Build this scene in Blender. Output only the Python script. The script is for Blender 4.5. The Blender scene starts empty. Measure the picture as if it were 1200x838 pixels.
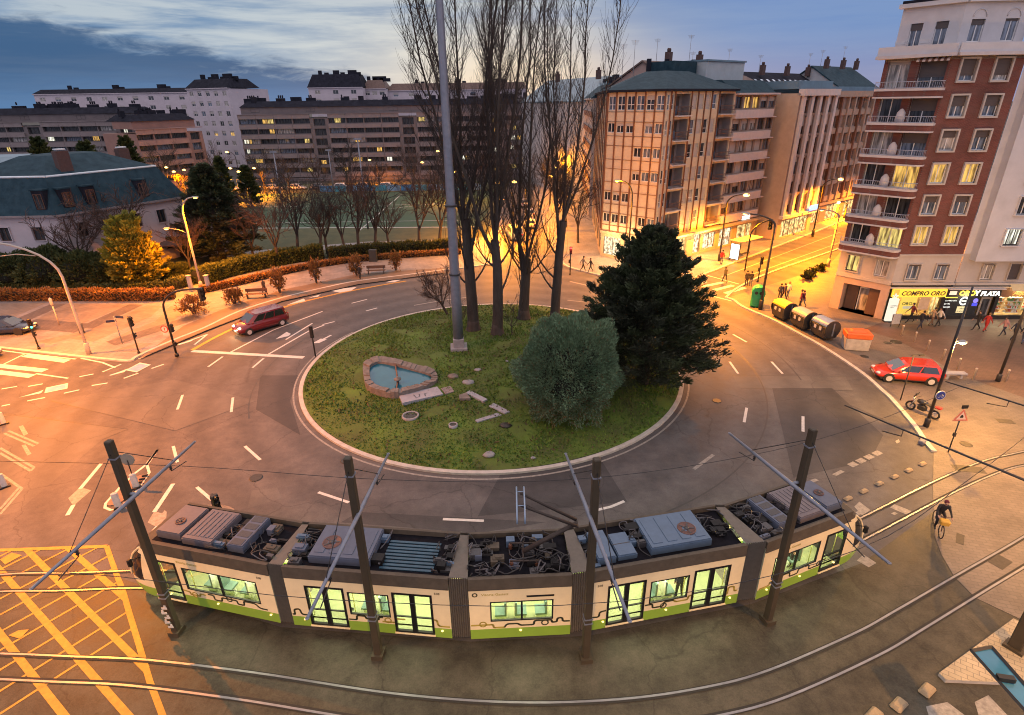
import bpy, math, random
import numpy as np
from mathutils import Vector, Matrix
rnd = random.Random(11)
SC = bpy.context.scene
COL = SC.collection
# ------------------------------------------------------------------ camera geometry (survey of the place)
F = 663.0; CX = 600.0; CY = 419.0; H = 18.5
def nrm(v):
    l = math.sqrt(sum(a*a for a in v)); return tuple(a/l for a in v)
def cross(a, b): return (a[1]*b[2]-a[2]*b[1], a[2]*b[0]-a[0]*b[2], a[0]*b[1]-a[1]*b[0])
def dot(a, b): return sum(x*y for x, y in zip(a, b))
UP = nrm((-(621.-CX), (1885.-CY), F))
_f = (0, 0, -1); _d = dot(_f, UP)
FY = nrm(tuple(_f[i]-_d*UP[i] for i in range(3)))
EX = cross(FY, UP)
def ray(px, py):
    c = (px-CX, -(py-CY), -F)
    return (dot(c, EX), dot(c, FY), dot(c, UP))
def G(px, py, z=0.0):
    r = ray(px, py); t = (z-H)/r[2]
    return (r[0]*t, r[1]*t)
def G3(px, py, z=0.0):
    g = G(px, py, z); return (g[0], g[1], z)
def AtY(px, py, y):
    r = ray(px, py); t = y/r[1]
    return (r[0]*t, y, H+r[2]*t)
def proj(x, y, z):
    w = (x, y, z-H)
    c = tuple(EX[i]*w[0]+FY[i]*w[1]+UP[i]*w[2] for i in range(3))
    return (CX+F*c[0]/-c[2], CY-F*c[1]/-c[2])
def HT(B, py):
    lo, hi = -5, 90
    for _ in range(50):
        m = (lo+hi)/2
        if proj(B[0], B[1], m)[1] > py: lo = m
        else: hi = m
    return lo
def hitline(px, py, A, d):
    # where the sight line crosses the vertical plane through A along d : (t, z)
    r = ray(px, py)
    n = (d[1], -d[0])
    k = (A[0]*n[0]+A[1]*n[1])/(r[0]*n[0]+r[1]*n[1])
    x, y, z = r[0]*k, r[1]*k, H+r[2]*k
    return ((x-A[0])*d[0]+(y-A[1])*d[1], z)
# ------------------------------------------------------------------ materials
MATS = {}
def mat(name, col, rough=0.7, var=0.12, scale=3.0, metal=0.0, emit=None, estr=0.0, bump=0.0, bscale=None, spec=0.5, col2=None, coat=0.0, stretch=None, detail=5, contrast=1.0, coords='Object'):
    if name in MATS: return MATS[name]
    m = bpy.data.materials.new(name); m.use_nodes = True
    nt = m.node_tree; N = nt.nodes; L = nt.links
    b = N['Principled BSDF']
    b.inputs['Roughness'].default_value = rough
    b.inputs['Metallic'].default_value = metal
    b.inputs['Specular IOR Level'].default_value = spec
    if coat: b.inputs['Coat Weight'].default_value = coat
    c = tuple(col)+(1,)
    b.inputs['Base Color'].default_value = c
    if var > 0 or bump > 0 or col2:
        tc = N.new('ShaderNodeTexCoord')
        mp = N.new('ShaderNodeMapping'); L.new(tc.outputs[coords], mp.inputs[0])
        if stretch: mp.inputs['Scale'].default_value = stretch
        n = N.new('ShaderNodeTexNoise'); n.inputs['Scale'].default_value = scale; n.inputs['Detail'].default_value = detail
        n.inputs['Roughness'].default_value = 0.65
        L.new(mp.outputs[0], n.inputs['Vector'])
        rp = N.new('ShaderNodeValToRGB')
        rp.color_ramp.elements[0].position = 0.5-0.22/contrast; rp.color_ramp.elements[1].position = 0.5+0.22/contrast
        lo = tuple(max(0, x*(1-var)) for x in col); hi = tuple(min(1, x*(1+var)) for x in col)
        if col2: lo, hi = tuple(col), tuple(col2)
        rp.color_ramp.elements[0].color = lo+(1,); rp.color_ramp.elements[1].color = hi+(1,)
        L.new(n.outputs['Fac'], rp.inputs[0]); L.new(rp.outputs[0], b.inputs['Base Color'])
        if bump > 0:
            bn = N.new('ShaderNodeTexNoise'); bn.inputs['Scale'].default_value = bscale or scale*4; bn.inputs['Detail'].default_value = 6
            L.new(mp.outputs[0], bn.inputs['Vector'])
            bp = N.new('ShaderNodeBump'); bp.inputs['Strength'].default_value = bump; bp.inputs['Distance'].default_value = 0.05
            L.new(bn.outputs['Fac'], bp.inputs['Height']); L.new(bp.outputs[0], b.inputs['Normal'])
    if emit:
        b.inputs['Emission Color'].default_value = tuple(emit)+(1,)
        b.inputs['Emission Strength'].default_value = estr
    MATS[name] = m
    return m
def glow(name, col, s): return mat(name, (0.02, 0.02, 0.02), 0.5, 0, emit=col, estr=s)
# ------------------------------------------------------------------ mesh builder
class MB:
    def __init__(s): s.v = []; s.f = []; s.m = []; s.sm = []
    def add(s, vs, fs, m=0, sm=False):
        o = len(s.v); s.v.extend(tuple(v) for v in vs)
        for f in fs:
            s.f.append(tuple(i+o for i in f)); s.m.append(m); s.sm.append(sm)
        return s
    def box(s, c, d, m=0, rz=0.0, ry=0.0, rx=0.0, bev=0.0, top=1.0):
        x, y, z = d[0]/2, d[1]/2, d[2]/2
        if bev:
            b = min(bev, x*.9, y*.9, z*.9)
            ring = lambda X, Y, Z: [(-X+b, -Y, Z), (X-b, -Y, Z), (X, -Y+b, Z), (X, Y-b, Z), (X-b, Y, Z), (-X+b, Y, Z), (-X, Y-b, Z), (-X, -Y+b, Z)]
            P = []
            for X, Y, Z in ((x-b, y-b, -z), (x, y, -z+b), (x*top, y*top, z-b), (x*top-b, y*top-b, z)):
                P += ring(X, Y, Z)
            fs = [tuple(reversed(range(8))), tuple(range(24, 32))]
            for k in range(3):
                for i in range(8):
                    j = (i+1) % 8; fs.append((k*8+i, k*8+j, k*8+8+j, k*8+8+i))
        else:
            P = [(-x, -y, -z), (x, -y, -z), (x, y, -z), (-x, y, -z), (-x*top, -y*top, z), (x*top, -y*top, z), (x*top, y*top, z), (-x*top, y*top, z)]
            fs = [(3, 2, 1, 0), (4, 5, 6, 7), (0, 1, 5, 4), (1, 2, 6, 5), (2, 3, 7, 6), (3, 0, 4, 7)]
        if rx or ry or rz:
            M = Matrix.Rotation(rz, 3, 'Z') @ Matrix.Rotation(ry, 3, 'Y') @ Matrix.Rotation(rx, 3, 'X')
            P = [M @ Vector(p) for p in P]
        return s.add([(p[0]+c[0], p[1]+c[1], p[2]+c[2]) for p in P], fs, m)
    def prism(s, poly, z0, z1, m=0, mt=None, cap=True):
        a = sum(poly[i][0]*poly[(i+1) % len(poly)][1]-poly[(i+1) % len(poly)][0]*poly[i][1] for i in range(len(poly)))
        if a < 0: poly = list(reversed(poly))
        n = len(poly); o = len(s.v)
        s.v.extend((p[0], p[1], z0) for p in poly); s.v.extend((p[0], p[1], z1) for p in poly)
        for i in range(n):
            j = (i+1) % n; s.f.append((o+i, o+j, o+n+j, o+n+i)); s.m.append(m); s.sm.append(False)
        if cap:
            s.f.append(tuple(o+n+i for i in range(n))); s.m.append(m if mt is None else mt); s.sm.append(False)
        return s
    def sheet(s, poly, z, m=0):
        a = sum(poly[i][0]*poly[(i+1) % len(poly)][1]-poly[(i+1) % len(poly)][0]*poly[i][1] for i in range(len(poly)))
        if a < 0: poly = list(reversed(poly))
        return s.add([(p[0], p[1], z) for p in poly], [tuple(range(len(poly)))], m)
    def strip(s, pts, w, z, m=0, h=0.0):
        # a flat ribbon along a ground polyline; h>0 gives it height below z
        n = len(pts); Lf = []; Rt = []
        for i in range(n):
            a = pts[max(i-1, 0)]; b = pts[min(i+1, n-1)]
            dx, dy = b[0]-a[0], b[1]-a[1]; l = math.hypot(dx, dy) or 1
            nx, ny = -dy/l*w/2, dx/l*w/2
            Lf.append((pts[i][0]+nx, pts[i][1]+ny)); Rt.append((pts[i][0]-nx, pts[i][1]-ny))
        o = len(s.v)
        for k in range(n):
            s.v.append((Rt[k][0], Rt[k][1], z)); s.v.append((Lf[k][0], Lf[k][1], z))
        for k in range(n-1):
            s.f.append((o+2*k, o+2*k+2, o+2*k+3, o+2*k+1)); s.m.append(m); s.sm.append(False)
        if h > 0:
            o2 = len(s.v)
            for k in range(n):
                s.v.append((Rt[k][0], Rt[k][1], z-h)); s.v.append((Lf[k][0], Lf[k][1], z-h))
            for k in range(n-1):
                s.f.append((o2+2*k, o2+2*k+2, o+2*k+2, o+2*k)); s.f.append((o2+2*k+3, o2+2*k+1, o+2*k+1, o+2*k+3))
                s.m += [m, m]; s.sm += [False, False]
            for k in (0, n-1):
                f = (o2+2*k, o+2*k, o+2*k+1, o2+2*k+1)
                s.f.append(f if k else tuple(reversed(f))); s.m.append(m); s.sm.append(False)
        return s
    def tube(s, pts, rad, n=8, m=0, cap=True, sm=True):
        pts = [Vector(p) for p in pts]; k = len(pts)
        if not hasattr(rad, '__len__'): rad = [rad]*k
        o = len(s.v); ref = None
        for i in range(k):
            t = (pts[min(i+1, k-1)]-pts[max(i-1, 0)])
            if t.length < 1e-9: t = Vector((0, 0, 1))
            t.normalize()
            if ref is None:
                ref = Vector((1, 0, 0)) if abs(t.x) < .8 else Vector((0, 1, 0))
            a = (ref-t*ref.dot(t))
            if a.length < 1e-6: a = t.orthogonal()
            a.normalize(); b = t.cross(a); ref = a
            for j in range(n):
                q = 2*math.pi*j/n
                p = pts[i]+(a*math.cos(q)+b*math.sin(q))*rad[i]
                s.v.append((p.x, p.y, p.z))
        for i in range(k-1):
            for j in range(n):
                j2 = (j+1) % n
                s.f.append((o+i*n+j, o+i*n+j2, o+i*n+n+j2, o+i*n+n+j)); s.m.append(m); s.sm.append(sm)
        if cap:
            s.f.append(tuple(reversed(range(o, o+n)))); s.f.append(tuple(range(o+(k-1)*n, o+k*n))); s.m += [m, m]; s.sm += [False, False]
        return s
    def lathe(s, prof, c=(0, 0, 0), n=12, m=0, axis='Z', sm=True):
        # prof: (radius, height) pairs bottom to top
        o = len(s.v)
        for r, h in prof:
            for j in range(n):
                q = 2*math.pi*j/n; x, y = r*math.cos(q), r*math.sin(q)
                if axis == 'Z': p = (x, y, h)
                elif axis == 'X': p = (h, x, y)
                else: p = (y, h, x)
                s.v.append((p[0]+c[0], p[1]+c[1], p[2]+c[2]))
        k = len(prof)
        for i in range(k-1):
            for j in range(n):
                j2 = (j+1) % n
                s.f.append((o+i*n+j, o+i*n+j2, o+i*n+n+j2, o+i*n+n+j)); s.m.append(m); s.sm.append(sm)
        s.f.append(tuple(reversed(range(o, o+n)))); s.f.append(tuple(range(o+(k-1)*n, o+k*n))); s.m += [m, m]; s.sm += [False, False]
        return s
    def ball(s, c, r, n=10, m=0):
        if not hasattr(r, '__len__'): r = (r, r, r)
        k = n//2; pr = [(max(1e-4, math.sin(math.pi*i/k)), -math.cos(math.pi*i/k)) for i in range(k+1)]
        o = len(s.v); s.lathe(pr, (0, 0, 0), n, m)
        for i in range(o, len(s.v)):
            v = s.v[i]; s.v[i] = (v[0]*r[0]+c[0], v[1]*r[1]+c[1], v[2]*r[2]+c[2])
        return s
    def build(s, name, mats, parent=None, loc=None):
        me = bpy.data.meshes.new(name)
        off = (0, 0, 0)
        if loc is not None: off = loc
        elif parent is not None and not (parent.get('local') or (parent.parent and parent.parent.get('local'))): off = tuple(WL(parent))
        v = [(p[0]-off[0], p[1]-off[1], p[2]-off[2]) for p in s.v] if off != (0, 0, 0) else s.v
        me.from_pydata(v, [], s.f)
        if not isinstance(mats, (list, tuple)): mats = [mats]
        for q in mats: me.materials.append(q)
        me.polygons.foreach_set('material_index', s.m)
        me.polygons.foreach_set('use_smooth', s.sm)
        me.update()
        o = bpy.data.objects.new(name, me); COL.objects.link(o)
        if parent is not None: o.parent = parent
        if loc is not None: o.location = loc
        return o
def WL(o):
    l = Vector(o.location)
    while o.parent: o = o.parent; l += Vector(o.location)
    return l
def np_mesh(name, V, Fq, mats, mi=None, parent=None, loc=(0, 0, 0), smooth=False):
    V = np.asarray(V, dtype=np.float32)-np.asarray(loc, dtype=np.float32)
    Fq = np.asarray(Fq, dtype=np.int32); k = Fq.shape[1]
    me = bpy.data.meshes.new(name)
    me.vertices.add(len(V)); me.vertices.foreach_set('co', V.ravel())
    me.loops.add(Fq.size); me.loops.foreach_set('vertex_index', Fq.ravel())
    me.polygons.add(len(Fq)); me.polygons.foreach_set('loop_start', np.arange(0, Fq.size, k, dtype=np.int32))
    me.polygons.foreach_set('loop_total', np.full(len(Fq), k, dtype=np.int32))
    if not isinstance(mats, (list, tuple)): mats = [mats]
    for q in mats: me.materials.append(q)
    if mi is not None: me.polygons.foreach_set('material_index', np.asarray(mi, dtype=np.int32))
    me.polygons.foreach_set('use_smooth', np.full(len(Fq), smooth))
    me.update(calc_edges=True); me.validate()
    o = bpy.data.objects.new(name, me); COL.objects.link(o)
    if parent is not None: o.parent = parent
    return o
def tag(o, label=None, cat=None, group=None, kind=None):
    if label: o['label'] = label
    if cat: o['category'] = cat
    if group: o['group'] = group
    if kind: o['kind'] = kind
    return o
def thing(name, label, cat, loc=(0, 0, 0), rz=0.0, group=None):
    o = bpy.data.objects.new(name, None); COL.objects.link(o)
    o.empty_display_size = 0.3
    o.location = loc; o.rotation_euler = (0, 0, rz)
    return tag(o, label, cat, group)
def local(o): o['local'] = 1; return o
def kids(o): return [c for c in bpy.data.objects if c.parent == o]
def copy_thing(root, loc, rz=None, label=None, group=None, scale=None):
    r = root.copy(); COL.objects.link(r); r.location = loc
    if rz is not None: r.rotation_euler = (0, 0, rz)
    if label: r['label'] = label
    if group: r['group'] = group
    if scale: r.scale = (scale,)*3
    def rec(src, dst):
        for ch in kids(src):
            c = ch.copy(); COL.objects.link(c); c.parent = dst
            rec(ch, c)
    rec(root, r)
    return r
def text(body, size, m, parent, loc, rot, name='lettering', ext=0.012, align='LEFT', bold=0.0, shear=0.0):
    cu = bpy.data.curves.new(name, 'FONT'); cu.body = body; cu.size = size; cu.extrude = ext; cu.align_x = align
    cu.offset = bold; cu.shear = shear; cu.resolution_u = 2
    t = bpy.data.objects.new(name, cu); COL.objects.link(t)
    dg = bpy.context.evaluated_depsgraph_get(); dg.update()
    me = bpy.data.meshes.new_from_object(t.evaluated_get(dg))
    bpy.data.objects.remove(t)
    me.materials.clear(); me.materials.append(m)
    o = bpy.data.objects.new(name, me); COL.objects.link(o)
    if parent: o.parent = parent
    o.location = loc; o.rotation_euler = rot
    return o
def catmull(pts, n=8):
    out = []
    P = [pts[0]]+list(pts)+[pts[-1]]
    for i in range(1, len(P)-2):
        p0, p1, p2, p3 = P[i-1], P[i], P[i+1], P[i+2]
        for k in range(n):
            t = k/n
            out.append(tuple(0.5*((2*p1[a])+(-p0[a]+p2[a])*t+(2*p0[a]-5*p1[a]+4*p2[a]-p3[a])*t*t+(-p0[a]+3*p1[a]-3*p2[a]+p3[a])*t**3) for a in range(len(p1))))
    out.append(tuple(pts[-1])); return out
def lamp_light(parent, loc, power, col, rad=0.12, spot=None):
    ld = bpy.data.lights.new('lamp_light', 'SPOT' if spot else 'POINT')
    ld.energy = power; ld.color = col; ld.shadow_soft_size = rad
    if spot: ld.spot_size = math.radians(spot); ld.spot_blend = 0.6
    o = bpy.data.objects.new('lamp_light', ld); COL.objects.link(o); o.parent = parent; o.location = loc
    return o
SOD = (1.0, 0.25, 0.0); WARM = (1.0, 0.46, 0.10); GOLD = (1.0, 0.29, 0.0)
# ------------------------------------------------------------------ facades
class Fac:
    # A -> B runs left to right seen from outside
    def __init__(s, A, B, root, z0=0.0):
        s.A = A; s.B = B; s.root = root; s.z0 = z0
        dx, dy = B[0]-A[0], B[1]-A[1]; s.L = math.hypot(dx, dy); s.u = (dx/s.L, dy/s.L); s.n = (s.u[1], -s.u[0])
        s.rz = math.atan2(s.u[1], s.u[0])
    def W(s, u, z, d=0.0):
        return (s.A[0]+s.u[0]*u+s.n[0]*d, s.A[1]+s.u[1]*u+s.n[1]*d, z+s.z0)
    def wall(s, mb, z0, z1, ops=(), depth=0.2, m=0, u0=0.0, u1=None, mr=None, d=0.0):
        u1 = s.L if u1 is None else u1; mr = m if mr is None else mr
        us = sorted(set([u0, u1]+[x for o in ops for x in (o[0], o[0]+o[2])])); zs = sorted(set([z0, z1]+[x for o in ops for x in (o[1], o[1]+o[3])]))
        us = [x for x in us if u0-1e-6 <= x <= u1+1e-6]; zs = [x for x in zs if z0-1e-6 <= x <= z1+1e-6]
        for i in range(len(us)-1):
            k = 0
            while k < len(zs)-1:
                cu = (us[i]+us[i+1])/2
                free = lambda q: not any(o[0] < cu < o[0]+o[2] and o[1] < (zs[q]+zs[q+1])/2 < o[1]+o[3] for o in ops)
                if not free(k): k += 1; continue
                e = k
                while e+1 < len(zs)-1 and free(e+1): e += 1
                mb.add([s.W(us[i], zs[k], d), s.W(us[i+1], zs[k], d), s.W(us[i+1], zs[e+1], d), s.W(us[i], zs[e+1], d)], [(0, 1, 2, 3)], m)
                k = e+1
        for o in ops:
            a, b, c, e = o[0], o[0]+o[2], o[1], o[1]+o[3]
            q = [(a, c), (b, c), (b, e), (a, e)]
            for i in range(4):
                p, r = q[i], q[(i+1) % 4]
                mb.add([s.W(p[0], p[1], d), s.W(p[0], p[1], d-depth), s.W(r[0], r[1], d-depth), s.W(r[0], r[1], d)], [(0, 1, 2, 3)], mr)
    def box(s, mb, u0, u1, z0, z1, d0, d1, m=0):
        P = [s.W(u0, z0, d1), s.W(u1, z0, d1), s.W(u1, z0, d0), s.W(u0, z0, d0), s.W(u0, z1, d1), s.W(u1, z1, d1), s.W(u1, z1, d0), s.W(u0, z1, d0)]
        mb.add(P, [(3, 2, 1, 0), (4, 5, 6, 7), (0, 1, 5, 4), (1, 2, 6, 5), (2, 3, 7, 6), (3, 0, 4, 7)], m)
    def put(s, me_f, me_p, u, z, d, name='window', pname='pane'):
        o = bpy.data.objects.new(name, me_f); COL.objects.link(o); o.parent = s.root
        w = s.W(u, z, d); r = s.root.location
        o.location = (w[0]-r[0], w[1]-r[1], w[2]-r[2]); o.rotation_euler = (0, 0, s.rz)
        if me_p:
            p = bpy.data.objects.new(pname, me_p); COL.objects.link(p); p.parent = o
        return o
WC = {}
def win_meshes(w, h, style, pane):
    # style: (frame material, mullions, transom height share or 0, blind share, blind material, surround width, surround material, sill)
    k = (round(w, 2), round(h, 2), style, pane)
    if k in WC: return WC[k]
    fm, mul, tr, bl, bm, sw, smat, sill = style
    mb = MB(); t = 0.06
    mb.box((w/2, .03, t/2), (w, .06, t)); mb.box((w/2, .03, h-t/2), (w, .06, t))
    mb.box((t/2, .03, h/2), (t, .06, h-2*t)); mb.box((w-t/2, .03, h/2), (t, .06, h-2*t))
    for i in range(mul):
        x = w*(i+1)/(mul+1); mb.box((x, .03, h/2), (t*1.1, .05, h-2*t))
    if tr: mb.box((w/2, .032, h*tr), (w-2*t, .05, t))
    if bl: mb.box((w/2, .0, h-bl*h/2-.005), (w-.04, .04, bl*h), 1)
    if sw:
        for c, d in (((w/2, -.12, -sw/2), (w+2*sw, .3, sw)), ((w/2, -.12, h+sw/2), (w+2*sw, .3, sw)), ((-sw/2, -.12, h/2), (sw, .3, h)), ((w+sw/2, -.12, h/2), (sw, .3, h))): mb.box(c, d, 2)
    if sill: mb.box((w/2, -.2, -.04), (w+.2, .3, .08), 2)
    me = bpy.data.meshes.new('window')
    me.from_pydata(mb.v, [], mb.f)
    for q in (M(fm), M(bm or fm), M(smat or fm)): me.materials.append(q)
    me.polygons.foreach_set('material_index', mb.m)
    pb = bpy.data.meshes.new('pane')
    pb.from_pydata([(t*.5, .045, t*.5), (w-t*.5, .045, t*.5), (w-t*.5, .045, h-t*.5), (t*.5, .045, h-t*.5)], [], [(0, 1, 2, 3)])
    pb.materials.append(M(pane))
    WC[k] = (me, pb); return WC[k]
def M(n): return MATS[n] if isinstance(n, str) else n
def pane_mat(name, base, rough, lit=None, s=0.0, scale=4.0, stripe=True):
    m = bpy.data.materials.new(name); m.use_nodes = True; nt = m.node_tree; N = nt.nodes; L = nt.links; b = N['Principled BSDF']
    b.inputs['Roughness'].default_value = rough; b.inputs['Specular IOR Level'].default_value = 0.6
    oi = N.new('ShaderNodeObjectInfo'); tc = N.new('ShaderNodeTexCoord')
    ad = N.new('ShaderNodeVectorMath'); ad.operation = 'ADD'; L.new(tc.outputs['Object'], ad.inputs[0])
    mu = N.new('ShaderNodeMath'); mu.operation = 'MULTIPLY'; mu.inputs[1].default_value = 37.0; L.new(oi.outputs['Random'], mu.inputs[0])
    cb = N.new('ShaderNodeCombineXYZ'); L.new(mu.outputs[0], cb.inputs[0]); L.new(mu.outputs[0], cb.inputs[2]); L.new(cb.outputs[0], ad.inputs[1])
    mp = N.new('ShaderNodeMapping'); mp.inputs['Scale'].default_value = (2.2, 1, .35) if stripe else (1, 1, 1); L.new(ad.outputs[0], mp.inputs[0])
    n = N.new('ShaderNodeTexNoise'); n.inputs['Scale'].default_value = scale*.5; n.inputs['Detail'].default_value = 3; L.new(mp.outputs[0], n.inputs['Vector'])
    rp = N.new('ShaderNodeValToRGB'); rp.color_ramp.elements[0].position = .38; rp.color_ramp.elements[1].position = .62
    c = lit or base
    rp.color_ramp.elements[0].color = tuple(x*(.14 if lit else .3) for x in c)+(1,); rp.color_ramp.elements[1].color = tuple(min(1, x*1.1) for x in c)+(1,)
    L.new(n.outputs['Fac'], rp.inputs[0])
    if lit:
        b.inputs['Base Color'].default_value = (.05, .04, .03, 1)
        L.new(rp.outputs[0], b.inputs['Emission Color']); b.inputs['Emission Strength'].default_value = s
    else: L.new(rp.outputs[0], b.inputs['Base Color'])
    MATS[name] = m; return m
pane_mat('glass dark', (.05, .055, .065), .12)
pane_mat('glass blue', (.16, .20, .27), .10)
pane_mat('glass curtain', (.42, .40, .38), .25)
pane_mat('glass warm', (.05, .04, .03), .3, (1.0, .52, .11), 1.0)
pane_mat('glass yellow', (.05, .04, .03), .3, (1.0, .68, .20), 1.0)
pane_mat('glass white lit', (.05, .05, .05), .3, (.95, .95, .75), 1.3)
pane_mat('shop glow', (.05, .05, .05), .3, (1.0, .66, .26), 1.4, 5, False)
pane_mat('shop glow white', (.05, .05, .05), .3, (1.0, .84, .55), 1.35, 6, False)
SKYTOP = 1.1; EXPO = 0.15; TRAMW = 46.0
PW_L1 = 11000; PW_L2 = 20000; PW_F = 2500; PW_R1 = 23000; PW_P = 4200; PW_L0 = 26000; PW_N = 5000
# ------------------------------------------------------------------ ground, road, pavements, markings, island
def road_mat(name, lo, hi, rough=0.62):
    m = bpy.data.materials.new(name); m.use_nodes = True; nt = m.node_tree; N = nt.nodes; L = nt.links; b = N['Principled BSDF']
    tc = N.new('ShaderNodeTexCoord')
    def noise(sc, det=4, stretch=None, rough=.6):
        n = N.new('ShaderNodeTexNoise'); n.inputs['Scale'].default_value = sc; n.inputs['Detail'].default_value = det; n.inputs['Roughness'].default_value = rough
        if stretch:
            mp = N.new('ShaderNodeMapping'); mp.inputs['Scale'].default_value = stretch; L.new(tc.outputs['Object'], mp.inputs[0]); L.new(mp.outputs[0], n.inputs['Vector'])
        else: L.new(tc.outputs['Object'], n.inputs['Vector'])
        return n
    a = noise(.09, 5); c = noise(1.3, 8, None, .75); d = noise(15, 4, None, .8)
    s = N.new('ShaderNodeMath'); s.operation = 'MULTIPLY_ADD'; L.new(a.outputs['Fac'], s.inputs[0]); s.inputs[1].default_value = .55
    L.new(c.outputs['Fac'], s.inputs[2])
    s2 = N.new('ShaderNodeMath'); s2.operation = 'MULTIPLY_ADD'; L.new(d.outputs['Fac'], s2.inputs[0]); s2.inputs[1].default_value = .5; L.new(s.outputs[0], s2.inputs[2])
    rp = N.new('ShaderNodeValToRGB'); rp.color_ramp.elements[0].position = .68; rp.color_ramp.elements[1].position = 1.22
    mr = N.new('ShaderNodeMapRange'); mr.inputs['From Min'].default_value = .72; mr.inputs['From Max'].default_value = 1.34; L.new(s2.outputs[0], mr.inputs[0])
    rp.color_ramp.elements[0].position = 0; rp.color_ramp.elements[1].position = 1
    rp.color_ramp.elements[0].color = tuple(lo)+(1,); rp.color_ramp.elements[1].color = tuple(hi)+(1,)
    L.new(mr.outputs[0], rp.inputs[0])
    # cracks
    vo = N.new('ShaderNodeTexVoronoi'); vo.feature = 'DISTANCE_TO_EDGE'; vo.inputs['Scale'].default_value = .16
    wn = noise(.8, 3); va = N.new('ShaderNodeVectorMath'); va.operation = 'MULTIPLY_ADD'; va.inputs[1].default_value = (1.2, 1.2, 0)
    L.new(wn.outputs['Color'], va.inputs[0]); L.new(tc.outputs['Object'], va.inputs[2]); L.new(va.outputs[0], vo.inputs['Vector'])
    cr = N.new('ShaderNodeMapRange'); cr.inputs['From Min'].default_value = .0; cr.inputs['From Max'].default_value = .006; cr.inputs['To Min'].default_value = .72
    L.new(vo.outputs['Distance'], cr.inputs[0])
    mx = N.new('ShaderNodeMix'); mx.data_type = 'RGBA'; mx.blend_type = 'MULTIPLY'; mx.inputs[0].default_value = 1
    vd = N.new('ShaderNodeVectorMath'); vd.operation = 'DISTANCE'; vd.inputs[1].default_value = (-1.5, 39.6, 0); L.new(va.outputs[0], vd.inputs[0])
    sn = N.new('ShaderNodeMath'); sn.operation = 'SINE'; sc_ = N.new('ShaderNodeMath'); sc_.operation = 'MULTIPLY'; sc_.inputs[1].default_value = 2.5; L.new(vd.outputs['Value'], sc_.inputs[0]); L.new(sc_.outputs[0], sn.inputs[0])
    wr = N.new('ShaderNodeMapRange'); wr.inputs['From Min'].default_value = -1; wr.inputs['To Min'].default_value = .84; wr.inputs['To Max'].default_value = 1.06; L.new(sn.outputs[0], wr.inputs[0])
    mw = N.new('ShaderNodeMath'); mw.operation = 'MULTIPLY'; L.new(cr.outputs[0], mw.inputs[0]); L.new(wr.outputs[0], mw.inputs[1])
    L.new(rp.outputs[0], mx.inputs[6]); L.new(mw.outputs[0], mx.inputs[7]); L.new(mx.outputs[2], b.inputs['Base Color'])
    rr = N.new('ShaderNodeMapRange'); rr.inputs['To Min'].default_value = rough-.18; rr.inputs['To Max'].default_value = rough+.14
    L.new(c.outputs['Fac'], rr.inputs[0]); L.new(rr.outputs[0], b.inputs['Roughness'])
    bp = N.new('ShaderNodeBump'); bp.inputs['Strength'].default_value = .25; bp.inputs['Distance'].default_value = .02; L.new(d.outputs['Fac'], bp.inputs['Height']); L.new(bp.outputs[0], b.inputs['Normal'])
    b.inputs['Specular IOR Level'].default_value = .16
    MATS[name] = m; return m
A_ROAD = road_mat('asphalt', (.060, .058, .062), (.146, .138, .136))
A_NEW = road_mat('asphalt patch', (.045, .044, .047), (.088, .085, .087))
A_PALE = road_mat('asphalt pale', (.085, .082, .082), (.150, .143, .138))
A_TRAM = road_mat('tramway concrete', (.026, .024, .018), (.112, .102, .078), .5)
def paving(name, c1, c2, grout, bw, bh, rot=0.0, rough=.6):
    m = bpy.data.materials.new(name); m.use_nodes = True; nt = m.node_tree; N = nt.nodes; L = nt.links; b = N['Principled BSDF']
    tc = N.new('ShaderNodeTexCoord'); mp = N.new('ShaderNodeMapping'); mp.inputs['Rotation'].default_value = (0, 0, rot); L.new(tc.outputs['Object'], mp.inputs[0])
    br = N.new('ShaderNodeTexBrick'); br.inputs['Scale'].default_value = 1; br.inputs['Brick Width'].default_value = bw; br.inputs['Row Height'].default_value = bh; br.inputs['Mortar Size'].default_value = .012
    br.inputs['Color1'].default_value = tuple(c1)+(1,); br.inputs['Color2'].default_value = tuple(c2)+(1,); br.inputs['Mortar'].default_value = tuple(grout)+(1,)
    L.new(mp.outputs[0], br.inputs['Vector'])
    n = N.new('ShaderNodeTexNoise'); n.inputs['Scale'].default_value = .35; n.inputs['Detail'].default_value = 8; n.inputs['Roughness'].default_value = .7; L.new(tc.outputs['Object'], n.inputs['Vector'])
    mr = N.new('ShaderNodeMapRange'); mr.inputs['From Min'].default_value = .3; mr.inputs['From Max'].default_value = .7; mr.inputs['To Min'].default_value = .62; mr.inputs['To Max'].default_value = 1.2; L.new(n.outputs['Fac'], mr.inputs[0])
    mx = N.new('ShaderNodeMix'); mx.data_type = 'RGBA'; mx.blend_type = 'MULTIPLY'; mx.inputs[0].default_value = 1
    L.new(br.outputs['Color'], mx.inputs[6]); L.new(mr.outputs[0], mx.inputs[7]); L.new(mx.outputs[2], b.inputs['Base Color'])
    b.inputs['Roughness'].default_value = rough
    MATS[name] = m; return m
P_RIGHT = paving('right paving', (.135, .112, .098), (.165, .138, .118), (.10, .085, .075), .4, .2, .3)
P_LEFT = paving('left paving', (.18, .15, .12), (.215, .18, .145), (.13, .12, .11), .8, .4, .5)
P_DARK = paving('dark paving', (.10, .085, .075), (.13, .11, .10), (.07, .06, .055), .3, .2, .5)
P_FAR = paving('promenade paving', (.20, .19, .19), (.25, .235, .23), (.13, .12, .12), .5, .5, .2)
P_RED = road_mat('earth verge', (.13, .10, .075), (.22, .17, .13))
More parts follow.
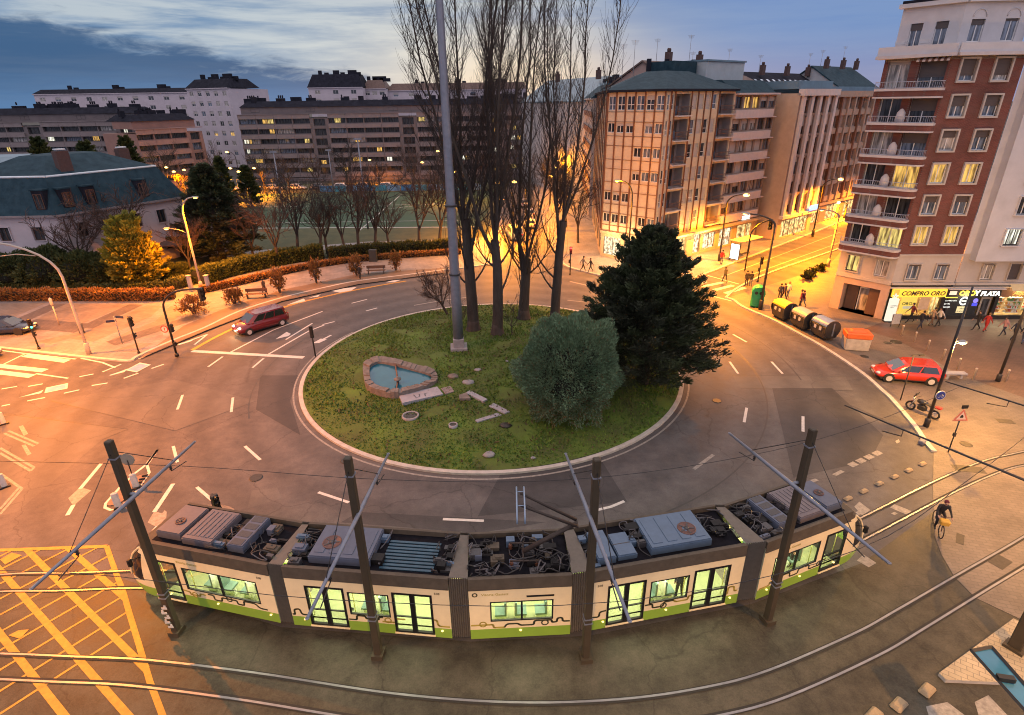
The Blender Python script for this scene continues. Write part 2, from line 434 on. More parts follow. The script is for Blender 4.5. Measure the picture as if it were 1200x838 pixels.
KERB = mat('kerb stone', (.42, .40, .37), .7, .2, 2.5, bump=.2)
PAINT = mat('white road paint', (.40, .39, .37), .55, col2=(.66, .65, .63), scale=5, detail=8, contrast=.8)
PAINT_W = mat('worn white road paint', (.14, .13, .12), .6, col2=(.34, .32, .29), scale=6, detail=9)
YEL = mat('yellow road paint', (.30, .155, .018), .55, col2=(.52, .28, .03), scale=4, detail=8)
BLUEP = mat('blue road paint', (.25, .30, .50), .55, .2, 3)
SEAM = mat('dark asphalt seam', (.030, .029, .030), .5, .2, 4)
STEEL = mat('rail steel', (.26, .26, .28), .42, .2, 2, metal=.7)
GROOVE = mat('rail groove', (.018, .017, .016), .8, .2, 5)

gm = MB(); gm.sheet([(-1500, -1200), (1500, -1200), (1500, 2600), (-1500, 2600)], -.03)
tag(gm.build('ground', road_mat('far ground', (.05, .05, .045), (.09, .085, .075), .8)), kind='structure')
rm = MB(); rm.sheet([(-75, -12), (80, -12), (80, 150), (-75, 150)], 0)
ROAD = tag(rm.build('road', A_ROAD), kind='structure')
# tramway concrete apron along both tracks
tramzone = [G(*p) for p in [(-60, 655), (60, 652), (180, 690), (330, 735), (552, 752), (690, 745), (880, 708), (1010, 660), (1093, 600), (1120, 676), (1143, 701), (1200, 728)]]
tramzone += [(26, 6), (-26, 6)]
tz = MB(); tz.sheet(tramzone, .004); tag(tz.build('tramway_apron', A_TRAM), kind='structure')
# asphalt repairs
pm = MB()
for poly, mi in (([(60, 470), (205, 505), (300, 470), (205, 445)], 1), ([(0, 485), (150, 503), (120, 515), (20, 600), (0, 605)], 1), ([(596, 538), (705, 540), (735, 588), (560, 605)], 0), ([(858, 440), (990, 440), (1000, 458), (868, 455)], 1),
                 ([(295, 575), (325, 572), (330, 584), (290, 596)], 1), ([(905, 455), (975, 455), (1035, 510), (1020, 540), (930, 560)], 0), ([(420, 600), (640, 612), (560, 625), (400, 612)], 0),
                 ([(350, 440), (340, 470), (352, 510), (300, 480), (305, 440)], 0)):
    pm.sheet([G(*p) for p in poly], (.0046 if mi else .0056)+.0001*(len(pm.f) % 9), mi)
pm.build('asphalt_patches', [A_NEW, A_PALE], ROAD)
# island
IC = (-1.5, 39.6); IR = 14.2
def ring(r, a0=0, a1=2*math.pi, n=72, c=IC): return [(c[0]+r*math.cos(a0+(a1-a0)*i/n), c[1]+r*math.sin(a0+(a1-a0)*i/n)) for i in range(n+1)]
km = MB(); km.strip(ring(IR-.14, n=96), .28, .13, 0, .13)
tag(km.build('island_kerb', KERB), kind='structure')
lm = MB(); vs = []; fs = []
NR, NA = 14, 72
def lawn_z(r): return .10+.75*(1-(r/IR)**2)
for i in range(NR+1):
    r = (IR-.28)*i/NR
    for j in range(NA):
        a = 2*math.pi*j/NA; vs.append((IC[0]+r*math.cos(a), IC[1]+r*math.sin(a), lawn_z(r)+.04*math.sin(5*a+r)))
for i in range(NR):
    for j in range(NA): fs.append((i*NA+j, (i+1)*NA+j, (i+1)*NA+(j+1) % NA, i*NA+(j+1) % NA))
lm.add(vs, fs, 0, True)
def island_z(x, y): return lawn_z(min(IR, math.hypot(x-IC[0], y-IC[1])))
LAWN = mat('lawn', (.026, .062, .008), .9, col2=(.095, .175, .016), scale=.45, detail=9, contrast=.9, bump=.6, bscale=9)
tag(lm.build('lawn', LAWN), kind='structure')
for n_ in LAWN.node_tree.nodes:
    if n_.type == 'VALTORGB': n_.color_ramp.elements.new(.29).color = (.055, .060, .018, 1)
# grass tufts
def tufts(n, rad, seed, size, matr):
    g = np.random.default_rng(seed)
    a = g.uniform(0, 2*np.pi, n); r = rad*np.sqrt(g.uniform(0, 1, n)); x = IC[0]+r*np.cos(a); y = IC[1]+r*np.sin(a)
    z = .10+.75*(1-(r/IR)**2); k_ = ((x+8.6)/3.0)**2+((y-37.4)/2.2)**2 < 1; z = np.where(k_ | (np.sin(x*.9+1.3*np.sin(y*.7)+seed)*np.sin(y*.8+x*.35) > .78), -1, z)
    q = g.uniform(0, 2*np.pi, n); s = size*g.uniform(.5, 1.3, n); lean = g.normal(0, .5, (n, 2))
    dx, dy = np.cos(q)*s*.35, np.sin(q)*s*.35
    V = np.stack([np.stack([x-dx, y-dy, z-.02], 1), np.stack([x+dx, y+dy, z-.02], 1), np.stack([x+dx*.5+lean[:, 0]*s, y+dy*.5+lean[:, 1]*s, z+s*.8], 1), np.stack([x-dx*.5+lean[:, 0]*s, y-dy*.5+lean[:, 1]*s, z+s*.7], 1)], 1).reshape(-1, 3)
    return V, np.arange(n*4).reshape(n, 4)
V, Q = tufts(52000, IR-.35, 3, .11, None)
V2, Q2 = tufts(2600, IR-.5, 4, .17, None)
mi = np.concatenate([np.random.default_rng(1).integers(0, 2, len(Q)), np.full(len(Q2), 2)])
GR = [mat('grass a', (.050, .115, .010), .8, .35, .5), mat('grass b', (.095, .160, .014), .8, .35, .5), mat('weed', (.075, .062, .024), .8, .4, 1)]
tag(np_mesh('grass', np.concatenate([V, V2]), np.concatenate([Q, Q2+len(V)]), GR, mi), kind='stuff')
# pavements
KR = [(850, 350), (859, 352), (872, 361), (905, 375), (937, 392), (967, 409), (1010, 438), (1035, 460), (1044, 468), (1070, 498), (1083, 517), (1094, 530)]
kr = [G(*p) for p in KR]
KR2 = [(1093, 570), (1094, 595), (1095, 628), (1103, 650), (1118, 676), (1143, 701), (1200, 728)]
rp_ = MB(); poly = kr+[G(*p) for p in KR2]+[(26, 12), (75, 20), (75, 105), (62, 98), (38, 66)]
poly = [G(850, 350)]+poly[1:]
rp_.prism([p for p in poly], -.02, .02); RPAV = tag(rp_.build('right_pavement', P_RIGHT), kind='structure')
rz_ = MB(); rz_.sheet([G(*p, .02) for p in [(1012, 386), (1033, 378), (1100, 381), (1240, 388), (1240, 480), (1160, 452), (1118, 436), (1085, 416), (1050, 398)]], .0245); rz_.build('shop_front_paving', paving('shop front paving', (.115, .072, .055), (.14, .09, .07), (.08, .055, .045), .3, .15, .1), RPAV)
kk = MB(); kk.strip(catmull(kr, 5), .28, .12, 0, .13)
kk.strip(catmull([G(*p) for p in [(850, 350), (866, 337), (905, 319), (977, 294), (1010, 280)]], 4), .25, .12, 0, .13)
tag(kk.build('kerb_of_the_right_pavement', KERB), kind='structure')
KL = [(-60, 400), (0, 408), (26, 411), (89, 418), (140, 423), (154, 423), (162, 418), (200, 401), (240, 385), (280, 366), (330, 350), (380, 338), (420, 330), (476, 323), (520, 317), (560, 312), (590, 306)]
kl = [G(*p) for p in KL]
lp = MB(); lp.prism(kl+[G(590, 285), (-2, 150), (-90, 150), (-120, 60)], -.02, .10)
tag(lp.build('left_pavement', P_FAR), kind='structure')
kk = MB(); kk.strip(catmull(kl, 4), .28, .115, 0, .13); tag(kk.build('kerb_of_the_left_pavement', KERB), kind='structure')
KF = [(655, 300), (661, 310), (675, 316), (713, 325), (760, 333), (800, 329), (830, 320), (860, 308), (905, 291), (960, 270), (1000, 254)]
kf = [G(*p) for p in KF]
fp = MB(); fp.prism(kf+[(75, 110), (60, 120), (5, 150), (5.5, 80)], -.02, .10); tag(fp.build('far_pavement', P_FAR), kind='structure')
kk = MB(); kk.strip(catmull(kf, 4), .28, .115, 0, .13); tag(kk.build('kerb_of_the_far_pavement', KERB), kind='structure')
# plaza paving pattern on the left: pale fields between dark bands
pp = MB()
for poly in ([(-10, 357), (55, 356), (0, 380), (-10, 384)], [(78, 357), (152, 358), (95, 381), (60, 378), (40, 377)], [(172, 359), (190, 360), (178, 372), (110, 402), (82, 398), (60, 404), (35, 403), (105, 388)],
             [(160, 404), (180, 403), (160, 414), (130, 413)], [(200, 360), (222, 362), (200, 380), (150, 400), (128, 401), (150, 390), (182, 378)]):
    pp.sheet([G(*p) for p in poly], .104+.0003*len(pp.f), 0)
for a, b, w in (((70, 357), (10, 383), 1.6), ((160, 358), (100, 386), 1.6), ((100, 386), (30, 380), 2.2), ((130, 404), (232, 372), 1.6)):
    pp.strip([G(*a), G(*b)], w, .108+.0006*len(pp.f), 1)
pp.build('plaza_paving', [P_LEFT, P_DARK], bpy.data.objects['left_pavement'])
vm = MB(); vm.sheet([G(*p, .1) for p in [(150, 428), (162, 421), (240, 388), (330, 353), (420, 333), (520, 320), (520, 314), (420, 321), (330, 340), (262, 362), (215, 382), (150, 412)]][1:-1], .112)
vm.build('earth_verge', P_RED, bpy.data.objects['left_pavement'])
# markings
wm = MB(); wn = MB(); ym = MB()
NM = [0]
def up_(z): NM[0] += 1; return z+.00007*(NM[0] % 40)
def ml(mb, pts, w, z=.009, smooth=False):
    z = up_(z); p = [G(*q) for q in pts]; mb.strip(catmull(p, 5) if smooth else p, w, z)
def mp_(mb, pts, z=.009): mb.sheet([G(*q) for q in pts], up_(z))
ml(wm, [(225, 411.5), (356, 419)], .45)
for a in ([(244, 430), (261, 418)], [(270, 413), (320, 387), (378, 365)], [(296, 431), (309, 420)], [(315, 415), (362, 388), (380, 381)], [(392, 377), (378, 380.5)], [(412, 355.5), (430, 351)], [(429, 364.5), (442, 361)],
          [(335, 398), (366, 379)], [(287, 523), (305, 539)], [(208, 480), (214, 463)], [(271, 483), (273, 466)], [(230.6, 571), (253, 590)], [(203, 523), (208, 542)], [(373, 577), (409, 589)],
          [(519, 608.5), (567, 610.5)], [(699, 598), (716, 594), (731.6, 587.5)], [(872, 495), (875, 478)], [(855, 424), (865, 438)], [(941, 488), (941, 506)], [(904, 424), (917, 438)], [(859, 392), (875, 401)],
          [(129, 440), (147, 434)], [(145, 443.5), (162, 437.5)], [(177.5, 432), (192, 427)], [(93, 441.6), (109.5, 438.5)], [(33, 453), (50, 450)], [(75, 461), (93, 457)], [(107.5, 452), (126, 449)], [(32, 470), (53, 466)], [(2, 476), (12, 474)], [(2, 456), (20, 453)]): ml(wm, a, .17)
ml(wn, [(813, 550), (836, 533)], .2)
for a in ([(0, 408.6+2), (26, 414), (89, 421)], [(0, 429), (29, 415)], [(95, 420), (120, 425), (135, 431)], [(42, 438), (80, 443.5)], [(162, 421), (240, 388), (330, 353), (420, 333), (476, 326)], [(822, 344), (858, 353)], [(815, 319), (866, 333)], [(120, 436), (142, 427)]): ml(wm, a, .16)
for a in ([(815, 333), (827, 330)], [(823, 336), (847, 331)], [(837, 340), (859, 334.5)], [(850, 344), (873, 337)]): ml(wm, a, .55)
for a in ([(29, 416.5), (79, 423.5)], [(-8, 428), (53, 434.5)], [(-8, 435.5), (38, 441)]): ml(wm, a, .6)
for a in ([(822, 316), (960, 270)], [(872, 325), (985, 284)], [(845, 325), (985, 272)]): ml(wn, a, .18)
ml(wn, [(485, 358), (520, 352), (560, 347)], .2); ml(wn, [(490, 368), (520, 362)], .5); ml(wn, [(665, 352), (685, 354)], .16); ml(wn, [(668, 330), (690, 335)], .3)
# arrows
mp_(wn, [(94, 571), (107, 575), (86, 593), (80, 584)]); ml(wm, [(119, 543), (94, 573)], .2); ml(wm, [(86, 592), (79, 604)], .2)
mp_(wn, [(181, 599), (190, 602), (193, 598), (195.5, 600), (195, 607), (184, 618), (173, 612.5)]); ml(wm, [(203, 567), (181, 600)], .22); ml(wm, [(185, 617), (178, 625)], .22)
mp_(wm, [(323, 397.5), (336, 389), (341, 391.5), (338, 394)]); mp_(wm, [(366, 402.5), (376, 397), (383, 398), (374, 402)]); ml(wm, [(376, 399), (388, 393)], .2)
mp_(wm, [(336, 357.5), (356, 350), (358, 353)]); mp_(wm, [(388, 341), (402, 338), (418, 336.5), (412, 340.5), (398, 343)]); mp_(wm, [(362, 349), (376, 345), (372, 348)]); mp_(wm, [(452, 331), (462, 328), (470, 328), (462, 331)])
ml(wm, [(209, 404), (225, 399)], .3); ml(wm, [(228, 404), (243, 392)], .18); ml(wm, [(209, 404), (243, 392)], .18)
mp_(wm, [(22, 466), (46, 459), (51, 457), (48, 461)]); mp_(wm, [(127, 441), (146, 433.5), (150, 432), (146, 436)])
# tear-drop island outline, left cycle boxes and plates
ml(wm, [(185, 527), (173.5, 543), (158, 555), (140, 572), (124, 590), (123, 595), (130, 598), (140, 595), (156, 581), (175, 554), (172, 544), (185, 527)], .15)
for q in ([(52, 461), (54, 454.5), (80, 449), (79, 455.5)], [(147, 434), (164, 425), (177, 427.5), (160, 436.5)]):
    mp_(wm, q); c = (sum(p[0] for p in q)/4, sum(p[1] for p in q)/4)
    mp_(ym, [(c[0]+(p[0]-c[0])*.78, c[1]+(p[1]-c[1])*.78) for p in q], .013)
bluemark = ym; ym = MB()
for q in ([(22, 500), (27, 498.5), (33, 508.5), (28, 511)], [(25.5, 522), (30, 521), (37, 532), (32, 534)]): mp_(wn, q)
for a in ([(0, 525), (40, 548)], [(0, 531), (36, 552)], [(36, 552), (40, 548)], [(0, 555), (26, 573)], [(26, 573), (0, 603)], [(0, 597), (22, 572)], [(10, 505), (45, 520), (40, 523), (5, 508)]): ml(wn, a, .14)
# right-hand details
for i in range(4): ml(wn, [(996+i*9.5, 546-i*4.4), (1003+i*9.5, 542.8-i*4.4)], .35)
for q in ([(1001, 601), (1013, 596), (1018, 599), (1006, 604)], [(1001, 594), (1007, 588), (1020, 598), (1010, 604)], [(1043, 595), (1048, 591), (1068, 599), (1064, 604)], [(1044, 602), (1048, 600), (1052, 602), (1048, 604)],
          [(1004, 657), (1012, 650), (1027, 660), (1018, 665)], [(975, 556), (985, 551), (990, 553), (980, 558)], [(1049, 517), (1053, 515), (1055, 518), (1051, 520)], [(949, 563), (955, 561), (960, 563), (952, 566)]): mp_(wn, q)
mp_(wn, [(1085, 828), (1110, 823), (1130, 838), (1090, 845)])
wm.build('white_markings', PAINT, ROAD); wn.build('worn_markings', PAINT_W, ROAD)
bluemark.build('blue_markings', BLUEP, ROAD)
# yellow line and box junction
ml(ym, [(225, 410.5), (265, 389), (330, 361), (390, 345.5), (440, 335.5), (476, 329.5)], .35, smooth=True)
BOX = [G(*p) for p in [(-60, 656), (0, 645), (125, 640.5), (136, 672), (144, 692), (152, 720), (163, 756), (176, 800), (192, 842), (200, 870), (-90, 870)]]
def clip(p, d, poly):
    ts = []
    n = len(poly)
    for i in range(n):
        a, b = poly[i], poly[(i+1) % n]; ex, ey = b[0]-a[0], b[1]-a[1]
        den = d[0]*ey-d[1]*ex
        if abs(den) < 1e-9: continue
        t = ((a[0]-p[0])*ey-(a[1]-p[1])*ex)/den; s = ((a[0]-p[0])*d[1]-(a[1]-p[1])*d[0])/den
        if 0 <= s <= 1: ts.append(t)
    return (min(ts), max(ts)) if len(ts) >= 2 else None
def seg(mb, p, q, w):
    a, b = G(*p), G(*q); l = math.hypot(b[0]-a[0], b[1]-a[1]); d = ((b[0]-a[0])/l, (b[1]-a[1])/l); c = clip(a, d, BOX)
    if c: mb.strip([(a[0]+d[0]*c[0], a[1]+d[1]*c[0]), (a[0]+d[0]*c[1], a[1]+d[1]*c[1])], w, up_(.0136))
for p, q in (((32.6, 645.5), (153, 766)), ((20, 691), (145, 833)), ((0, 743), (73, 836)), ((85, 647), (135, 691))): seg(ym, p, q, .24)
b0, b1 = G(5, 718), G(88, 673); l = math.hypot(b1[0]-b0[0], b1[1]-b0[1]); bd = ((b1[0]-b0[0])/l, (b1[1]-b0[1])/l)
for k in range(-5, 9):
    a = (b0[0]-bd[1]*k*1.02, b0[1]+bd[0]*k*1.02); c = clip(a, bd, BOX)
    if c: ym.strip([(a[0]+bd[0]*c[0], a[1]+bd[1]*c[0]), (a[0]+bd[0]*c[1], a[1]+bd[1]*c[1])], .10, up_(.0104))
ym.strip([G(*p) for p in [(-60, 656), (0, 645), (125, 640.5)]], .2, .0168); ym.strip([G(*p) for p in [(125, 640.5), (136, 672), (144, 692), (152, 720), (163, 756), (176, 800), (192, 842), (200, 870)]], .2, .0170)
for q in ([(0, 656), (14, 648), (26, 651), (6, 662)], [(10, 745), (22, 739), (34, 738), (24, 749)]): mp_(ym, q, .0175)
ym.build('yellow_markings', YEL, ROAD)
# seams on the carriageway
sm_ = MB()
for r, a0, a1 in ((19.6, -1.2, .75), (22.5, -.15, .55), (17.4, 2.7, 3.6)): sm_.strip(ring(r, a0, a1, 40), .09, .0075)
for a in ([(858, 440), (990, 441)], [(868, 455), (1000, 458)], [(905, 455), (930, 470), (985, 470), (1035, 492)], [(60, 470), (205, 505), (300, 470)], [(0, 485), (150, 503), (120, 515)]): ml(sm_, a, .06, .0078)
sm_.build('seams', SEAM, ROAD)
wo = MB(); wo.strip(ring(IR+.35, math.radians(150), math.radians(345), 60), .12, .0095); wo.build('island_edge_line', PAINT_W, ROAD)
# manhole covers and drain grates in the paving
IRON = mat('cast iron', (.05, .045, .04), .5, .3, 8, metal=.4)
cv = MB()
for p, r in (((1050, 401), .45), ((1040, 402), .3), ((1013, 418), .3), ((1132, 521), .32), ((300, 560), .35), ((405, 540), .3), ((840, 470), .3)):
    g = G(*p); cv.lathe([(r, .021), (r, .027), (r*.9, .03)], (g[0], g[1], 0), 14)
for p, w, d, r in (((1172, 659), .9, .55, .5), ((1135, 550), 1.5, .6, -.2), ((1178, 494), .9, .5, -.2), ((1125, 632), .8, .3, .9), ((762, 505), .6, .35, .6)):
    g = G(*p); cv.box((g[0], g[1], .022), (w, d, .012), 0, r)
tag(cv.build('drain_covers', IRON), kind='structure')
# ------------------------------------------------------------------ tram tracks
T2 = [(-80, 766), (0, 765.5), (90, 769), (175, 773), (300, 788), (460, 812), (600, 822.5), (725, 819), (825, 805), (900, 785), (1000, 742), (1050, 714.5), (1120, 674), (1200, 628), (1290, 572)]
T1L = [(-80, 682), (0, 679.5), (75, 677.5), (157, 680)]
up2 = [G(*p) for p in T2]
def offset(pts, o):
    out = []
    for i in range(len(pts)):
        a, b = pts[max(i-1, 0)], pts[min(i+1, len(pts)-1)]; dx, dy = b[0]-a[0], b[1]-a[1]; l = math.hypot(dx, dy)
        out.append((pts[i][0]-dy/l*o, pts[i][1]+dx/l*o))
    return out
TRK2 = offset(catmull(up2, 6), -.53)
# ------------------------------------------------------------------ the tram (five sections on the curve)
ENDS = [((-15.05, 17.05), (329, 729)), ((345, 731), (530, 747)), ((552, 748), (668, 742)), ((691, 738), (863, 705)), ((885, 702), None)]
WID = 2.4; ZB = .35
near = []
for a, b in ENDS:
    pa = a if abs(a[0]) < 100 and a[0] < 0 else G(a[0], a[1], ZB)
    near.append([pa, G(b[0], b[1], ZB) if b else None])
near[0][0] = G(160, 693, ZB); near[4][1] = G(1007, 652, ZB)
for q, i, j in ((near[0], 0, 1), (near[4], 1, 0)):
    l = math.dist(*q); q[i] = tuple(q[i][c]+(q[i][c]-q[j][c])/l*.6 for c in (0, 1))
for q in near: print('tram section', [round(v, 2) for p in q for v in p], round(math.dist(*q), 2))
CREAM = mat('tram cream paint', (.84, .70, .43), .34, .10, 1.1, coat=.3)
GREEN = mat('tram green paint', (.25, .42, .05), .34, .06, 2, coat=.3)
TGREY = mat('tram grey fascia', (.095, .080, .062), .6, .2, 3, spec=.15)
TDARK = mat('tram dark trim', (.012, .012, .013), .5, .2, 4, spec=.2)
BELL = mat('tram bellows rubber', (.13, .115, .095), .7, .15, 6)
ROOFD = mat('tram roof deck', (.010, .010, .014), .8, .4, 4, spec=.08)
U_LIL = mat('roof unit lilac grey', (.085, .105, .155), .6, .12, 3)
U_PINK = mat('roof unit pinkish grey', (.13, .115, .13), .6, .12, 4)
U_BLUE = mat('roof unit blue grey', (.075, .125, .20), .42, .12, 3)
U_TEAL = mat('roof teal sheet', (.025, .075, .12), .4, .25, 3)
U_GRILL = mat('roof grille', (.05, .05, .055), .5, .3, 20)
FANC = mat('fan red brown', (.12, .06, .05), .55, .3, 10)
CABLE = mat('roof cable', (.02, .02, .022), .5, .2, 6)
CABLEL = mat('roof cable pale', (.075, .075, .085), .5, .2, 6)
VINE = mat('painted dark vine', (.045, .050, .025), .4, .1, 3)
VINEG = mat('painted gold vine', (.42, .33, .06), .4, .1, 3)
SEATM = mat('tram seat shell', (.72, .76, .66), .5, .05, 3); SEATG = mat('tram seat cushion', (.12, .20, .18), .8, .1, 8)
INNER = mat('tram inner lining', (.44, .47, .33), .5, .05, 2); FLOORM = mat('tram inner floor', (.26, .29, .16), .6, .1, 6)
STRIP = glow('tram ceiling lamp', (.95, 1.0, .62), 5.0)
MARKER = glow('tram marker lamp', (1.0, .55, .15), 4.0)
def glass_mat(name, tint, gl=.12):
    m = bpy.data.materials.new(name); m.use_nodes = True; nt = m.node_tree; N = nt.nodes; L = nt.links
    N.remove(N['Principled BSDF']); o = N['Material Output']
    t = N.new('ShaderNodeBsdfTransparent'); t.inputs[0].default_value = tuple(tint)+(1,)
    g = N.new('ShaderNodeBsdfGlossy'); g.inputs['Roughness'].default_value = .04
    lw = N.new('ShaderNodeLayerWeight'); lw.inputs[0].default_value = .25
    mr = N.new('ShaderNodeMapRange'); mr.inputs['To Min'].default_value = gl*.35; mr.inputs['To Max'].default_value = .55; L.new(lw.outputs['Facing'], mr.inputs[0])
    x = N.new('ShaderNodeMixShader'); L.new(mr.outputs[0], x.inputs[0]); L.new(t.outputs[0], x.inputs[1]); L.new(g.outputs[0], x.inputs[2]); L.new(x.outputs[0], o.inputs[0])
    MATS[name] = m; return m
TGL = glass_mat('tram window glass', (.93, .97, .84))
CLEAR = glass_mat('clear glass', (.85, .92, .95))
TRAM = thing('tram', 'five-section cream and green articulated tram lit green inside, standing on the curved track', 'tram', (0.2, 16.4, 0))
def L2(mb, f, pts, w, m=0, d=.004):
    # painted band along a polyline on a facade (u,z)
    n = len(pts)
    for i in range(n-1):
        (u0, z0), (u1, z1) = pts[i], pts[i+1]; dx, dz = u1-u0, z1-z0; l = math.hypot(dx, dz) or 1; nx, nz = -dz/l*w/2, dx/l*w/2; ex, ez = dx/l*w*.3, dz/l*w*.3
        mb.add([f.W(u0-ex-nx, z0-ez-nz, d), f.W(u1+ex-nx, z1+ez-nz, d), f.W(u1+ex+nx, z1+ez+nz, d), f.W(u0-ex+nx, z0-ez+nz, d)], [(0, 1, 2, 3)], m)
def roundpath(pts, r=.09):
    out = [pts[0]]
    for i in range(1, len(pts)-1):
        p, c, q = pts[i-1], pts[i], pts[i+1]
        a = math.dist(p, c); b = math.dist(c, q); k = min(r, a*.45, b*.45)
        s = (c[0]+(p[0]-c[0])*k/a, c[1]+(p[1]-c[1])*k/a); e = (c[0]+(q[0]-c[0])*k/b, c[1]+(q[1]-c[1])*k/b)
        for t in (0, .33, .67, 1): out.append(tuple((1-t)**2*s[j]+2*t*(1-t)*c[j]+t*t*e[j] for j in (0, 1)))
    return out+[pts[-1]]
NOSE = 1.9
def nose(f, left):
    # rounded cab end lofted in plan and height; left: at u=0 end, else at u=L end
    zs = [.30, .52, .76, 1.05, 1.38, 1.75, 2.15, 2.5, 2.78, 3.0]
    tip = [.30, .06, .0, .0, .06, .24, .52, .86, 1.2, 1.5]
    NP = 22; rows = []
    for z, t in zip(zs, tip):
        r = []
        for i in range(NP+1):
            a = math.pi*i/NP; c, s = math.cos(a), math.sin(a)
            y = -1.2*math.copysign(abs(c)**.62, c); x = NOSE-(NOSE-t)*abs(s)**.80
            r.append((x, y))
        rows.append(r)
    W = lambda x, y, z: f.W(x if left else f.L-x, z, -1.2-y)
    mb = MB(); vs = [W(x, y, z) for z, r in zip(zs, rows) for x, y in r]; fs = []; ms = []
    for k in range(len(zs)-1):
        for i in range(NP):
            a = k*(NP+1)+i; q = (a, a+1, a+NP+2, a+NP+1)
            if left: q = tuple(reversed(q))
            fr = i/NP
            side = i < 7 or i >= NP-7
            if k <= 1: m = 1
            elif k == 2: m = 0
            elif 3 <= k <= 6: m = (2 if (i >= 2 and i < NP-2) else 0)
            elif k == 7: m = 2 if (i >= 4 and i < NP-4) else 0
            else: m = 3
            fs.append(q); ms.append(m)
    o = len(mb.v)
    for q, m in zip(fs, ms): mb.f.append(q); mb.m.append(m); mb.sm.append(True)
    mb.v = vs
    top = [W(x, y, 3.0) for x, y in rows[-1]]; n = len(mb.v); mb.v += top; t = tuple(range(n, n+len(top))); mb.f.append(t if not left else tuple(reversed(t))); mb.m.append(3); mb.sm.append(False)
    ob = mb.build('cab', [CREAM, GREEN, WIND, TGREY], TRAM)
    # cream arcs framing the cab side glass
    ar = MB()
    for sg in (-1, 1):
        ii = [6, 6, 6, 6, 5, 4]; pts = []
        for k, i in zip(range(3, 9), ii):
            x, y = rows[k][i if sg < 0 else NP-i]; pts.append(W(x-.02, y*1.012, zs[k]))
        ar.tube(catmull(pts, 3), .045, 6)
        x0, y0 = rows[3][2 if sg < 0 else NP-2]
    ar.build('cab_pillar', CREAM, ob)
    hl = MB()
    for sg in (-1, 1):
        x, y = rows[2][8 if sg < 0 else NP-8]; p = W(x-.0, y, .92); hl.ball(p, .11, 10)
    hl.build('headlight', glow('tram headlamp', (1, .9, .7), 2.2 if not left else .6), ob)
    wp = MB(); x, y = rows[4][11]; wp.tube([W(x-.06, .1, 1.15), W(rows[6][11][0]-.05, .45, 2.1)], .02, 5); wp.build('wiper', TDARK, ob)
    mr_ = MB()
    for sg in (-1, 1):
        mr_.tube([W(1.45, sg*1.2, 2.35), W(1.25, sg*1.42, 2.4)], .02, 5); mr_.box(W(1.2, sg*1.46, 2.25), (.14, .16, .34), 0, f.rz, bev=.03)
    mr_.build('mirror', TDARK, ob)
WIND = mat('cab dark glass', (.010, .012, .018), .12, .2, 2, spec=.4)
DOORM = TDARK
def t_door(f, u, z0=.42, w=1.35, h=1.98, leaves=2):
    mb = MB(); t = .085
    f.box(mb, u, u+w, z0, z0+t, -.07, .015); f.box(mb, u, u+w, z0+h-t, z0+h, -.07, .015)
    f.box(mb, u, u+t, z0+t, z0+h-t, -.07, .015); f.box(mb, u+w-t, u+w, z0+t, z0+h-t, -.07, .015)
    if leaves == 2: f.box(mb, u+w/2-.09, u+w/2+.09, z0+t, z0+h-t, -.07, .012)
    f.box(mb, u+t, u+w-t, z0+.78, z0+.82, -.05, .006)
    d = mb.build('door', TDARK, TRAM)
    p = MB(); q = [f.W(u+t*.5, z0+.04, -.045), f.W(u+w-t*.5, z0+.04, -.045), f.W(u+w-t*.5, z0+h-.04, -.045), f.W(u+t*.5, z0+h-.04, -.045)]
    p.add(q, [(0, 1, 2, 3)]); p.build('pane', TGL, d)
    s = MB(); f.box(s, u-.02, u+w+.02, z0-.05, z0-.005, -.05, .06); s.build('sill', CREAM, d)
    return (u, z0, w, h)
def t_win(f, u, z0, w, h, mul=0, vent=False):
    mb = MB(); t = .05
    f.box(mb, u, u+w, z0, z0+t, -.06, .006); f.box(mb, u, u+w, z0+h-t, z0+h, -.06, .006); f.box(mb, u, u+t, z0+t, z0+h-t, -.06, .006); f.box(mb, u+w-t, u+w, z0+t, z0+h-t, -.06, .006)
    for i in range(mul): x = u+w*(i+1)/(mul+1); f.box(mb, x-.035, x+.035, z0+t, z0+h-t, -.06, .007)
    d = mb.build('side_window', TDARK, TRAM)
    p = MB(); p.add([f.W(u+.02, z0+.02, -.04), f.W(u+w-.02, z0+.02, -.04), f.W(u+w-.02, z0+h-.02, -.04), f.W(u+.02, z0+h-.02, -.04)], [(0, 1, 2, 3)]); p.build('pane', TGL, d)
def seat(f, u, d, face=1):
    mb = MB()
    f.box(mb, u-.22, u+.22, .75, .83, d-.45, d, 1); f.box(mb, u-.20, u+.20, .35, .75, d-.30, d-.15, 0)
    e = u-.22*face; f.box(mb, min(e, e+.07*face), max(e, e+.07*face), .78, 1.42, d-.45, d, 1); f.box(mb, min(e-.03*face, e), max(e-.03*face, e), .7, 1.48, d-.46, d+.01, 0)
    mb.build('seat', [SEATM, SEATG], TRAM)
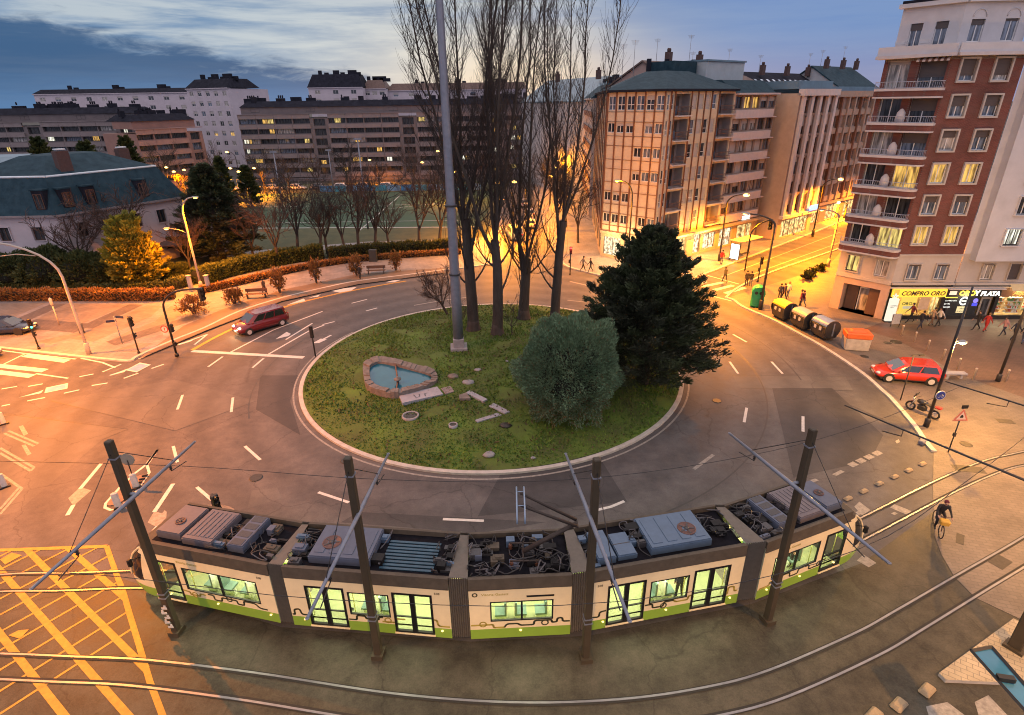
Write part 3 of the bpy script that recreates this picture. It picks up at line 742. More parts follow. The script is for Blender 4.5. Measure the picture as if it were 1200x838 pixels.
def roofbox(f, u0, u1, d0, d1, z0, z1, m, name='roof_unit', fan=None, ribs=0, grille=0, split=False, rim=True):
    mb = MB(); b = .03
    f.box(mb, u0, u1, z0, z1-.05, d0, d1, 0); f.box(mb, u0+.03, u1-.03, z1-.05, z1, d0+.03, d1-.03, 0)
    if ribs:
        for i in range(ribs):
            x = u0+.06+(u1-u0-.12)*(i+.5)/ribs; f.box(mb, x-(u1-u0)/ribs*.30, x+(u1-u0)/ribs*.30, z1, z1+.02, d0+.15, d1-.2, 0)
    if grille:
        for i in range(grille):
            y = d0+(d1-d0)*(i+.5)/grille; hw = (d1-d0)/grille*.36; f.box(mb, u0+.10, u1-.10, z1, z1+.012, y-hw, y+hw, 1)
    if split: f.box(mb, u0, u1, z1-.02, z1+.004, (d0+d1)/2-.02, (d0+d1)/2+.02, 1)
    o = mb.build(name, [m, U_GRILL], TRAM)
    if fan:
        u, d, r = fan; c = f.W(u, z1, d); fb = MB(); fb.lathe([(r, 0), (r, .035), (r*.92, .05), (r*.88, .03), (r*.25, .015)], c, 18, 0); fb.lathe([(r*.24, .0), (r*.24, .055), (.02, .06)], c, 10, 1)
        for k in range(5):
            a = k*2*math.pi/5; fb.box((c[0]+r*.55*math.cos(a), c[1]+r*.55*math.sin(a), c[2]+.032), (r*.6, .05, .012), 1, a)
        fb.build('fan', [FANC, U_GRILL], o)
    return o
def clutter(f, u0, u1, seed, n=9, zb=3.02):
    g = random.Random(seed)
    for i in range(n):
        u = g.uniform(u0+.1, u1-.1); d = g.uniform(-2.1, -.35); w = g.uniform(.12, .3); e = g.uniform(.12, .38); h = g.uniform(.08, .3)
        mb = MB(); f.box(mb, u-w, u+w, zb, zb+h, d-e/2, d+e/2, 0)
        if g.random() < .5: f.box(mb, u-w*.6, u+w*.6, zb+h, zb+h+.05, d-e*.3, d+e*.3, 0)
        mb.build('roof_box', g.choice([TDARK, TDARK, TDARK, U_GRILL, U_GRILL, U_LIL, U_BLUE, TGREY]), TRAM)
    mb = MB(); mc = MB()
    for i in range(int(n*1.3)):
        u = g.uniform(u0, u1); d = g.uniform(-2.1, -.3); pts = [f.W(u, zb+.1, d)]
        for k in range(4):
            u = min(max(u+g.uniform(-.5, .5), u0), u1); d = min(max(d+g.uniform(-.45, .45), -2.2), -.25); pts.append(f.W(u, zb+g.uniform(.08, .34), d))
        (mc if g.random() < .35 else mb).tube(catmull(pts, 4), g.uniform(.014, .03), 5)
    mb.build('roof_cables', CABLE, TRAM)
    if mc.v: mc.build('roof_pipes', CABLEL, TRAM)
FS = []
for k in range(5):
    A, B = near[k]; f = Fac(A, B, TRAM); FS.append(f); Lk = f.L
    u0, u1 = (NOSE if k == 0 else 0), (Lk-NOSE if k == 4 else Lk)
    fb = Fac(f.W(Lk, 0, -WID)[:2], f.W(0, 0, -WID)[:2], TRAM)
    S = lambda q: q
    ops = []; doors = []; wins = []
    if k == 0:
        doors = [(NOSE-.02, .42, 1.2, 1.98, 1)]; wins = [(NOSE+1.42, 1.12, Lk-NOSE-2.1, 1.12, 1)]
    elif k == 4:
        doors = [(Lk-NOSE-1.18, .42, 1.2, 1.98, 1)]; wins = [(.62, 1.12, Lk-NOSE-2.1, 1.12, 1)]
    elif k == 2:
        wins = [(.75, 1.15, Lk-1.4, .98, 1)]
    else:
        e = .72 if k == 1 else .62
        doors = [(e, .42, 1.5, 1.98, 2), (Lk-e-1.42, .42, 1.5, 1.98, 2)]; c0 = e+1.5; c1 = Lk-e-1.42; wins = [((c0+c1)/2-.78, 1.12, 1.56, 1.12, 0)]
    ops = [(d[0], d[1], d[2], d[3]) for d in doors]+[(w[0], w[1], w[2], w[3]) for w in wins]
    mb = MB()
    for ff, back in ((f, False), (fb, True)):
        oo = [((Lk-o[0]-o[2]) if back else o[0], o[1], o[2], o[3]) for o in ops]
        a0, a1 = (Lk-u1, Lk-u0) if back else (u0, u1)
        lo = [(o[0], max(o[1], .30), o[2], min(o[3], .78-o[1])) for o in oo if o[1] < .78]
        hi = [(o[0], max(o[1], .78), o[2], o[3]-max(0, .78-o[1])) for o in oo]
        ff.wall(mb, .30, .78, lo, .06, 1, a0, a1); ff.wall(mb, .78, 2.72, hi, .06, 0, a0, a1)
    # inner shell: ends, ceiling, floor
    f.box(mb, u0, u1, .36, .40, -WID+.03, -.03, 2)
    f.box(mb, u0, u1, 2.55, 2.62, -WID+.03, -.03, 3)
    for e in ((u0,) if k else ())+((u1-.03,) if k < 4 else ()):
        for d0, d1 in ((-.35, -.004), (-WID+.004, -WID+.35)): f.box(mb, e, e+.03, .36, 2.92, d0, d1, 3)
        f.box(mb, e, e+.03, 2.63, 2.925, -WID+.36, -.36, 3)
    body = mb.build('car_body', [CREAM, GREEN, FLOORM, INNER], TRAM)
    # far inner lining under window height
    fm = MB()
    f.box(fm, u0, u1, 2.72, 3.24, -.10, .012); ff_ = MB(); f.box(ff_, u0, u1, 2.72, 3.24, -WID-.012, -WID+.10); ff_.build('roof_fascia', TGREY, TRAM)
    f.box(fm, u0, u1, 3.13, 3.16, -.22, -.10); f.box(fm, u0, u1, 2.735, 2.75, .012, .04)
    fm.build('roof_fascia', TGREY, TRAM)
    rd = MB(); f.box(rd, u0, u1, 2.93, 3.02, -WID+.1, -.1); rd.build('roof_deck', ROOFD, TRAM)
    for d in doors:
        t_door(f, d[0], d[1], d[2], d[3], d[4]); t_door(fb, Lk-d[0]-d[2], d[1], d[2], d[3], d[4])
    for w in wins:
        t_win(f, *w[:4], w[4]); t_win(fb, Lk-w[0]-w[2], *w[1:4], w[4])
    # ceiling lamps and light
    st = MB()
    for d in (-.65, -1.75): f.box(st, u0+.2, u1-.2, 2.52, 2.548, d-.07, d+.07)
    st.build('ceiling_lamp', STRIP, TRAM)
    ld = bpy.data.lights.new('interior_light', 'AREA'); ld.shape = 'RECTANGLE'; ld.size = u1-u0-.4; ld.size_y = 1.5; ld.energy = TRAMW*(u1-u0); ld.color = (1.0, .98, .66)
    lo_ = bpy.data.objects.new('interior_light', ld); COL.objects.link(lo_); lo_.parent = TRAM
    w = f.W((u0+u1)/2, 2.5, -WID/2); r = TRAM.location; lo_.location = (w[0]-r[0], w[1]-r[1], w[2]-r[2]); lo_.rotation_euler = (0, 0, f.rz)
    # seats
    for w in wins:
        n = max(2, int(w[2]/.75))
        for i in range(n):
            uu = w[0]+w[2]*(i+.5)/n
            for d in (-.55, -WID+.75 if k != 2 else -WID+.75): seat(f, uu, d, 1 if i % 2 else -1)
    for d in doors:
        for q in (-.1, d[2]+.1): pl = MB(); pl.tube([f.W(d[0]+q, .4, -.45), f.W(d[0]+q, 2.55, -.45)], .02, 6); pl.build('grab_pole', mat('grab pole yellow', (.6, .6, .2), .3, 0), TRAM)
    # vine decoration
    vb = MB(); vy = MB()
    def vine(u, pts, gold=False, loop=None):
        P = roundpath([(u+a, .98+b) for a, b in pts]); L2(vy if gold else vb, f, P, .075)
        if loop:
            c = (u+loop[0], .98+loop[1]); L2(vy if gold else vb, f, [(c[0]+.12*math.cos(q), c[1]+.12*math.sin(q)) for q in [i*math.pi/6 for i in range(13)]], .05)
    if k == 0:
        s = NOSE+1.15; vine(s, [(0, .05), (.35, .0), (.35, -.12), (.8, -.12), (.8, 0), (1.05, 0)], True, (.55, -.1)); vine(s+1.2, [(0, .08), (.25, .08), (.25, -.15), (.6, -.15), (.6, .05), (1.3, .05), (1.3, -.12), (1.6, -.12), (1.6, .1), (2.1, .1), (2.3, -.1), (2.6, -.1)], False, (.95, .05))
    if k == 1:
        vine(.05, [(0, -.1), (.08, -.1), (.08, .15), (.3, .2), (.36, -.08), (.65, -.08)]); c0 = doors[0][0]+doors[0][2]; vine(c0+.05, [(0, -.12), (.3, -.12), (.3, .1), (.65, .1), (.65, -.02), (1.15, -.02), (1.15, .1), (1.3, .1)]); vine(c0+1.35, [(0, -.1), (.5, -.1), (.5, .1), (.85, .1)], True, (.2, -.02)); vine(Lk-.68, [(0, .2), (.15, .2), (.2, -.1), (.6, -.1)], True)
    if k == 2:
        vine(.05, [(0, .02), (.8, .02), (.8, -.14), (1.2, -.14)], True, (.42, .05)); vine(1.25, [(0, -.14), (.1, .02), (.5, .02), (.6, -.08), (1.1, -.08), (1.1, .12), (1.75, .12), (1.75, .0), (1.95, 0), (1.95, .2), (2.15, .2), (2.15, .02), (2.4, .02)], False, (1.5, 0))
    if k == 3:
        vine(.03, [(0, .0), (.3, -.05), (.32, .2), (.55, .22)]); c0 = doors[0][0]+doors[0][2]; vine(c0+.05, [(0, .1), (.3, .1), (.3, -.1), (.75, -.1), (.75, .1), (1.15, .1)], False, (.75, -.08)); vine(c0+1.2, [(0, .1), (.1, .0), (.6, .0), (.6, .18), (.8, .18), (.8, -.05)], True); vine(Lk-.6, [(0, -.1), (.1, -.1), (.12, .25), (.35, .25), (.4, -.0), (.5, -.0)], True)
    if k == 4:
        vine(.1, [(0, -.15), (.5, -.15), (.5, .02), (.8, .02)], True); vine(.9, [(0, -.1), (.3, -.1), (.3, .12), (.75, .12), (.75, -.1), (1.2, -.1), (1.2, .12), (1.5, .12)], False); vine(2.5, [(0, .1), (.2, .1), (.2, -.12), (.8, -.12), (.8, .08), (1.1, .08)], False, (.75, -.02))
    if vb.v: vb.build('painted_vine', VINE, TRAM)
    if vy.v: vy.build('gold_vine', VINEG, TRAM)
    for q in ((u0+.5, (u0+u1)/2, u1-.35) if k != 2 else (Lk*.5,)): mk = MB(); mk.ball(f.W(q, .66, .01), (.05, .05, .03), 8); mk.build('side_marker', MARKER, TRAM)
    # undercarriage
    uc = MB(); f.box(uc, u0+.1, u1-.1, .10, .34, -WID+.25, -.25)
    uc.build('undercarriage', TDARK, TRAM)
    # lettering: fleet marks above the windows
    def letter(s, u, z, h, m=TDARK):
        w = f.W(u, z, .006); text(s, h, m, TRAM, (w[0]-r[0], w[1]-r[1], w[2]-r[2]), (math.pi/2, 0, f.rz), ext=.002)
    if k == 0: letter('Vitoria-Gasteiz', NOSE+1.25, 2.45, .16, VINEG); letter('508', Lk-.6, 2.45, .14)
    if k == 1: letter('508', Lk-.55, 2.45, .14)
    if k == 2: letter('Vitoria-Gasteiz', .45, 2.44, .16, VINEG); bx = MB(); f.box(bx, Lk*.56, Lk*.83, 2.3, 2.37, -.02, .02); bx.build('vent_slot', TDARK, TRAM)
    if k == 3: letter('508', .2, 2.45, .14)
    if k == 4: letter('Vitoria-Gasteiz', .9, 2.45, .16, VINEG)
    if k == 2:
        eb = MB(); c = f.W(.22, 2.5, .008)
        L2(eb, f, [(.22+.08*math.cos(i*math.pi/6), 2.5+.08*math.sin(i*math.pi/6)) for i in range(13)], .045); eb.build('round_emblem', VINE, TRAM)
    # roof equipment
    if k == 0:
        roofbox(f, 2.0, 3.1, -2.15, -.55, 3.02, 3.36, U_PINK, 'air_conditioner', fan=(2.6, -1.2, .2), ribs=0); roofbox(f, 3.25, 4.6, -2.2, -.45, 3.02, 3.33, U_PINK, 'resistor_box', ribs=6, split=True)
        roofbox(f, 5.25, 5.95, -2.2, -.5, 3.02, 3.36, U_LIL, 'converter_box', grille=4); clutter(f, 4.6, 5.25, 1, 5); clutter(f, 5.95, Lk, 2, 6)
    if k == 1:
        clutter(f, 0, .75, 4, 8); roofbox(f, .8, 3.15, -2.2, -.5, 3.02, 3.36, U_LIL, 'air_conditioner', fan=(1.45, -1.25, .36), ribs=4); clutter(f, 3.1, 3.5, 5, 3)
        mb = MB()
        for i in range(9): f.box(mb, 3.5, 5.5, 3.02, 3.06, -.55-i*.17, -.45-i*.17)
        mb.build('ribbed_roof_panel', U_TEAL, TRAM); clutter(f, 5.45, Lk, 6, 9)
    if k == 2: clutter(f, 0, 2.0, 7, 14); clutter(f, 1.9, Lk, 8, 14)
    if k == 3:
        roofbox(f, .35, 1.05, -1.9, -.45, 3.02, 3.34, U_BLUE, 'converter_box'); roofbox(f, 1.15, 1.9, -1.7, -.5, 3.02, 3.26, U_BLUE, 'brake_box', split=True); roofbox(f, 2.45, 4.9, -2.2, -.5, 3.02, 3.36, U_BLUE, 'air_conditioner', fan=(4.2, -1.2, .36), ribs=4)
        clutter(f, 0, .4, 9, 4); clutter(f, 1.85, 2.45, 10, 6); clutter(f, 4.95, Lk, 11, 6)
    if k == 4:
        clutter(f, 0, 1.0, 12, 11); roofbox(f, 1.05, 1.75, -2.2, -.5, 3.02, 3.36, U_LIL, 'converter_box', grille=4); roofbox(f, 2.15, 3.5, -2.2, -.45, 3.02, 3.33, U_PINK, 'resistor_box', ribs=6, split=True); roofbox(f, 3.62, 4.5, -2.1, -.5, 3.02, 3.36, U_LIL, 'air_conditioner', fan=(4.05, -1.3, .2)); clutter(f, 1.75, 2.15, 13, 4)
nose(FS[0], True); nose(FS[4], False)
# bellows
for k in range(4):
    a, b = FS[k], FS[k+1]; mb = MB(); n = 9
    for side in (0, 1):
        P = a.W(a.L, 0, -.08-(WID-.16)*side); Q = b.W(0, 0, -.08-(WID-.16)*side)
        for i in range(n):
            t0, t1 = i/n, (i+1)/n; tm = (t0+t1)/2; nx, ny = a.n; s = .07 if side == 0 else -.07
            p = [(P[0]+(Q[0]-P[0])*t, P[1]+(Q[1]-P[1])*t) for t in (t0, tm, t1)]
            p[1] = (p[1][0]+nx*s, p[1][1]+ny*s)
            for u, v in ((p[0], p[1]), (p[1], p[2])):
                q = [(u[0], u[1], .36), (v[0], v[1], .36), (v[0], v[1], 3.26), (u[0], u[1], 3.26)]
                mb.add(q if side == 0 else q[::-1], [(0, 1, 2, 3)])
    P0, P1, Q0, Q1 = a.W(a.L, 3.2, -.1), a.W(a.L, 3.2, -WID+.1), b.W(0, 3.2, -.1), b.W(0, 3.2, -WID+.1)
    mb.add([P0, Q0, Q1, P1], [(0, 1, 2, 3)]); mb.add([(*p[:2], .4) for p in (P0, Q0, Q1, P1)], [(0, 1, 2, 3)])
    mb.build('bellows', BELL, TRAM)
# pantograph
pg = MB(); f = FS[2]; base = f.W(f.L*.55, 3.05, -1.2)
knee = AtY(676, 613, base[1]+.3); head = AtY(610, 585, base[1]+.5)
print('panto', base, knee, head)
ins = MB()
for du in (-.45, .45):
    for dd in (-.75, -1.65):
        p = f.W(f.L*.55+du, 3.02, dd); ins.lathe([(.05, 0), (.09, .05), (.05, .09), (.09, .14), (.05, .18), (.07, .24)], p, 8)
PGM = mat('pantograph steel', (.045, .035, .03), .6, .2, 6, metal=.3); PGB = mat('pantograph head', (.25, .34, .46), .4, .1, 5, metal=.2)
for dd in (-.3, .3): pg.tube([(base[0]-.5, base[1]+dd*1.5, 3.28), (base[0]+.6, base[1]+dd*1.5, 3.28)], .035, 6)
pg.tube([(base[0]+.0, base[1]-.5, 3.28), (base[0], base[1]+.5, 3.28)], .035, 6)
pg.tube([(base[0], base[1], 3.3), knee], [.10, .08], 7); pg.tube([(base[0]+.25, base[1]+.12, 3.3), (knee[0]-.12, knee[1]+.12, knee[2]-.12)], .02, 5)
for dd in (-.35, .35): pg.tube([(knee[0], knee[1]+dd*.5, knee[2]), (head[0], head[1]+dd, head[2])], [.065, .05], 6)
pg.tube([(knee[0], knee[1]-.25, knee[2]), (knee[0], knee[1]+.25, knee[2])], .04, 6); pg.tube([(knee[0]-.25, knee[1], knee[2]-.1), (head[0]+.1, head[1], head[2]-.2)], .014, 5)
for dx in (-.14, .14):
    pg.tube([(head[0]+dx, head[1]+q, head[2]+h) for q, h in ((-.95, -.32), (-.85, -.1), (-.6, .05), (0, .07), (.6, .05), (.85, -.1), (.95, -.32))], .032, 6, 1)
for q in (-.4, .4): pg.tube([(head[0]-.16, head[1]+q, head[2]+.03), (head[0]+.16, head[1]+q, head[2]+.03)], .02, 5, 1)
p_ = pg.build('pantograph', [PGM, PGB], TRAM); ins.build('insulator', mat('insulator brown', (.12, .05, .03), .3), p_)
WIREZ = head[2]+.12
# tracks
near_mid = [FS[0].W(.5, 0, -1.2)[:2]]+[f.W(f.L*t, 0, -1.2)[:2] for f in FS for t in (.25, .75)]+[FS[4].W(FS[4].L-.3, 0, -1.2)[:2]]
c1 = []
for a, b in (((1005, 609), (1033, 622)), ((1075.5, 573), (1110, 582)), ((1125.5, 550), (1145.6, 565)), ((1163, 536.5), (1178, 552)), ((1200, 530), (1200, 545)), ((1260, 517), (1260, 530))):
    p, q = G(*a), G(*b); c1.append(((p[0]+q[0])/2, (p[1]+q[1])/2))
l1 = [((G(x, a)[0]+G(x, b)[0])/2, (G(x, a)[1]+G(x, b)[1])/2) for x, a, b in ((-90, 681, 706), (0, 672.5, 695), (75, 671, 693.5))]
TRK1 = catmull(l1+near_mid[1:-1:2]+[near_mid[-2]]+c1[0:], 6)
for trk, lab in ((TRK1, 'grey tram track curving under the tram from the yellow box'), (TRK2, 'grey tram track curving in front of the tram, empty')):
    t = thing('tram_track', lab, 'tram track', (trk[len(trk)//2][0], trk[len(trk)//2][1], 0), group='tram tracks')
    for s in (-.5, .5):
        mb = MB(); mb.strip(offset(trk, s), .075, .028, 0, .03); mb.strip(offset(trk, s-.085 if s > 0 else s+.085), .08, .0245 if s > 0 else .0235, 1); mb.strip(offset(trk, s*1.12), .03, .0225, 1)
        mb.build('rail', [STEEL, GROOVE], t)
# ------------------------------------------------------------------ buildings
STONE = mat('pale stone render', (.42, .38, .35), .8, .12, .8, bump=.15, bscale=12)
STONEW = mat('grey white render', (.50, .50, .53), .8, .10, .7, bump=.1, bscale=10)
PINKST = mat('rose stone cladding', (.40, .29, .24), .7, .12, 1.2)
def brick_mat(name, a, b, g, w=.25, h=.075):
    m = bpy.data.materials.new(name); m.use_nodes = True; nt = m.node_tree; N = nt.nodes; L = nt.links; bs = N['Principled BSDF']; bs.inputs['Roughness'].default_value = .85
    tc = N.new('ShaderNodeTexCoord'); ge = N.new('ShaderNodeSeparateXYZ'); L.new(tc.outputs['Object'], ge.inputs[0])
    ad = N.new('ShaderNodeMath'); L.new(ge.outputs[0], ad.inputs[0]); L.new(ge.outputs[1], ad.inputs[1])
    cb = N.new('ShaderNodeCombineXYZ'); L.new(ad.outputs[0], cb.inputs[0]); L.new(ge.outputs[2], cb.inputs[1])
    br = N.new('ShaderNodeTexBrick'); br.inputs['Scale'].default_value = 1; br.inputs['Brick Width'].default_value = w; br.inputs['Row Height'].default_value = h; br.inputs['Mortar Size'].default_value = .008
    for k, c in (('Color1', a), ('Color2', b), ('Mortar', g)): br.inputs[k].default_value = tuple(c)+(1,)
    L.new(cb.outputs[0], br.inputs['Vector'])
    n = N.new('ShaderNodeTexNoise'); n.inputs['Scale'].default_value = .5; n.inputs['Detail'].default_value = 6; L.new(tc.outputs['Object'], n.inputs['Vector'])
    mr = N.new('ShaderNodeMapRange'); mr.inputs['From Min'].default_value = .3; mr.inputs['From Max'].default_value = .7; mr.inputs['To Min'].default_value = .7; mr.inputs['To Max'].default_value = 1.2; L.new(n.outputs['Fac'], mr.inputs[0])
    mx = N.new('ShaderNodeMix'); mx.data_type = 'RGBA'; mx.blend_type = 'MULTIPLY'; mx.inputs[0].default_value = 1; L.new(br.outputs['Color'], mx.inputs[6]); L.new(mr.outputs[0], mx.inputs[7]); L.new(mx.outputs[2], bs.inputs['Base Color'])
    MATS[name] = m; return m
BRICK = brick_mat('red brick', (.125, .034, .027), (.165, .048, .036), (.14, .10, .085))
WHITEF = mat('white window frame', (.66, .66, .66), .5, .05, 3)
BROWNF = mat('brown window frame', (.10, .045, .025), .5, .2, 3)
DARKF = mat('dark window frame', (.05, .048, .05), .5, .2, 3)
SHUT = mat('dark roller shutter', (.075, .060, .058), .6, .15, 1, stretch=(1, 1, 30))
SHUTP = mat('pale roller shutter', (.38, .36, .35), .6, .1, 1, stretch=(1, 1, 30))
BALC = mat('balcony parapet render', (.50, .46, .46), .75, .1, 2)
IRONR = mat('wrought iron railing', (.36, .38, .46), .5, .2, 5)
SLATE = mat('blue slate roof', (.012, .031, .045), .7, col2=(.032, .066, .088), scale=1.2, detail=8, bump=.4, bscale=9, spec=.08)
TILE = mat('brown tile roof', (.085, .055, .050), .8, col2=(.15, .10, .085), scale=1.4, detail=8, bump=.4, bscale=9)
ZINC = mat('zinc roof', (.12, .20, .26), .45, .2, .8)
DROOF = mat('dark bitumen roof', (.020, .022, .032), .9, .4, 1, spec=.05)
CHIM = mat('brick chimney', (.075, .045, .042), .9, .2, 4)
METALA = mat('aerial metal', (.30, .31, .33), .4, .1, 4)
def antenna(mb, p, h, m=0):
    mb.tube([p, (p[0], p[1], p[2]+h)], .035, 5, m)
    for k in range(4): mb.tube([(p[0]-.5+.06*k, p[1], p[2]+h-.1-.12*k), (p[0]+.5-.06*k, p[1], p[2]+h-.1-.12*k)], .018, 4, m)
def pick(g, opts):
    t = g.random()*sum(w for _, w in opts)
    for o, w in opts:
        t -= w
        if t <= 0: return o
    return opts[-1][0]
def back(f, d): return f.W(0, 0, -d)[:2], f.W(f.L, 0, -d)[:2]
# ---- brick corner building with rounded balconies (right)
C0 = G(971, 360); C1 = G(1033, 374.5); C2 = (C1[0]+5.35, C1[1]-.25)
RB = thing('brick_corner_building', 'tall red brick corner block with stacked rounded balconies above a pale stone base', 'building', (C1[0], C1[1], 0))
fb_ = Fac(C0, C1, RB); fs_ = Fac(C1, C2, RB)
stdir = (.8, .6); CB = (C0[0]+stdir[0]*22, C0[1]+stdir[1]*22); CC = (C2[0]+14, C2[1]+24)
mb = MB(); ops_b = []; ops_s = []; FLZ = [6.35+2.52*i for i in range(6)]
BRZ = 21.25
for i, z in enumerate(FLZ):
    ops_b += [(.35, z+.05, 1.55, 2.05), (2.55, z+.05, 1.85, 2.05)]
    ops_s += [(.75, z+.55, 1.15, 1.5), (3.25, z+.55, 1.15, 1.5)]
fb_.wall(mb, 6.0, BRZ, ops_b, .35, 0); fs_.wall(mb, 6.0, BRZ, ops_s, .22, 0)
low_b = [(.7, 3.85, 1.0, 1.45), (3.1, 3.85, 1.0, 1.45)]; low_s = [(1.0, 3.75, 1.05, 1.4), (3.4, 3.75, 1.05, 1.4)]
door_b = [(.85, .02, 3.1, 2.6)]
fb_.wall(mb, 3.3, 6.0, low_b, .2, 1); fs_.wall(mb, 3.3, 6.0, low_s, .2, 1)
fb_.wall(mb, 0, 3.3, door_b, 1.2, 2)
fb_.box(mb, 0, fb_.L, 3.25, 3.45, 0, .14, 1); fs_.box(mb, 0, fs_.L, 3.3, 3.5, 0, .2, 1); fs_.box(mb, 0, fs_.L, 2.95, 3.1, 0, .12, 1); fb_.box(mb, 0, fb_.L, 5.85, 6.02, 0, .1, 1); fs_.box(mb, 0, fs_.L, 5.85, 6.02, 0, .1, 1)
mb.prism([C0, C1, C2, CC, CB], 21.0, BRZ, 1)                     # slab under the attic storey
for a, b in ((CB, C0), (C2, CC)): mb.add([(a[0], a[1], 0), (b[0], b[1], 0), (b[0], b[1], BRZ), (a[0], a[1], BRZ)], [(0, 1, 2, 3)], 0)
wall = mb.build('wall', [BRICK, STONE, PINKST], RB)
# cornice, terrace parapet, attic
mb = MB()
for f in (fb_, fs_):
    f.box(mb, -.5 if f is fb_ else 0, f.L+(.35 if f is fb_ else 0.), BRZ-.05, BRZ+.18, -.3, .75); f.box(mb, -.45 if f is fb_ else 0, f.L+.3, BRZ+.18, BRZ+.80, .45, .62, 1)
mb.build('cornice', [BALC, STONEW], RB)
mb = MB(); sb = 1.0
a0, a1 = fb_.W(.15, 0, -sb)[:2], fb_.W(fb_.L-.3, 0, -sb)[:2]; a2 = fs_.W(fs_.L, 0, -.9)[:2]
fa = Fac(a0, a1, RB); fa2 = Fac(a1, a2, RB)
oa = [(.8, BRZ+.5, .85, 1.95), (2.5, BRZ+.5, .85, 1.95)]; oa2 = [(.7, BRZ+.95, 1.0, 1.5), (3.15, BRZ+.95, 1.0, 1.5)]
fa.wall(mb, BRZ, BRZ+3.55, oa, .25); fa2.wall(mb, BRZ, BRZ+3.55, oa2, .25)
ap = [a0, a1, a2, CC, CB]
for a, b in ((CB, a0), (a2, CC)): mb.add([(a[0], a[1], BRZ), (b[0], b[1], BRZ), (b[0], b[1], BRZ+3.55), (a[0], a[1], BRZ+3.55)], [(0, 1, 2, 3)])
fa.box(mb, -.25, fa.L+.1, BRZ+3.55, BRZ+3.85, -.2, .35); fa2.box(mb, 0, fa2.L, BRZ+3.55, BRZ+3.85, -.2, .35)
for u in (.5, 2.2): fa.box(mb, u-.1, u+.55, BRZ+.95, BRZ+1.2, .95, 1.3)
mb.build('attic_wall', STONEW, RB)
mb = MB(); mb.prism([(p[0]-.3, p[1]-.2) for p in ap], BRZ+3.85, BRZ+4.05); mb.build('roof', DROOF, RB)
ST_BAL = ('white window frame', 1, 0, 0, None, .06, 'pale stone render', 0)
gg = random.Random(5)
for i, z in enumerate(FLZ):
    me = win_meshes(1.55, 2.05, ('white window frame', 1, 0, .12, 'pale roller shutter', .08, 'pale stone render', 0), 'glass curtain' if i % 2 else 'glass dark'); fb_.put(*me, .35, z+.05, -.3)
    me = win_meshes(1.85, 2.05, ('white window frame', 1, 0, [.1, 0, .05, .5, .55, .6][i] or 0, 'dark roller shutter', .08, 'pale stone render', 0), ['glass yellow', 'glass dark', 'glass warm', 'glass blue', 'glass dark', 'glass dark'][i]); fb_.put(*me, 2.55, z+.05, -.3)
    for q, u in enumerate((.75, 3.25)):
        pn = {(0, 0): 'glass warm', (0, 1): 'glass warm', (2, 0): 'glass warm', (2, 1): 'glass warm'}.get((i, q), 'glass blue' if (i+q) % 3 else 'glass curtain')
        me = win_meshes(1.15, 1.5, ('white window frame', 1, 0, {0: 0, 2: 0, 5: .75, 4: .5}.get(i, .35), 'dark roller shutter', .13, 'pale stone render', 0), pn); fs_.put(*me, u, z+.55, -.1)
    # rounded balcony: slab, brick parapet, pale rims, railing
    bm_ = MB(); o = .95; pl = []
    for t in range(7): a = math.pi/2*t/6; pl.append((-.15+.5-.5*math.cos(a)+0, o-.5+.5*math.sin(a)))
    pl += [(fb_.L+.05-.5+.5*math.sin(math.pi/2*t/6), o-.5+.5*math.cos(math.pi/2*t/6)) for t in range(7)]
    full = [(-.15, 0)]+pl+[(fb_.L+.05, 0)]
    def prof(k, z0, z1, m, cap=True):
        P = [fb_.W(u, 0, d*k)[:2] for u, d in full]; bm_.prism(P, z0, z1, m, cap=cap)
    prof(1.0, z-.62, z-.50, 1); prof(.93, z-.50, z-.08, 0, False); prof(1.0, z-.08, z+.10, 1)
    bo = bm_.build('balcony', [BRICK, BALC], RB)
    ra = MB()
    for k in range(len(pl)-1):
        p, q = pl[k], pl[k+1]; L0 = math.dist(p, q); n = max(1, int(L0/.16))
        for zz in (z+.14, z+.58): ra.tube([fb_.W(p[0], zz, p[1]*.93), fb_.W(q[0], zz, q[1]*.93)], .022, 4)
        for t in range(n):
            u = p[0]+(q[0]-p[0])*t/n; d = p[1]+(q[1]-p[1])*t/n; ra.tube([fb_.W(u, z+.1, d*.93), fb_.W(u, z+.58, d*.93)], .012, 4, cap=False)
    ra.build('railing', IRONR, bo)
    if i < 5:
        sc_ = MB(); c = fb_.W(2.2, z+.1, .35); sc_.lathe([(.28, 0), (.34, .3), (.30, .75), (.12, 1.0), (.02, 1.05)], c, 10); sc_.build('folded_parasol', BALC, bo)
    if i >= 4:
        aw = MB(); q = [fb_.W(2.4, z+2.3, .02), fb_.W(4.6, z+2.3, .02), fb_.W(4.6, z+2.05, .55), fb_.W(2.4, z+2.05, .55)]
        for k in range(11):
            u0, u1 = 2.4+.2*k, 2.4+.2*(k+1)
            aw.add([fb_.W(u0, z+2.32, .02), fb_.W(u1, z+2.32, .02), fb_.W(u1, z+2.08, .5), fb_.W(u0, z+2.08, .5), fb_.W(u0, z+1.95, .5), fb_.W(u1, z+1.95, .5)], [(3, 2, 1, 0), (4, 5, 2, 3)], k % 2)
        aw.build('striped_awning', [BALC, BROWNF], bo)
for u, p in ((.7, 'glass yellow'), (3.1, 'glass curtain')): fb_.put(*win_meshes(1.0, 1.45, ('white window frame' if p != 'glass yellow' else 'dark window frame', 1, 0, 0, None, .08, 'pale stone render', 0), p), u, 3.85, -.1)
for u in (1.0, 3.4): fs_.put(*win_meshes(1.05, 1.4, ('white window frame', 1, 0, .15, 'dark roller shutter', .08, 'pale stone render', 0), 'glass blue'), u, 3.75, -.1)
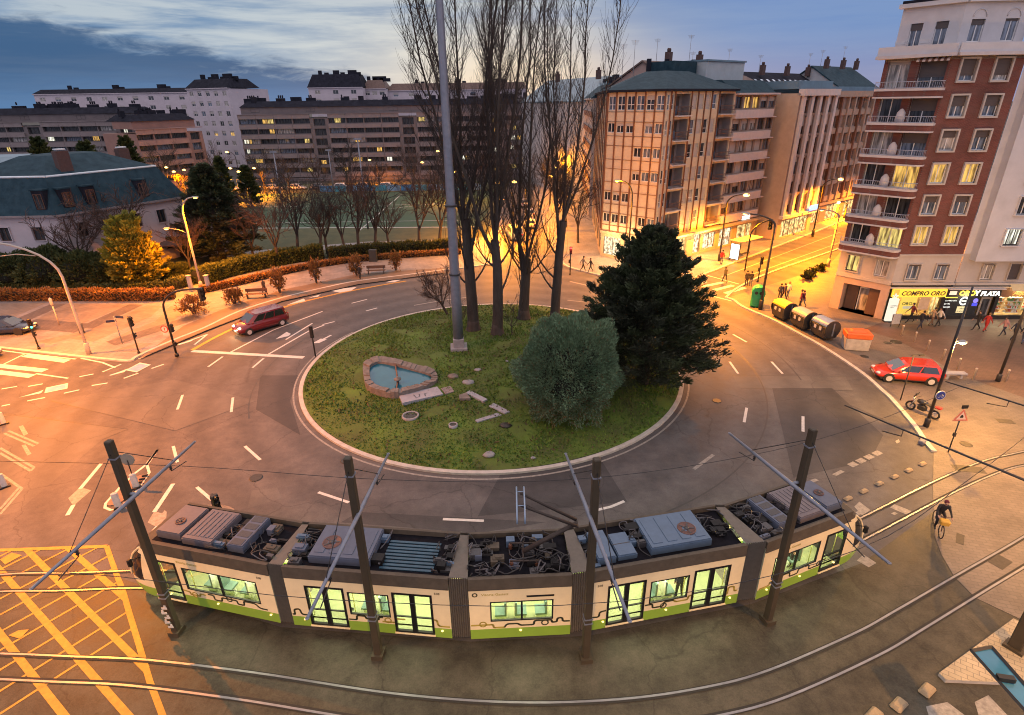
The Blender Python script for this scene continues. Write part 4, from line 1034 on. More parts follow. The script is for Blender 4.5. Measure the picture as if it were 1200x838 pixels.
for u in (.8, 2.5): fa.put(*win_meshes(.85, 1.95, ('white window frame', 1, 0, .25, 'dark roller shutter', 0, None, 0), 'glass blue'), u, BRZ+.5, -.12)
for u, b in ((.7, .25), (3.15, .1)): fa2.put(*win_meshes(1.0, 1.5, ('white window frame', 1, 0, b, 'dark roller shutter', 0, None, 0), 'glass blue'), u, BRZ+.95, -.12)
# arches over the attic windows
mb = MB()
for u in (1.2, 3.65):
    mb = MB(); P = [fa2.W(u+.48*math.cos(a), BRZ+2.62+.48*math.sin(a), .03) for a in [math.pi*i/10 for i in range(11)]]; mb.tube(P, .04, 5); mb.build('window_arch', STONEW, RB)
# entrance
mb = MB(); fb_.box(mb, .85, 3.95, .02, 2.62, -1.25, -1.2); dd = mb.build('entrance_back', mat('dark entrance hall', (.035, .03, .028), .6, .2, 2), RB)
mb = MB(); fb_.box(mb, .95, 1.9, .05, 2.4, -1.0, -.9); fb_.box(mb, 2.95, 3.9, .05, 2.5, -.55, -.45); mb.build('door', mat('brown metal door', (.11, .065, .045), .45, .15, 2), RB)
mb = MB(); q = [fb_.W(2.0, .1, -1.1), fb_.W(2.85, .1, -1.1), fb_.W(2.85, 2.2, -1.1), fb_.W(2.0, 2.2, -1.1)]; mb.add(q, [(0, 1, 2, 3)]); mb.build('door_glass', MATS['glass curtain'], RB)
mb = MB()
for u0, u1, z0, z1 in ((1.98, 2.05, .05, 2.3), (2.8, 2.88, .05, 2.3), (2.05, 2.8, 2.2, 2.3)): fb_.box(mb, u0, u1, z0, z1, -1.09, -1.02)
mb.build('door_frame', WHITEF, RB)
# ---- white neighbour with a projecting bay (right edge)
WB = thing('white_apartment_building', 'pale grey rendered apartment block with a projecting bay beside the red brick block', 'building', (C2[0]+5, C2[1]+.3, 0))
W0 = C2; W1 = (C2[0]+14.5, C2[1]-.5)
fw = Fac((W0[0]+.1, W0[1]+.02), W1, WB); mb = MB(); fwb = Fac(fw.W(.55, 0, .75)[:2], fw.W(14, 0, .75)[:2], WB)
wz = [6.6+2.52*i for i in range(7)]; ow = []
cols = [2.45, 4.75, 8.0, 10.3]
skip = {(5, 0), (6, 0)}
for i, z in enumerate(wz[:6]):
    for j, u in enumerate(cols):
        if i == 5 and j == 0: continue
        if (i, j) in ((0, 0), (0, 1)): ow.append((u-.25, z+.35, 1.35, 1.35))
        elif i in (1, 3, 5) and j % 2: continue
        else: ow.append((u, z+.35, 1.15, 1.45))
lowops = [(1.9, 3.75, 1.0, 1.4), (4.2, 3.75, 1.0, 1.4), (7.3, 3.75, 1.0, 1.4), (9.5, 3.75, 1.0, 1.4)]
fw.wall(mb, 3.3, 6.05, lowops, .2, 1); fwb.wall(mb, 5.7, BRZ+.9, [(o[0]-.55, *o[1:]) for o in ow], .2, 0)
P = [fw.W(0.55, 0, 0)[:2], fw.W(.55, 0, .75)[:2], fw.W(14, 0, .75)[:2], fw.W(14, 0, 0)[:2]]
mb.prism(P, 5.55, 5.7, 0); fw.wall(mb, 6.05, BRZ+.9, (), .1, 0, 0, .55)
mb.add([fw.W(.55, 5.7, 0), fw.W(.55, 5.7, .75), fw.W(.55, BRZ+.9, .75), fw.W(.55, BRZ+.9, 0)], [(0, 1, 2, 3)], 0)
mb.add([fw.W(.55, 5.55, 0), fw.W(14, 5.55, 0), fw.W(14, 5.55, .75), fw.W(.55, 5.55, .75)], [(0, 1, 2, 3)], 0)
fw.box(mb, 0, 14.5, 3.3, 3.5, 0, .2, 1); fw.box(mb, 0, 14.5, 2.95, 3.1, 0, .12, 1); fwb.box(mb, 0, fwb.L, BRZ-.05, BRZ+.15, 0, .5, 1)
mb.prism([fw.W(0, 0, 0)[:2], fw.W(14.5, 0, 0)[:2], (W1[0]+4, W1[1]+20), (C2[0]+10, C2[1]+22)], BRZ+.5, BRZ+.9, 1)
wl_ = mb.build('wall', [STONEW, STONE], WB)
mb = MB(); fw.wall(mb, BRZ+.9, BRZ+3.6, [(3.2, BRZ+1.4, 1.2, 1.5), (6.0, BRZ+1.4, 1.2, 1.5)], .2, 0, d=-.6); fw.box(mb, 0, 14, BRZ+3.6, BRZ+3.9, -1, -.3); mb.build('attic_wall', STONEW, WB)
for o in ow:
    lit = abs(o[2]-1.35) < .01
    first = lit and o[0] < 4
    pn = 'glass white lit' if first else ('glass dark' if lit else gg.choice(['glass curtain', 'glass blue', 'glass dark']))
    fr = 'dark window frame' if lit else 'white window frame'
    fwb.put(*win_meshes(o[2], o[3], (fr, 2 if lit else 1, 0, 0 if lit else gg.choice([.15, .15, 1.0, .45]), 'dark roller shutter', .05, 'grey white render', 1), pn), o[0]-.55, o[1], -.1)
for o, b in zip(lowops, (.1, 1.0, .2, .4)): fw.put(*win_meshes(o[2], o[3], ('white window frame', 1, 0, b, 'dark roller shutter', .06, 'pale stone render', 0), 'glass curtain'), o[0], o[1], -.1)
for u in (3.2, 6.0): fw.put(*win_meshes(1.2, 1.5, ('white window frame', 1, 0, .2, 'dark roller shutter', 0, None, 0), 'glass blue'), u, BRZ+1.4, -.75)
# ---- shop fronts along the ground floor
fsh = Fac(C1, W1, None)
YSIGN = mat('yellow lit sign board', (.6, .4, .05), .4, 0, emit=(1.0, .62, .05), estr=.85)
PYEL = mat('backlit yellow poster', (.6, .45, .1), .4, 0, emit=(1.0, .68, .10), estr=.75)
WSIGN = glow('white lit lettering', (1.0, .92, .8), 2.0); YLET = glow('yellow lit lettering', (1.0, .62, .06), 2.0); GLET = glow('gold lit lettering', (1.0, .5, .08), 1.2)
BLK = mat('black shop fascia', (.018, .016, .015), .4, .2, 3); BRSH = mat('brown shop panel', (.16, .085, .05), .5, .2, 2); DIM = mat('dark sign lettering', (.06, .05, .03), .5, 0)
INSH = mat('shop interior wall', (.55, .42, .25), .7, .15, 2)
def shop(name, label, u0, u1):
    r = thing(name, label, 'shop front', (*fsh.W((u0+u1)/2, 0, 0)[:2], 0)); f = Fac(fsh.A, fsh.B, r)
    mb = MB(); f.box(mb, u0, u1, .02, .35, -.3, -.02, 0); f.box(mb, u0, u0+.14, .35, 2.95, -.3, .0, 0); f.box(mb, u1-.14, u1, .35, 2.95, -.3, .0, 0); mb.build('shop_frame', BLK, r)
    mb = MB(); f.box(mb, u0, u1, .02, .06, -2.6, -.3); f.box(mb, u0, u1, 2.9, 2.95, -2.6, -.3); f.box(mb, u0, u1, .06, 2.9, -2.7, -2.6); f.box(mb, u0-.05, u0, .06, 2.9, -2.6, -.3); f.box(mb, u1, u1+.05, .06, 2.9, -2.6, -.3); mb.build('shop_room', INSH, r)
    return r, f
def T(f, r, s, u, z, h, m, d=.03, **k):
    w = f.W(u, z, d); q = r.location; return text(s, h, m, r, (w[0]-q[0], w[1]-q[1], w[2]-q[2]), (math.pi/2, 0, f.rz), **k)
def panel(f, r, u0, u1, z0, z1, m, name, d=-.12):
    mb = MB(); f.box(mb, u0, u1, z0, z1, d-.04, d); return mb.build(name, m, r)
def glaze(f, r, u0, u1, z0=.35, z1=2.2):
    mb = MB(); mb.add([f.W(u0, z0, -.08), f.W(u1, z0, -.08), f.W(u1, z1, -.08), f.W(u0, z1, -.08)], [(0, 1, 2, 3)]); return mb.build('shop_window', CLEAR, r)
r, f = shop('gold_shop', 'yellow lit gold buying shop with COMPRO ORO sign under the brick block', .25, 4.9)
mb = MB(); f.box(mb, .25, 4.9, 2.2, 2.95, -.05, .22, 0); mb.build('sign_board', YSIGN, r)
T(f, r, 'COMPRO ORO', .95, 2.36, .56, DIM, .235, bold=.012, shear=.25)
mb = MB(); f.box(mb, .3, .75, 2.25, 2.9, .22, .26); mb.build('sign_square', mat('orange sign square', (.6, .25, .05), .5, 0, emit=(1, .4, .05), estr=.8), r)
glaze(f, r, .4, 4.75)
p = panel(f, r, 1.35, 2.75, .5, 2.15, PYEL, 'yellow_poster'); T(f, r, 'ORO', 1.5, 1.35, .4, DIM, -.1); panel(f, r, 1.65, 2.5, 1.0, 1.25, mat('poster pale patch', (.5, .45, .3), .6, emit=(.8, .7, .5), estr=.5), 'poster_patch', -.105)
panel(f, r, 3.0, 3.9, .9, 2.1, mat('skin tone photo poster', (.5, .28, .18), .6, col2=(.75, .5, .35), scale=2.5, emit=(.8, .4, .2), estr=.25), 'photo_poster')
panel(f, r, 4.05, 4.25, .5, 2.1, MATS['shop glow'], 'lit_display'); panel(f, r, 4.4, 4.6, .5, 2.1, MATS['shop glow'], 'lit_display')
lamp_light(r, tuple(a-b for a, b in zip(f.W(2.5, 2.6, -1.2), r.location)), 320, (1, .68, .28), .3)
r, f = shop('silver_shop', 'black fronted shop with white and yellow ORO Y PLATA lettering', 4.9, 9.6)
mb = MB(); f.box(mb, 4.9, 9.6, 2.2, 2.95, -.05, .2, 0); mb.build('sign_board', BLK, r)
T(f, r, 'ORO', 6.0, 2.34, .62, YLET, .215, bold=.03); T(f, r, 'Y', 7.35, 2.34, .62, WSIGN, .215, bold=.03); T(f, r, 'PLATA', 7.85, 2.32, .56, WSIGN, .215, bold=.025, shear=.1)
mb = MB(); f.box(mb, 5.15, 5.75, 2.4, 2.75, .2, .23); f.box(mb, 5.3, 5.45, 2.55, 2.68, .23, .245); mb.build('sign_emblem', mat('pink sign emblem', (.6, .4, .35), .5, emit=(1, .6, .45), estr=.9), r)
mb = MB(); f.box(mb, 4.85, 9.7, 2.95, 3.02, .1, .5); mb.build('awning_edge', BALC, r)
glaze(f, r, 5.05, 8.2)
def ringp(f, r, u, z, R0, R1, m, nm, d=-.09):
    mb = MB(); n = 20
    for i in range(n):
        a, b = 2*math.pi*i/n, 2*math.pi*(i+1)/n
        mb.add([f.W(u+R0*math.cos(a), z+R0*math.sin(a), d), f.W(u+R1*math.cos(a), z+R1*math.sin(a), d), f.W(u+R1*math.cos(b), z+R1*math.sin(b), d), f.W(u+R0*math.cos(b), z+R0*math.sin(b), d)], [(0, 1, 2, 3)])
    f.box(mb, u-R0*.8, u+R0*.8, z-.05, z+.05, d-.01, d); return mb.build(nm, m, r)
panel(f, r, 5.1, 8.15, .4, 2.18, BLK, 'window_backing', -.16); ringp(f, r, 6.85, 1.72, .26, .40, WSIGN, 'round_emblem')
panel(f, r, 5.15, 6.2, 2.0, 2.15, YLET, 'yellow_strip', -.1); panel(f, r, 6.45, 7.3, .6, 1.2, mat('yellow white notice', (.6, .5, .3), .5, emit=(1, .8, .4), estr=.7), 'notice', -.1)
T(f, r, 'COMPRO ORO', 5.2, 1.7, .15, WSIGN, -.09, ext=.004); T(f, r, 'JOYAS', 5.2, 1.4, .18, WSIGN, -.09, ext=.004); T(f, r, 'RELOJES', 5.2, 1.1, .16, WSIGN, -.09, ext=.004); T(f, r, 'ORO', 6.6, .95, .2, DIM, -.09, ext=.004); T(f, r, 'PLATA', 6.5, .68, .18, DIM, -.09, ext=.004)
ringp(f, r, 7.85, 1.75, .0, .22, glow('violet sign', (.35, .25, 1), 1.2), 'violet_sign'); panel(f, r, 7.65, 8.1, 1.25, 1.5, glow('blue neon', (.1, .1, 1), 1.0), 'blue_sign', -.1)
panel(f, r, 8.35, 9.25, .06, 2.2, mat('grey metal shop door', (.22, .20, .19), .4, .1, 2), 'door', -.15); panel(f, r, 8.5, 9.1, .4, 1.9, MATS['glass dark'], 'door_glass', -.135)
lamp_light(r, tuple(a-b for a, b in zip(f.W(7, 2.1, .7), r.location)), 60, (1, .8, .5), .2)
r, f = shop('food_shop', 'bright shop with gold script sign and lit shelves at the right edge', 9.6, 15.2)
mb = MB(); f.box(mb, 9.6, 15.2, 2.2, 2.95, -.05, .2, 0); mb.build('sign_board', BRSH, r); T(f, r, 'Aqui', 10.6, 2.36, .62, GLET, .215, shear=.3, bold=.01)
mb = MB(); mb.add([f.W(10.1, 3.45, .1), f.W(12.2, 3.45, .1), f.W(12.4, 2.98, .9), f.W(9.9, 2.98, .9)], [(3, 2, 1, 0)]); mb.add([f.W(9.9, 2.96, .9), f.W(12.4, 2.96, .9), f.W(12.2, 3.43, .1), f.W(10.1, 3.43, .1)], [(3, 2, 1, 0)]); mb.build('awning', mat('cream awning', (.7, .55, .3), .7, .1, 3), r)
glaze(f, r, 9.75, 15.0)
sh = MB(); g = random.Random(3)
for u0, u1 in ((10.0, 10.6), (11.0, 12.2)):
    for zz in (.5, .85, 1.2, 1.55, 1.9): f.box(sh, u0, u1, zz, zz+.03, -.8, -.4, 0)
sh.build('shelf', WHITEF, r)
it = MB(); mats_it = [mat('goods %s' % n, c, .5, 0) for n, c in (('red', (.5, .06, .04)), ('green', (.1, .3, .1)), ('white', (.75, .75, .7)), ('amber', (.6, .3, .05)))]
for u0, u1 in ((10.0, 10.6), (11.0, 12.2)):
    for zz in (.5, .85, 1.2, 1.55):
        u = u0+.02
        while u < u1-.1: w = g.uniform(.06, .14); f.box(it, u, u+w*.85, zz+.03, zz+.03+g.uniform(.1, .26), -.7, -.5, g.randrange(4)); u += w
tag(it.build('goods', mats_it, r), kind='stuff')
panel(f, r, 12.4, 12.75, .06, 2.2, mat('brown pilaster', (.3, .15, .09), .5, .1, 2), 'pilaster', -.02)
mb = MB(); f.box(mb, 12.95, 15.0, .5, 2.1, -1.2, -1.15, 0)
for zz in (.75, 1.05, 1.35): f.box(mb, 13.0, 15.0, zz, zz+.14, -1.15, -1.1, 1)
mb.build('lit_counter', [MATS['shop glow'], mat('red stripe panel', (.5, .05, .03), .5, 0, emit=(1, .12, .05), estr=.6)], r)
lamp_light(r, tuple(a-b for a, b in zip(f.W(11.5, 2.6, -1.0), r.location)), 420, (1, .74, .40), .3); lamp_light(r, tuple(a-b for a, b in zip(f.W(11.2, 2.8, .6), r.location)), 90, (1, .6, .25), .2)
# ---- corner building with brown frame grid (centre right)
KC = G(763, 312); KA = G(703, 300); sd_ = (.80, .60)
CREAMP = mat('cream facade panel', (.54, .45, .33), .75, .10, 1.5); BROWNP = mat('brown facade rib', (.17, .075, .04), .7, .2, 3); GREYP = mat('grey facade panel', (.24, .22, .23), .75, .12, 1.5)
TB = thing('corner_apartment_building', 'cream corner apartment block with brown vertical ribs and a blue hipped roof', 'building', (KC[0], KC[1], 0))
fl = Fac(KA, KC, TB); t1, z1_ = hitline(851, 195, KC, sd_); fr = Fac(KC, (KC[0]+sd_[0]*t1, KC[1]+sd_[1]*t1), TB)
TOP = 19.3; NFL = 6; FH = (TOP-3.6)/NFL
mb = MB(); rb = MB(); wins = []
cw = fl.L/6
op = []
litl = {}
pat = {5: '111111', 4: '111011', 3: '000111', 2: '000111', 1: '111000', 0: '111011'}
for i in range(NFL):
    zb = 3.6+i*FH
    for j in range(6):
        if pat[i][j] == '1':
            h = 1.5 if i == 5 else 1.05; zz = zb+.75 if i == 5 else zb+.95
            op.append((j*cw+.12, zz, cw-.24, h))
fl.wall(mb, 3.6, TOP, op, .15, 0)
for j in range(7):
    u = min(max(j*cw, .05), fl.L-.05); fl.box(rb, u-.06, u+.06, 3.4, TOP, 0, .16)
for i in range(NFL):
    zb = 3.6+i*FH; fl.box(mb, .06, fl.L-.06, zb+.55, zb+.60, 0, .05, 2)
    if i < 5: fl.box(mb, .06, fl.L-.06, zb+2.1, zb+2.15, 0, .05, 2)
# right face: strips / balcony recess
cols = [(0.06, 1.5, 'w2'), (1.5, 4.4, 'b'), (4.4, 9.6, 'w4'), (9.6, fr.L-.05, 'b')]
wr = []; br_ = []
for i in range(NFL):
    zb = 3.6+i*FH
    wr += [(.25, zb+.75, .45, 1.55), (.95, zb+.75, .45, 1.55)]
    wr += [(4.55+1.27*k, zb+.75, .85, 1.55) for k in range(4)]
    br_ += [(1.6, zb+.15, 2.7, FH-.4), (9.75, zb+.15, fr.L-10.0, FH-.4)]
fr.wall(mb, 3.6, TOP, wr, .15, 0)if False else None
fr.wall(mb, 3.6, TOP, [o for o in wr]+br_, .15, 0)
for o in br_:
    for q in (0,): fr.box(mb, o[0], o[0]+o[2], o[1], o[1]+o[3], -1.3, -1.25, 1)
    fr.box(mb, o[0]-.02, o[0]+o[2]+.02, o[1]-.12, o[1]+.0, -1.25, .45, 3)
    for u in (o[0]-.05, o[0]+o[2]): fr.box(mb, u, u+.05, o[1], o[1]+o[3], -1.25, -.15, 1)
    fr.box(mb, o[0], o[0]+o[2], o[1]+o[3], o[1]+o[3]+.05, -1.25, -.15, 1)
for u in (.8, 1.5, 4.4, 5.6, 6.9, 8.2, 9.6): fr.box(rb, u-.05, u+.05, 3.4, TOP, 0, .14)
# ground floor
gl_l = [(.4, .4, 2.6, 2.3), (3.5, .4, 3.3, 2.3)]; gl_r = [(3.2, .5, 3.2, 2.1), (8.0, .3, 1.4, 2.5), (10.0, .5, 2.6, 2.0)]
fl.wall(mb, 0, 3.6, gl_l, .25, 4); fr.wall(mb, 0, 3.6, gl_r, .25, 4)
fl.box(mb, 0, fl.L, 3.1, 3.4, 0, .2, 4); fr.box(mb, 0, fr.L, 3.05, 3.3, 0, .9, 4)
bk = fr.W(fr.L, 0, -14)[:2]; lb = (KA[0]+2.4, KA[1]+26)
mb.add([(fr.B[0], fr.B[1], 0), (*bk, 0), (*bk, TOP), (fr.B[0], fr.B[1], TOP)], [(0, 1, 2, 3)], 0)
flank = Fac(lb, KA, TB); of = []
for i in range(NFL):
    for k in range(6): of.append((3+k*3.7, 3.6+i*FH+.8, 1.6, 1.35))
flank.wall(mb, 3.6, TOP, of, .15, 0); flank.wall(mb, 0, 3.6, [(2+5*k, .3, 3.2, 2.4) for k in range(5)], .3, 4)
for k in range(7): flank.box(rb, 3-.5+k*3.7-.4, 3-.5+k*3.7+.4, 3.4, TOP, 0, .12)
mb.build('wall', [CREAMP, GREYP, BROWNP, BALC, mat('ochre stone base', (.36, .28, .20), .7, .15, 1.5)], TB); rb.build('facade_ribs', BROWNP, TB)
mb = MB(); eav = [KA, KC, fr.B, bk, (lb[0]+10, lb[1]), lb]; ctr = (sum(p[0] for p in eav[:4])/4+.5, sum(p[1] for p in eav[:4])/4+3)
ov = [(p[0]+(p[0]-ctr[0])*.05, p[1]+(p[1]-ctr[1])*.05) for p in eav]; mb.prism(ov, TOP, TOP+.25, 1)
inn = [(p[0]+(ctr[0]-p[0])*.66, p[1]+(ctr[1]-p[1])*.66) for p in eav]; n = len(ov)
mb.add([(*p, TOP+.25) for p in ov]+[(*p, TOP+2.3) for p in inn], [(i, (i+1) % n, n+(i+1) % n, n+i) for i in range(n)]+[tuple(range(n, 2*n))], 0)
# make faces point outward whatever the winding
rf = mb.build('roof', [SLATE, DROOF], TB)
mb = MB(); c = (ctr[0]+1.5, ctr[1]+2); mb.box((c[0], c[1], TOP+2.7), (4.6, 4, 1.6), 0, .64); mb.build('roof_penthouse', SLATE, rf)
mb = MB()
for dx, dy in ((-3, 0), (-.5, 1), (3.5, 3)): mb.box((c[0]+dx, c[1]+dy, TOP+3.0), (.5, .5, 1.8), 0)
mb.build('chimney', DROOF, rf)
mb = MB(); antenna(mb, (ctr[0]-5, ctr[1]+1, TOP+1.5), 4); antenna(mb, (ctr[0]-3.4, ctr[1]+2, TOP+1.5), 4.5); mb.build('aerial', METALA, rf)
for o in op:
    wt = o[3] > 1.2
    fl.put(*win_meshes(o[2], o[3], ('white window frame', 1, .38 if wt else 0, gg.choice([0, 0, .3]), 'pale roller shutter', 0, None, 0), gg.choice(['glass dark', 'glass blue', 'glass dark'])), o[0], o[1], -.08)
for o in wr:
    if abs(o[2]-.85) < .01 and gg.random() < .5: fr.put(*win_meshes(o[2], o[3], ('white window frame', 0, 0, 1.0, 'pale roller shutter', 0, None, 0), 'glass curtain'), o[0], o[1], -.08)
    else: fr.put(*win_meshes(o[2], o[3], ('white window frame', 0, .35, 0, None, 0, None, 0), gg.choice(['glass dark', 'glass blue', 'glass curtain'])), o[0], o[1], -.08)
for o in of[::1]:
    flank.put(*win_meshes(o[2], o[3], ('brown window frame', 1, 0, gg.choice([0, .3, .5]), 'dark roller shutter', 0, None, 0), gg.choice(['glass dark', 'glass dark', 'glass warm'])), o[0], o[1], -.08)
g = random.Random(8)
for o in br_:
    ra = MB()
    for zz in (o[1]+.45, o[1]+.9): ra.tube([fr.W(o[0], zz, .4), fr.W(o[0]+o[2], zz, .4)], .03, 4)
    for k in range(int(o[2]/.22)): ra.tube([fr.W(o[0]+k*.22, o[1], .4), fr.W(o[0]+k*.22, o[1]+.9, .4)], .016, 4, cap=False)
    ra.build('balcony_railing', BROWNF, TB)
    fr.put(*win_meshes(1.4, 1.95, ('brown window frame', 1, 0, gg.choice([0, .5]), 'dark roller shutter', 0, None, 0), gg.choice(['glass dark', 'glass blue'])), o[0]+o[2]*.3, o[1]+.02, -1.2)
def shopwin(f, o, root, m='shop glow', d=-.2):
    mb = MB(); mb.add([f.W(o[0], o[1], d), f.W(o[0]+o[2], o[1], d), f.W(o[0]+o[2], o[1]+o[3], d), f.W(o[0], o[1]+o[3], d)], [(0, 1, 2, 3)])
    for k in range(int(o[2]/1.3)+1): u = o[0]+min(k*1.3, o[2]-.06); f.box(mb, u, u+.06, o[1], o[1]+o[3], d, d+.06, 1)
    return mb.build('shop_window', [MATS[m], DARKF], root)
for o in gl_l: shopwin(fl, o, TB, 'shop glow white')
for o, m in zip(gl_r, ('shop glow', 'shop glow white', 'shop glow white')): shopwin(fr, o, TB, m)
for k in range(5): shopwin(flank, (2+5*k, .3, 3.2, 2.4), TB, 'shop glow')
r_ = TB.location
for u, f, d, p in ((1.8, fl, 1.6, 500), (5.0, fl, 1.6, 500), (4.5, fr, 1.8, 600), (9, fr, 1.8, 500)): w = f.W(u, 2.6, d); lamp_light(TB, (w[0]-r_[0], w[1]-r_[1], w[2]), p, (1, .62, .25), .3)
# ---- the row along the right street
def street_block(name, label, px0, px1, rowpx, top, builder, depth=14, d=0.0, roof=None):
    ta, _ = hitline(px0[0], px0[1], KC, sd_); tb, _ = hitline(px1[0], px1[1], KC, sd_)
    A = (KC[0]+sd_[0]*ta+sd_[1]*d, KC[1]+sd_[1]*ta-sd_[0]*d); B = (KC[0]+sd_[0]*tb+sd_[1]*d, KC[1]+sd_[1]*tb-sd_[0]*d)
    r = thing(name, label, 'building', (*A, 0)); f = Fac(A, B, r); builder(r, f, top)
    return r, f
def shell(mb, f, top, depth=14, m=0):
    a, b = f.W(0, 0, -depth)[:2], f.W(f.L, 0, -depth)[:2]
    mb.add([(*a, 0), (*f.A, 0), (*f.A, top), (*a, top)], [(0, 1, 2, 3)], m); mb.add([(*f.B, 0), (*b, 0), (*b, top), (*f.B, top)], [(0, 1, 2, 3)], m)
    mb.add([(*f.A, top), (*f.B, top), (*b, top), (*a, top)], [(0, 1, 2, 3)], m); mb.add([(*b, 0), (*a, 0), (*a, top), (*b, top)], [(0, 1, 2, 3)], m)
WHITEB = mat('white parapet band', (.50, .44, .44), .75, .08, 2); TAUPE = mat('taupe render', (.26, .20, .17), .8, .12, 1.5)
def b_bands(r, f, top):
    mb = MB(); n = 6; fh = (top-3.6)/n; op = []; k = int(f.L/1.55); cw = f.L/k
    for i in range(n):
        z = 3.6+i*fh
        for j in range(k): op.append((j*cw+.18, z+1.0, cw-.36, 1.35))
    f.wall(mb, 3.6, top, op, .3, 0); shell(mb, f, top)
    for i in range(n): z = 3.6+i*fh; f.box(mb, 0, f.L-.8, z, z+.85, 0, .35, 1); f.box(mb, 0, f.L, z-.12, z, 0, .4, 1)
    f.box(mb, 0, f.L, top, top+.2, -.5, .5, 1)
    go = [(.6, .3, 2.8, 2.3), (4.4, .3, 2.4, 2.3), (f.L-4.6, .3, 3.5, 2.3)]
    f.wall(mb, 0, 3.6, go, .3, 2); f.box(mb, 0, f.L, 3.0, 3.3, 0, .7, 2)
    mb.build('wall', [TAUPE, WHITEB, mat('ochre base render', (.34, .26, .18), .75, .15, 1.5)], r)
    for i, o in enumerate(op):
        row = i//k; lit = row == 5 and i % k in (1, 2)
        f.put(*win_meshes(o[2], o[3], ('brown window frame', 1, 0, 0 if lit else gg.choice([0, 0, .4, 1.0]), 'pale roller shutter', 0, None, 0), 'glass warm' if lit else gg.choice(['glass dark', 'glass blue', 'glass dark', 'glass curtain'])), o[0], o[1], -.2)
    for o, m in zip(go, ('shop glow white', 'shop glow', 'shop glow')): shopwin(f, o, r, m)
    sg = MB(); f.box(sg, f.L-4.4, f.L-2.6, 3.4, 3.9, .3, .4); sg.build('lit_shop_sign', glow('white shop sign', (.9, 1, .95), 2.2), r)
    rf = MB(); q = [f.W(0, top+.2, -.2), f.W(f.L, top+.2, -.2), f.W(f.L, top+1.7, -2.2), f.W(0, top+1.7, -2.2)]; rf.add(q, [(0, 1, 2, 3)]); a, b = f.W(0, top+1.7, -13.9), f.W(f.L, top+1.7, -13.9); rf.add([q[3], q[2], b, a], [(0, 1, 2, 3)])
    for e, s in ((0, 1), (f.L, -1)):
        P = [f.W(e, top+.2, -.2), f.W(e, top+1.7, -2.2), f.W(e, top+1.7, -13.9), f.W(e, top+.2, -13.9)]; rf.add(P if s < 0 else P[::-1], [(0, 1, 2, 3)])
    ro = rf.build('roof', SLATE, r)
    pe = MB(); f.box(pe, .5, f.L-.5, top+1.7, top+3.9, -12, -5, 0); f.box(pe, .4, f.L-.4, top+3.9, top+4.1, -12.2, -4.8, 1); pe.build('penthouse', [mat('pale blue render', (.34, .40, .44), .7, .1, 1), ZINC], ro)
street_block('balcony_apartment_building', 'apartment block with pale pink parapet bands stepped beside the ribbed corner block', (851, 195), (898, 190), 0, 18.9, b_bands)
STRIPW = mat('white pilaster stone', (.58, .52, .49), .7, .08, 2); BEIGE = mat('beige side wall', (.45, .34, .25), .8, .1, 1.2)
def b_strip(r, f, top):
    mb = MB(); n = 6; fh = (top-3.6)/n; op = []; k = 4; u0 = .7; cw = (f.L-u0-.2)/k
    for i in range(n):
        for j in range(k): op.append((u0+j*cw+.35, 3.6+i*fh+.15, cw-.7, fh-.3))
    f.wall(mb, 3.6, top, op, .35, 1); shell(mb, f, top, 14, 2)
    for j in range(k+1): u = u0+j*cw; f.box(mb, u-.3, u+.3, 3.4, top-.3, 0, .35, 0)
    f.box(mb, 0, f.L, top-.3, top+.5, -.3, .6, 0); f.wall(mb, 0, 3.6, [(1, .3, f.L-2, 2.3)], .3, 2); f.box(mb, 0, f.L, 3.0, 3.4, 0, .6, 0)
    mb.build('wall', [STRIPW, TAUPE, BEIGE], r)
    for i, o in enumerate(op):
        f.put(*win_meshes(o[2], o[3], ('brown window frame', 0, .42, gg.choice([.3, .55, .1]), 'pale roller shutter', 0, None, 0), gg.choice(['glass dark', 'glass blue', 'glass dark'])), o[0], o[1], -.2)
    shopwin(f, (1, .3, f.L-2, 2.3), r)
    sg = MB(); f.box(sg, f.L-2.6, f.L-.2, 3.5, 4.2, .7, .85); sg.build('blue_shop_sign', glow('blue shop sign', (.25, .55, 1), 1.6), r)
    rf = MB(); f.box(rf, .2, f.L-.2, top+.5, top+1.5, -12, -.6, 0); rf.build('roof', ZINC, r)
street_block('striped_apartment_building', 'slim apartment block with tall white pilasters and a blank beige flank', (906, 190), (944, 200), 0, 19.0, b_strip, d=2.2)
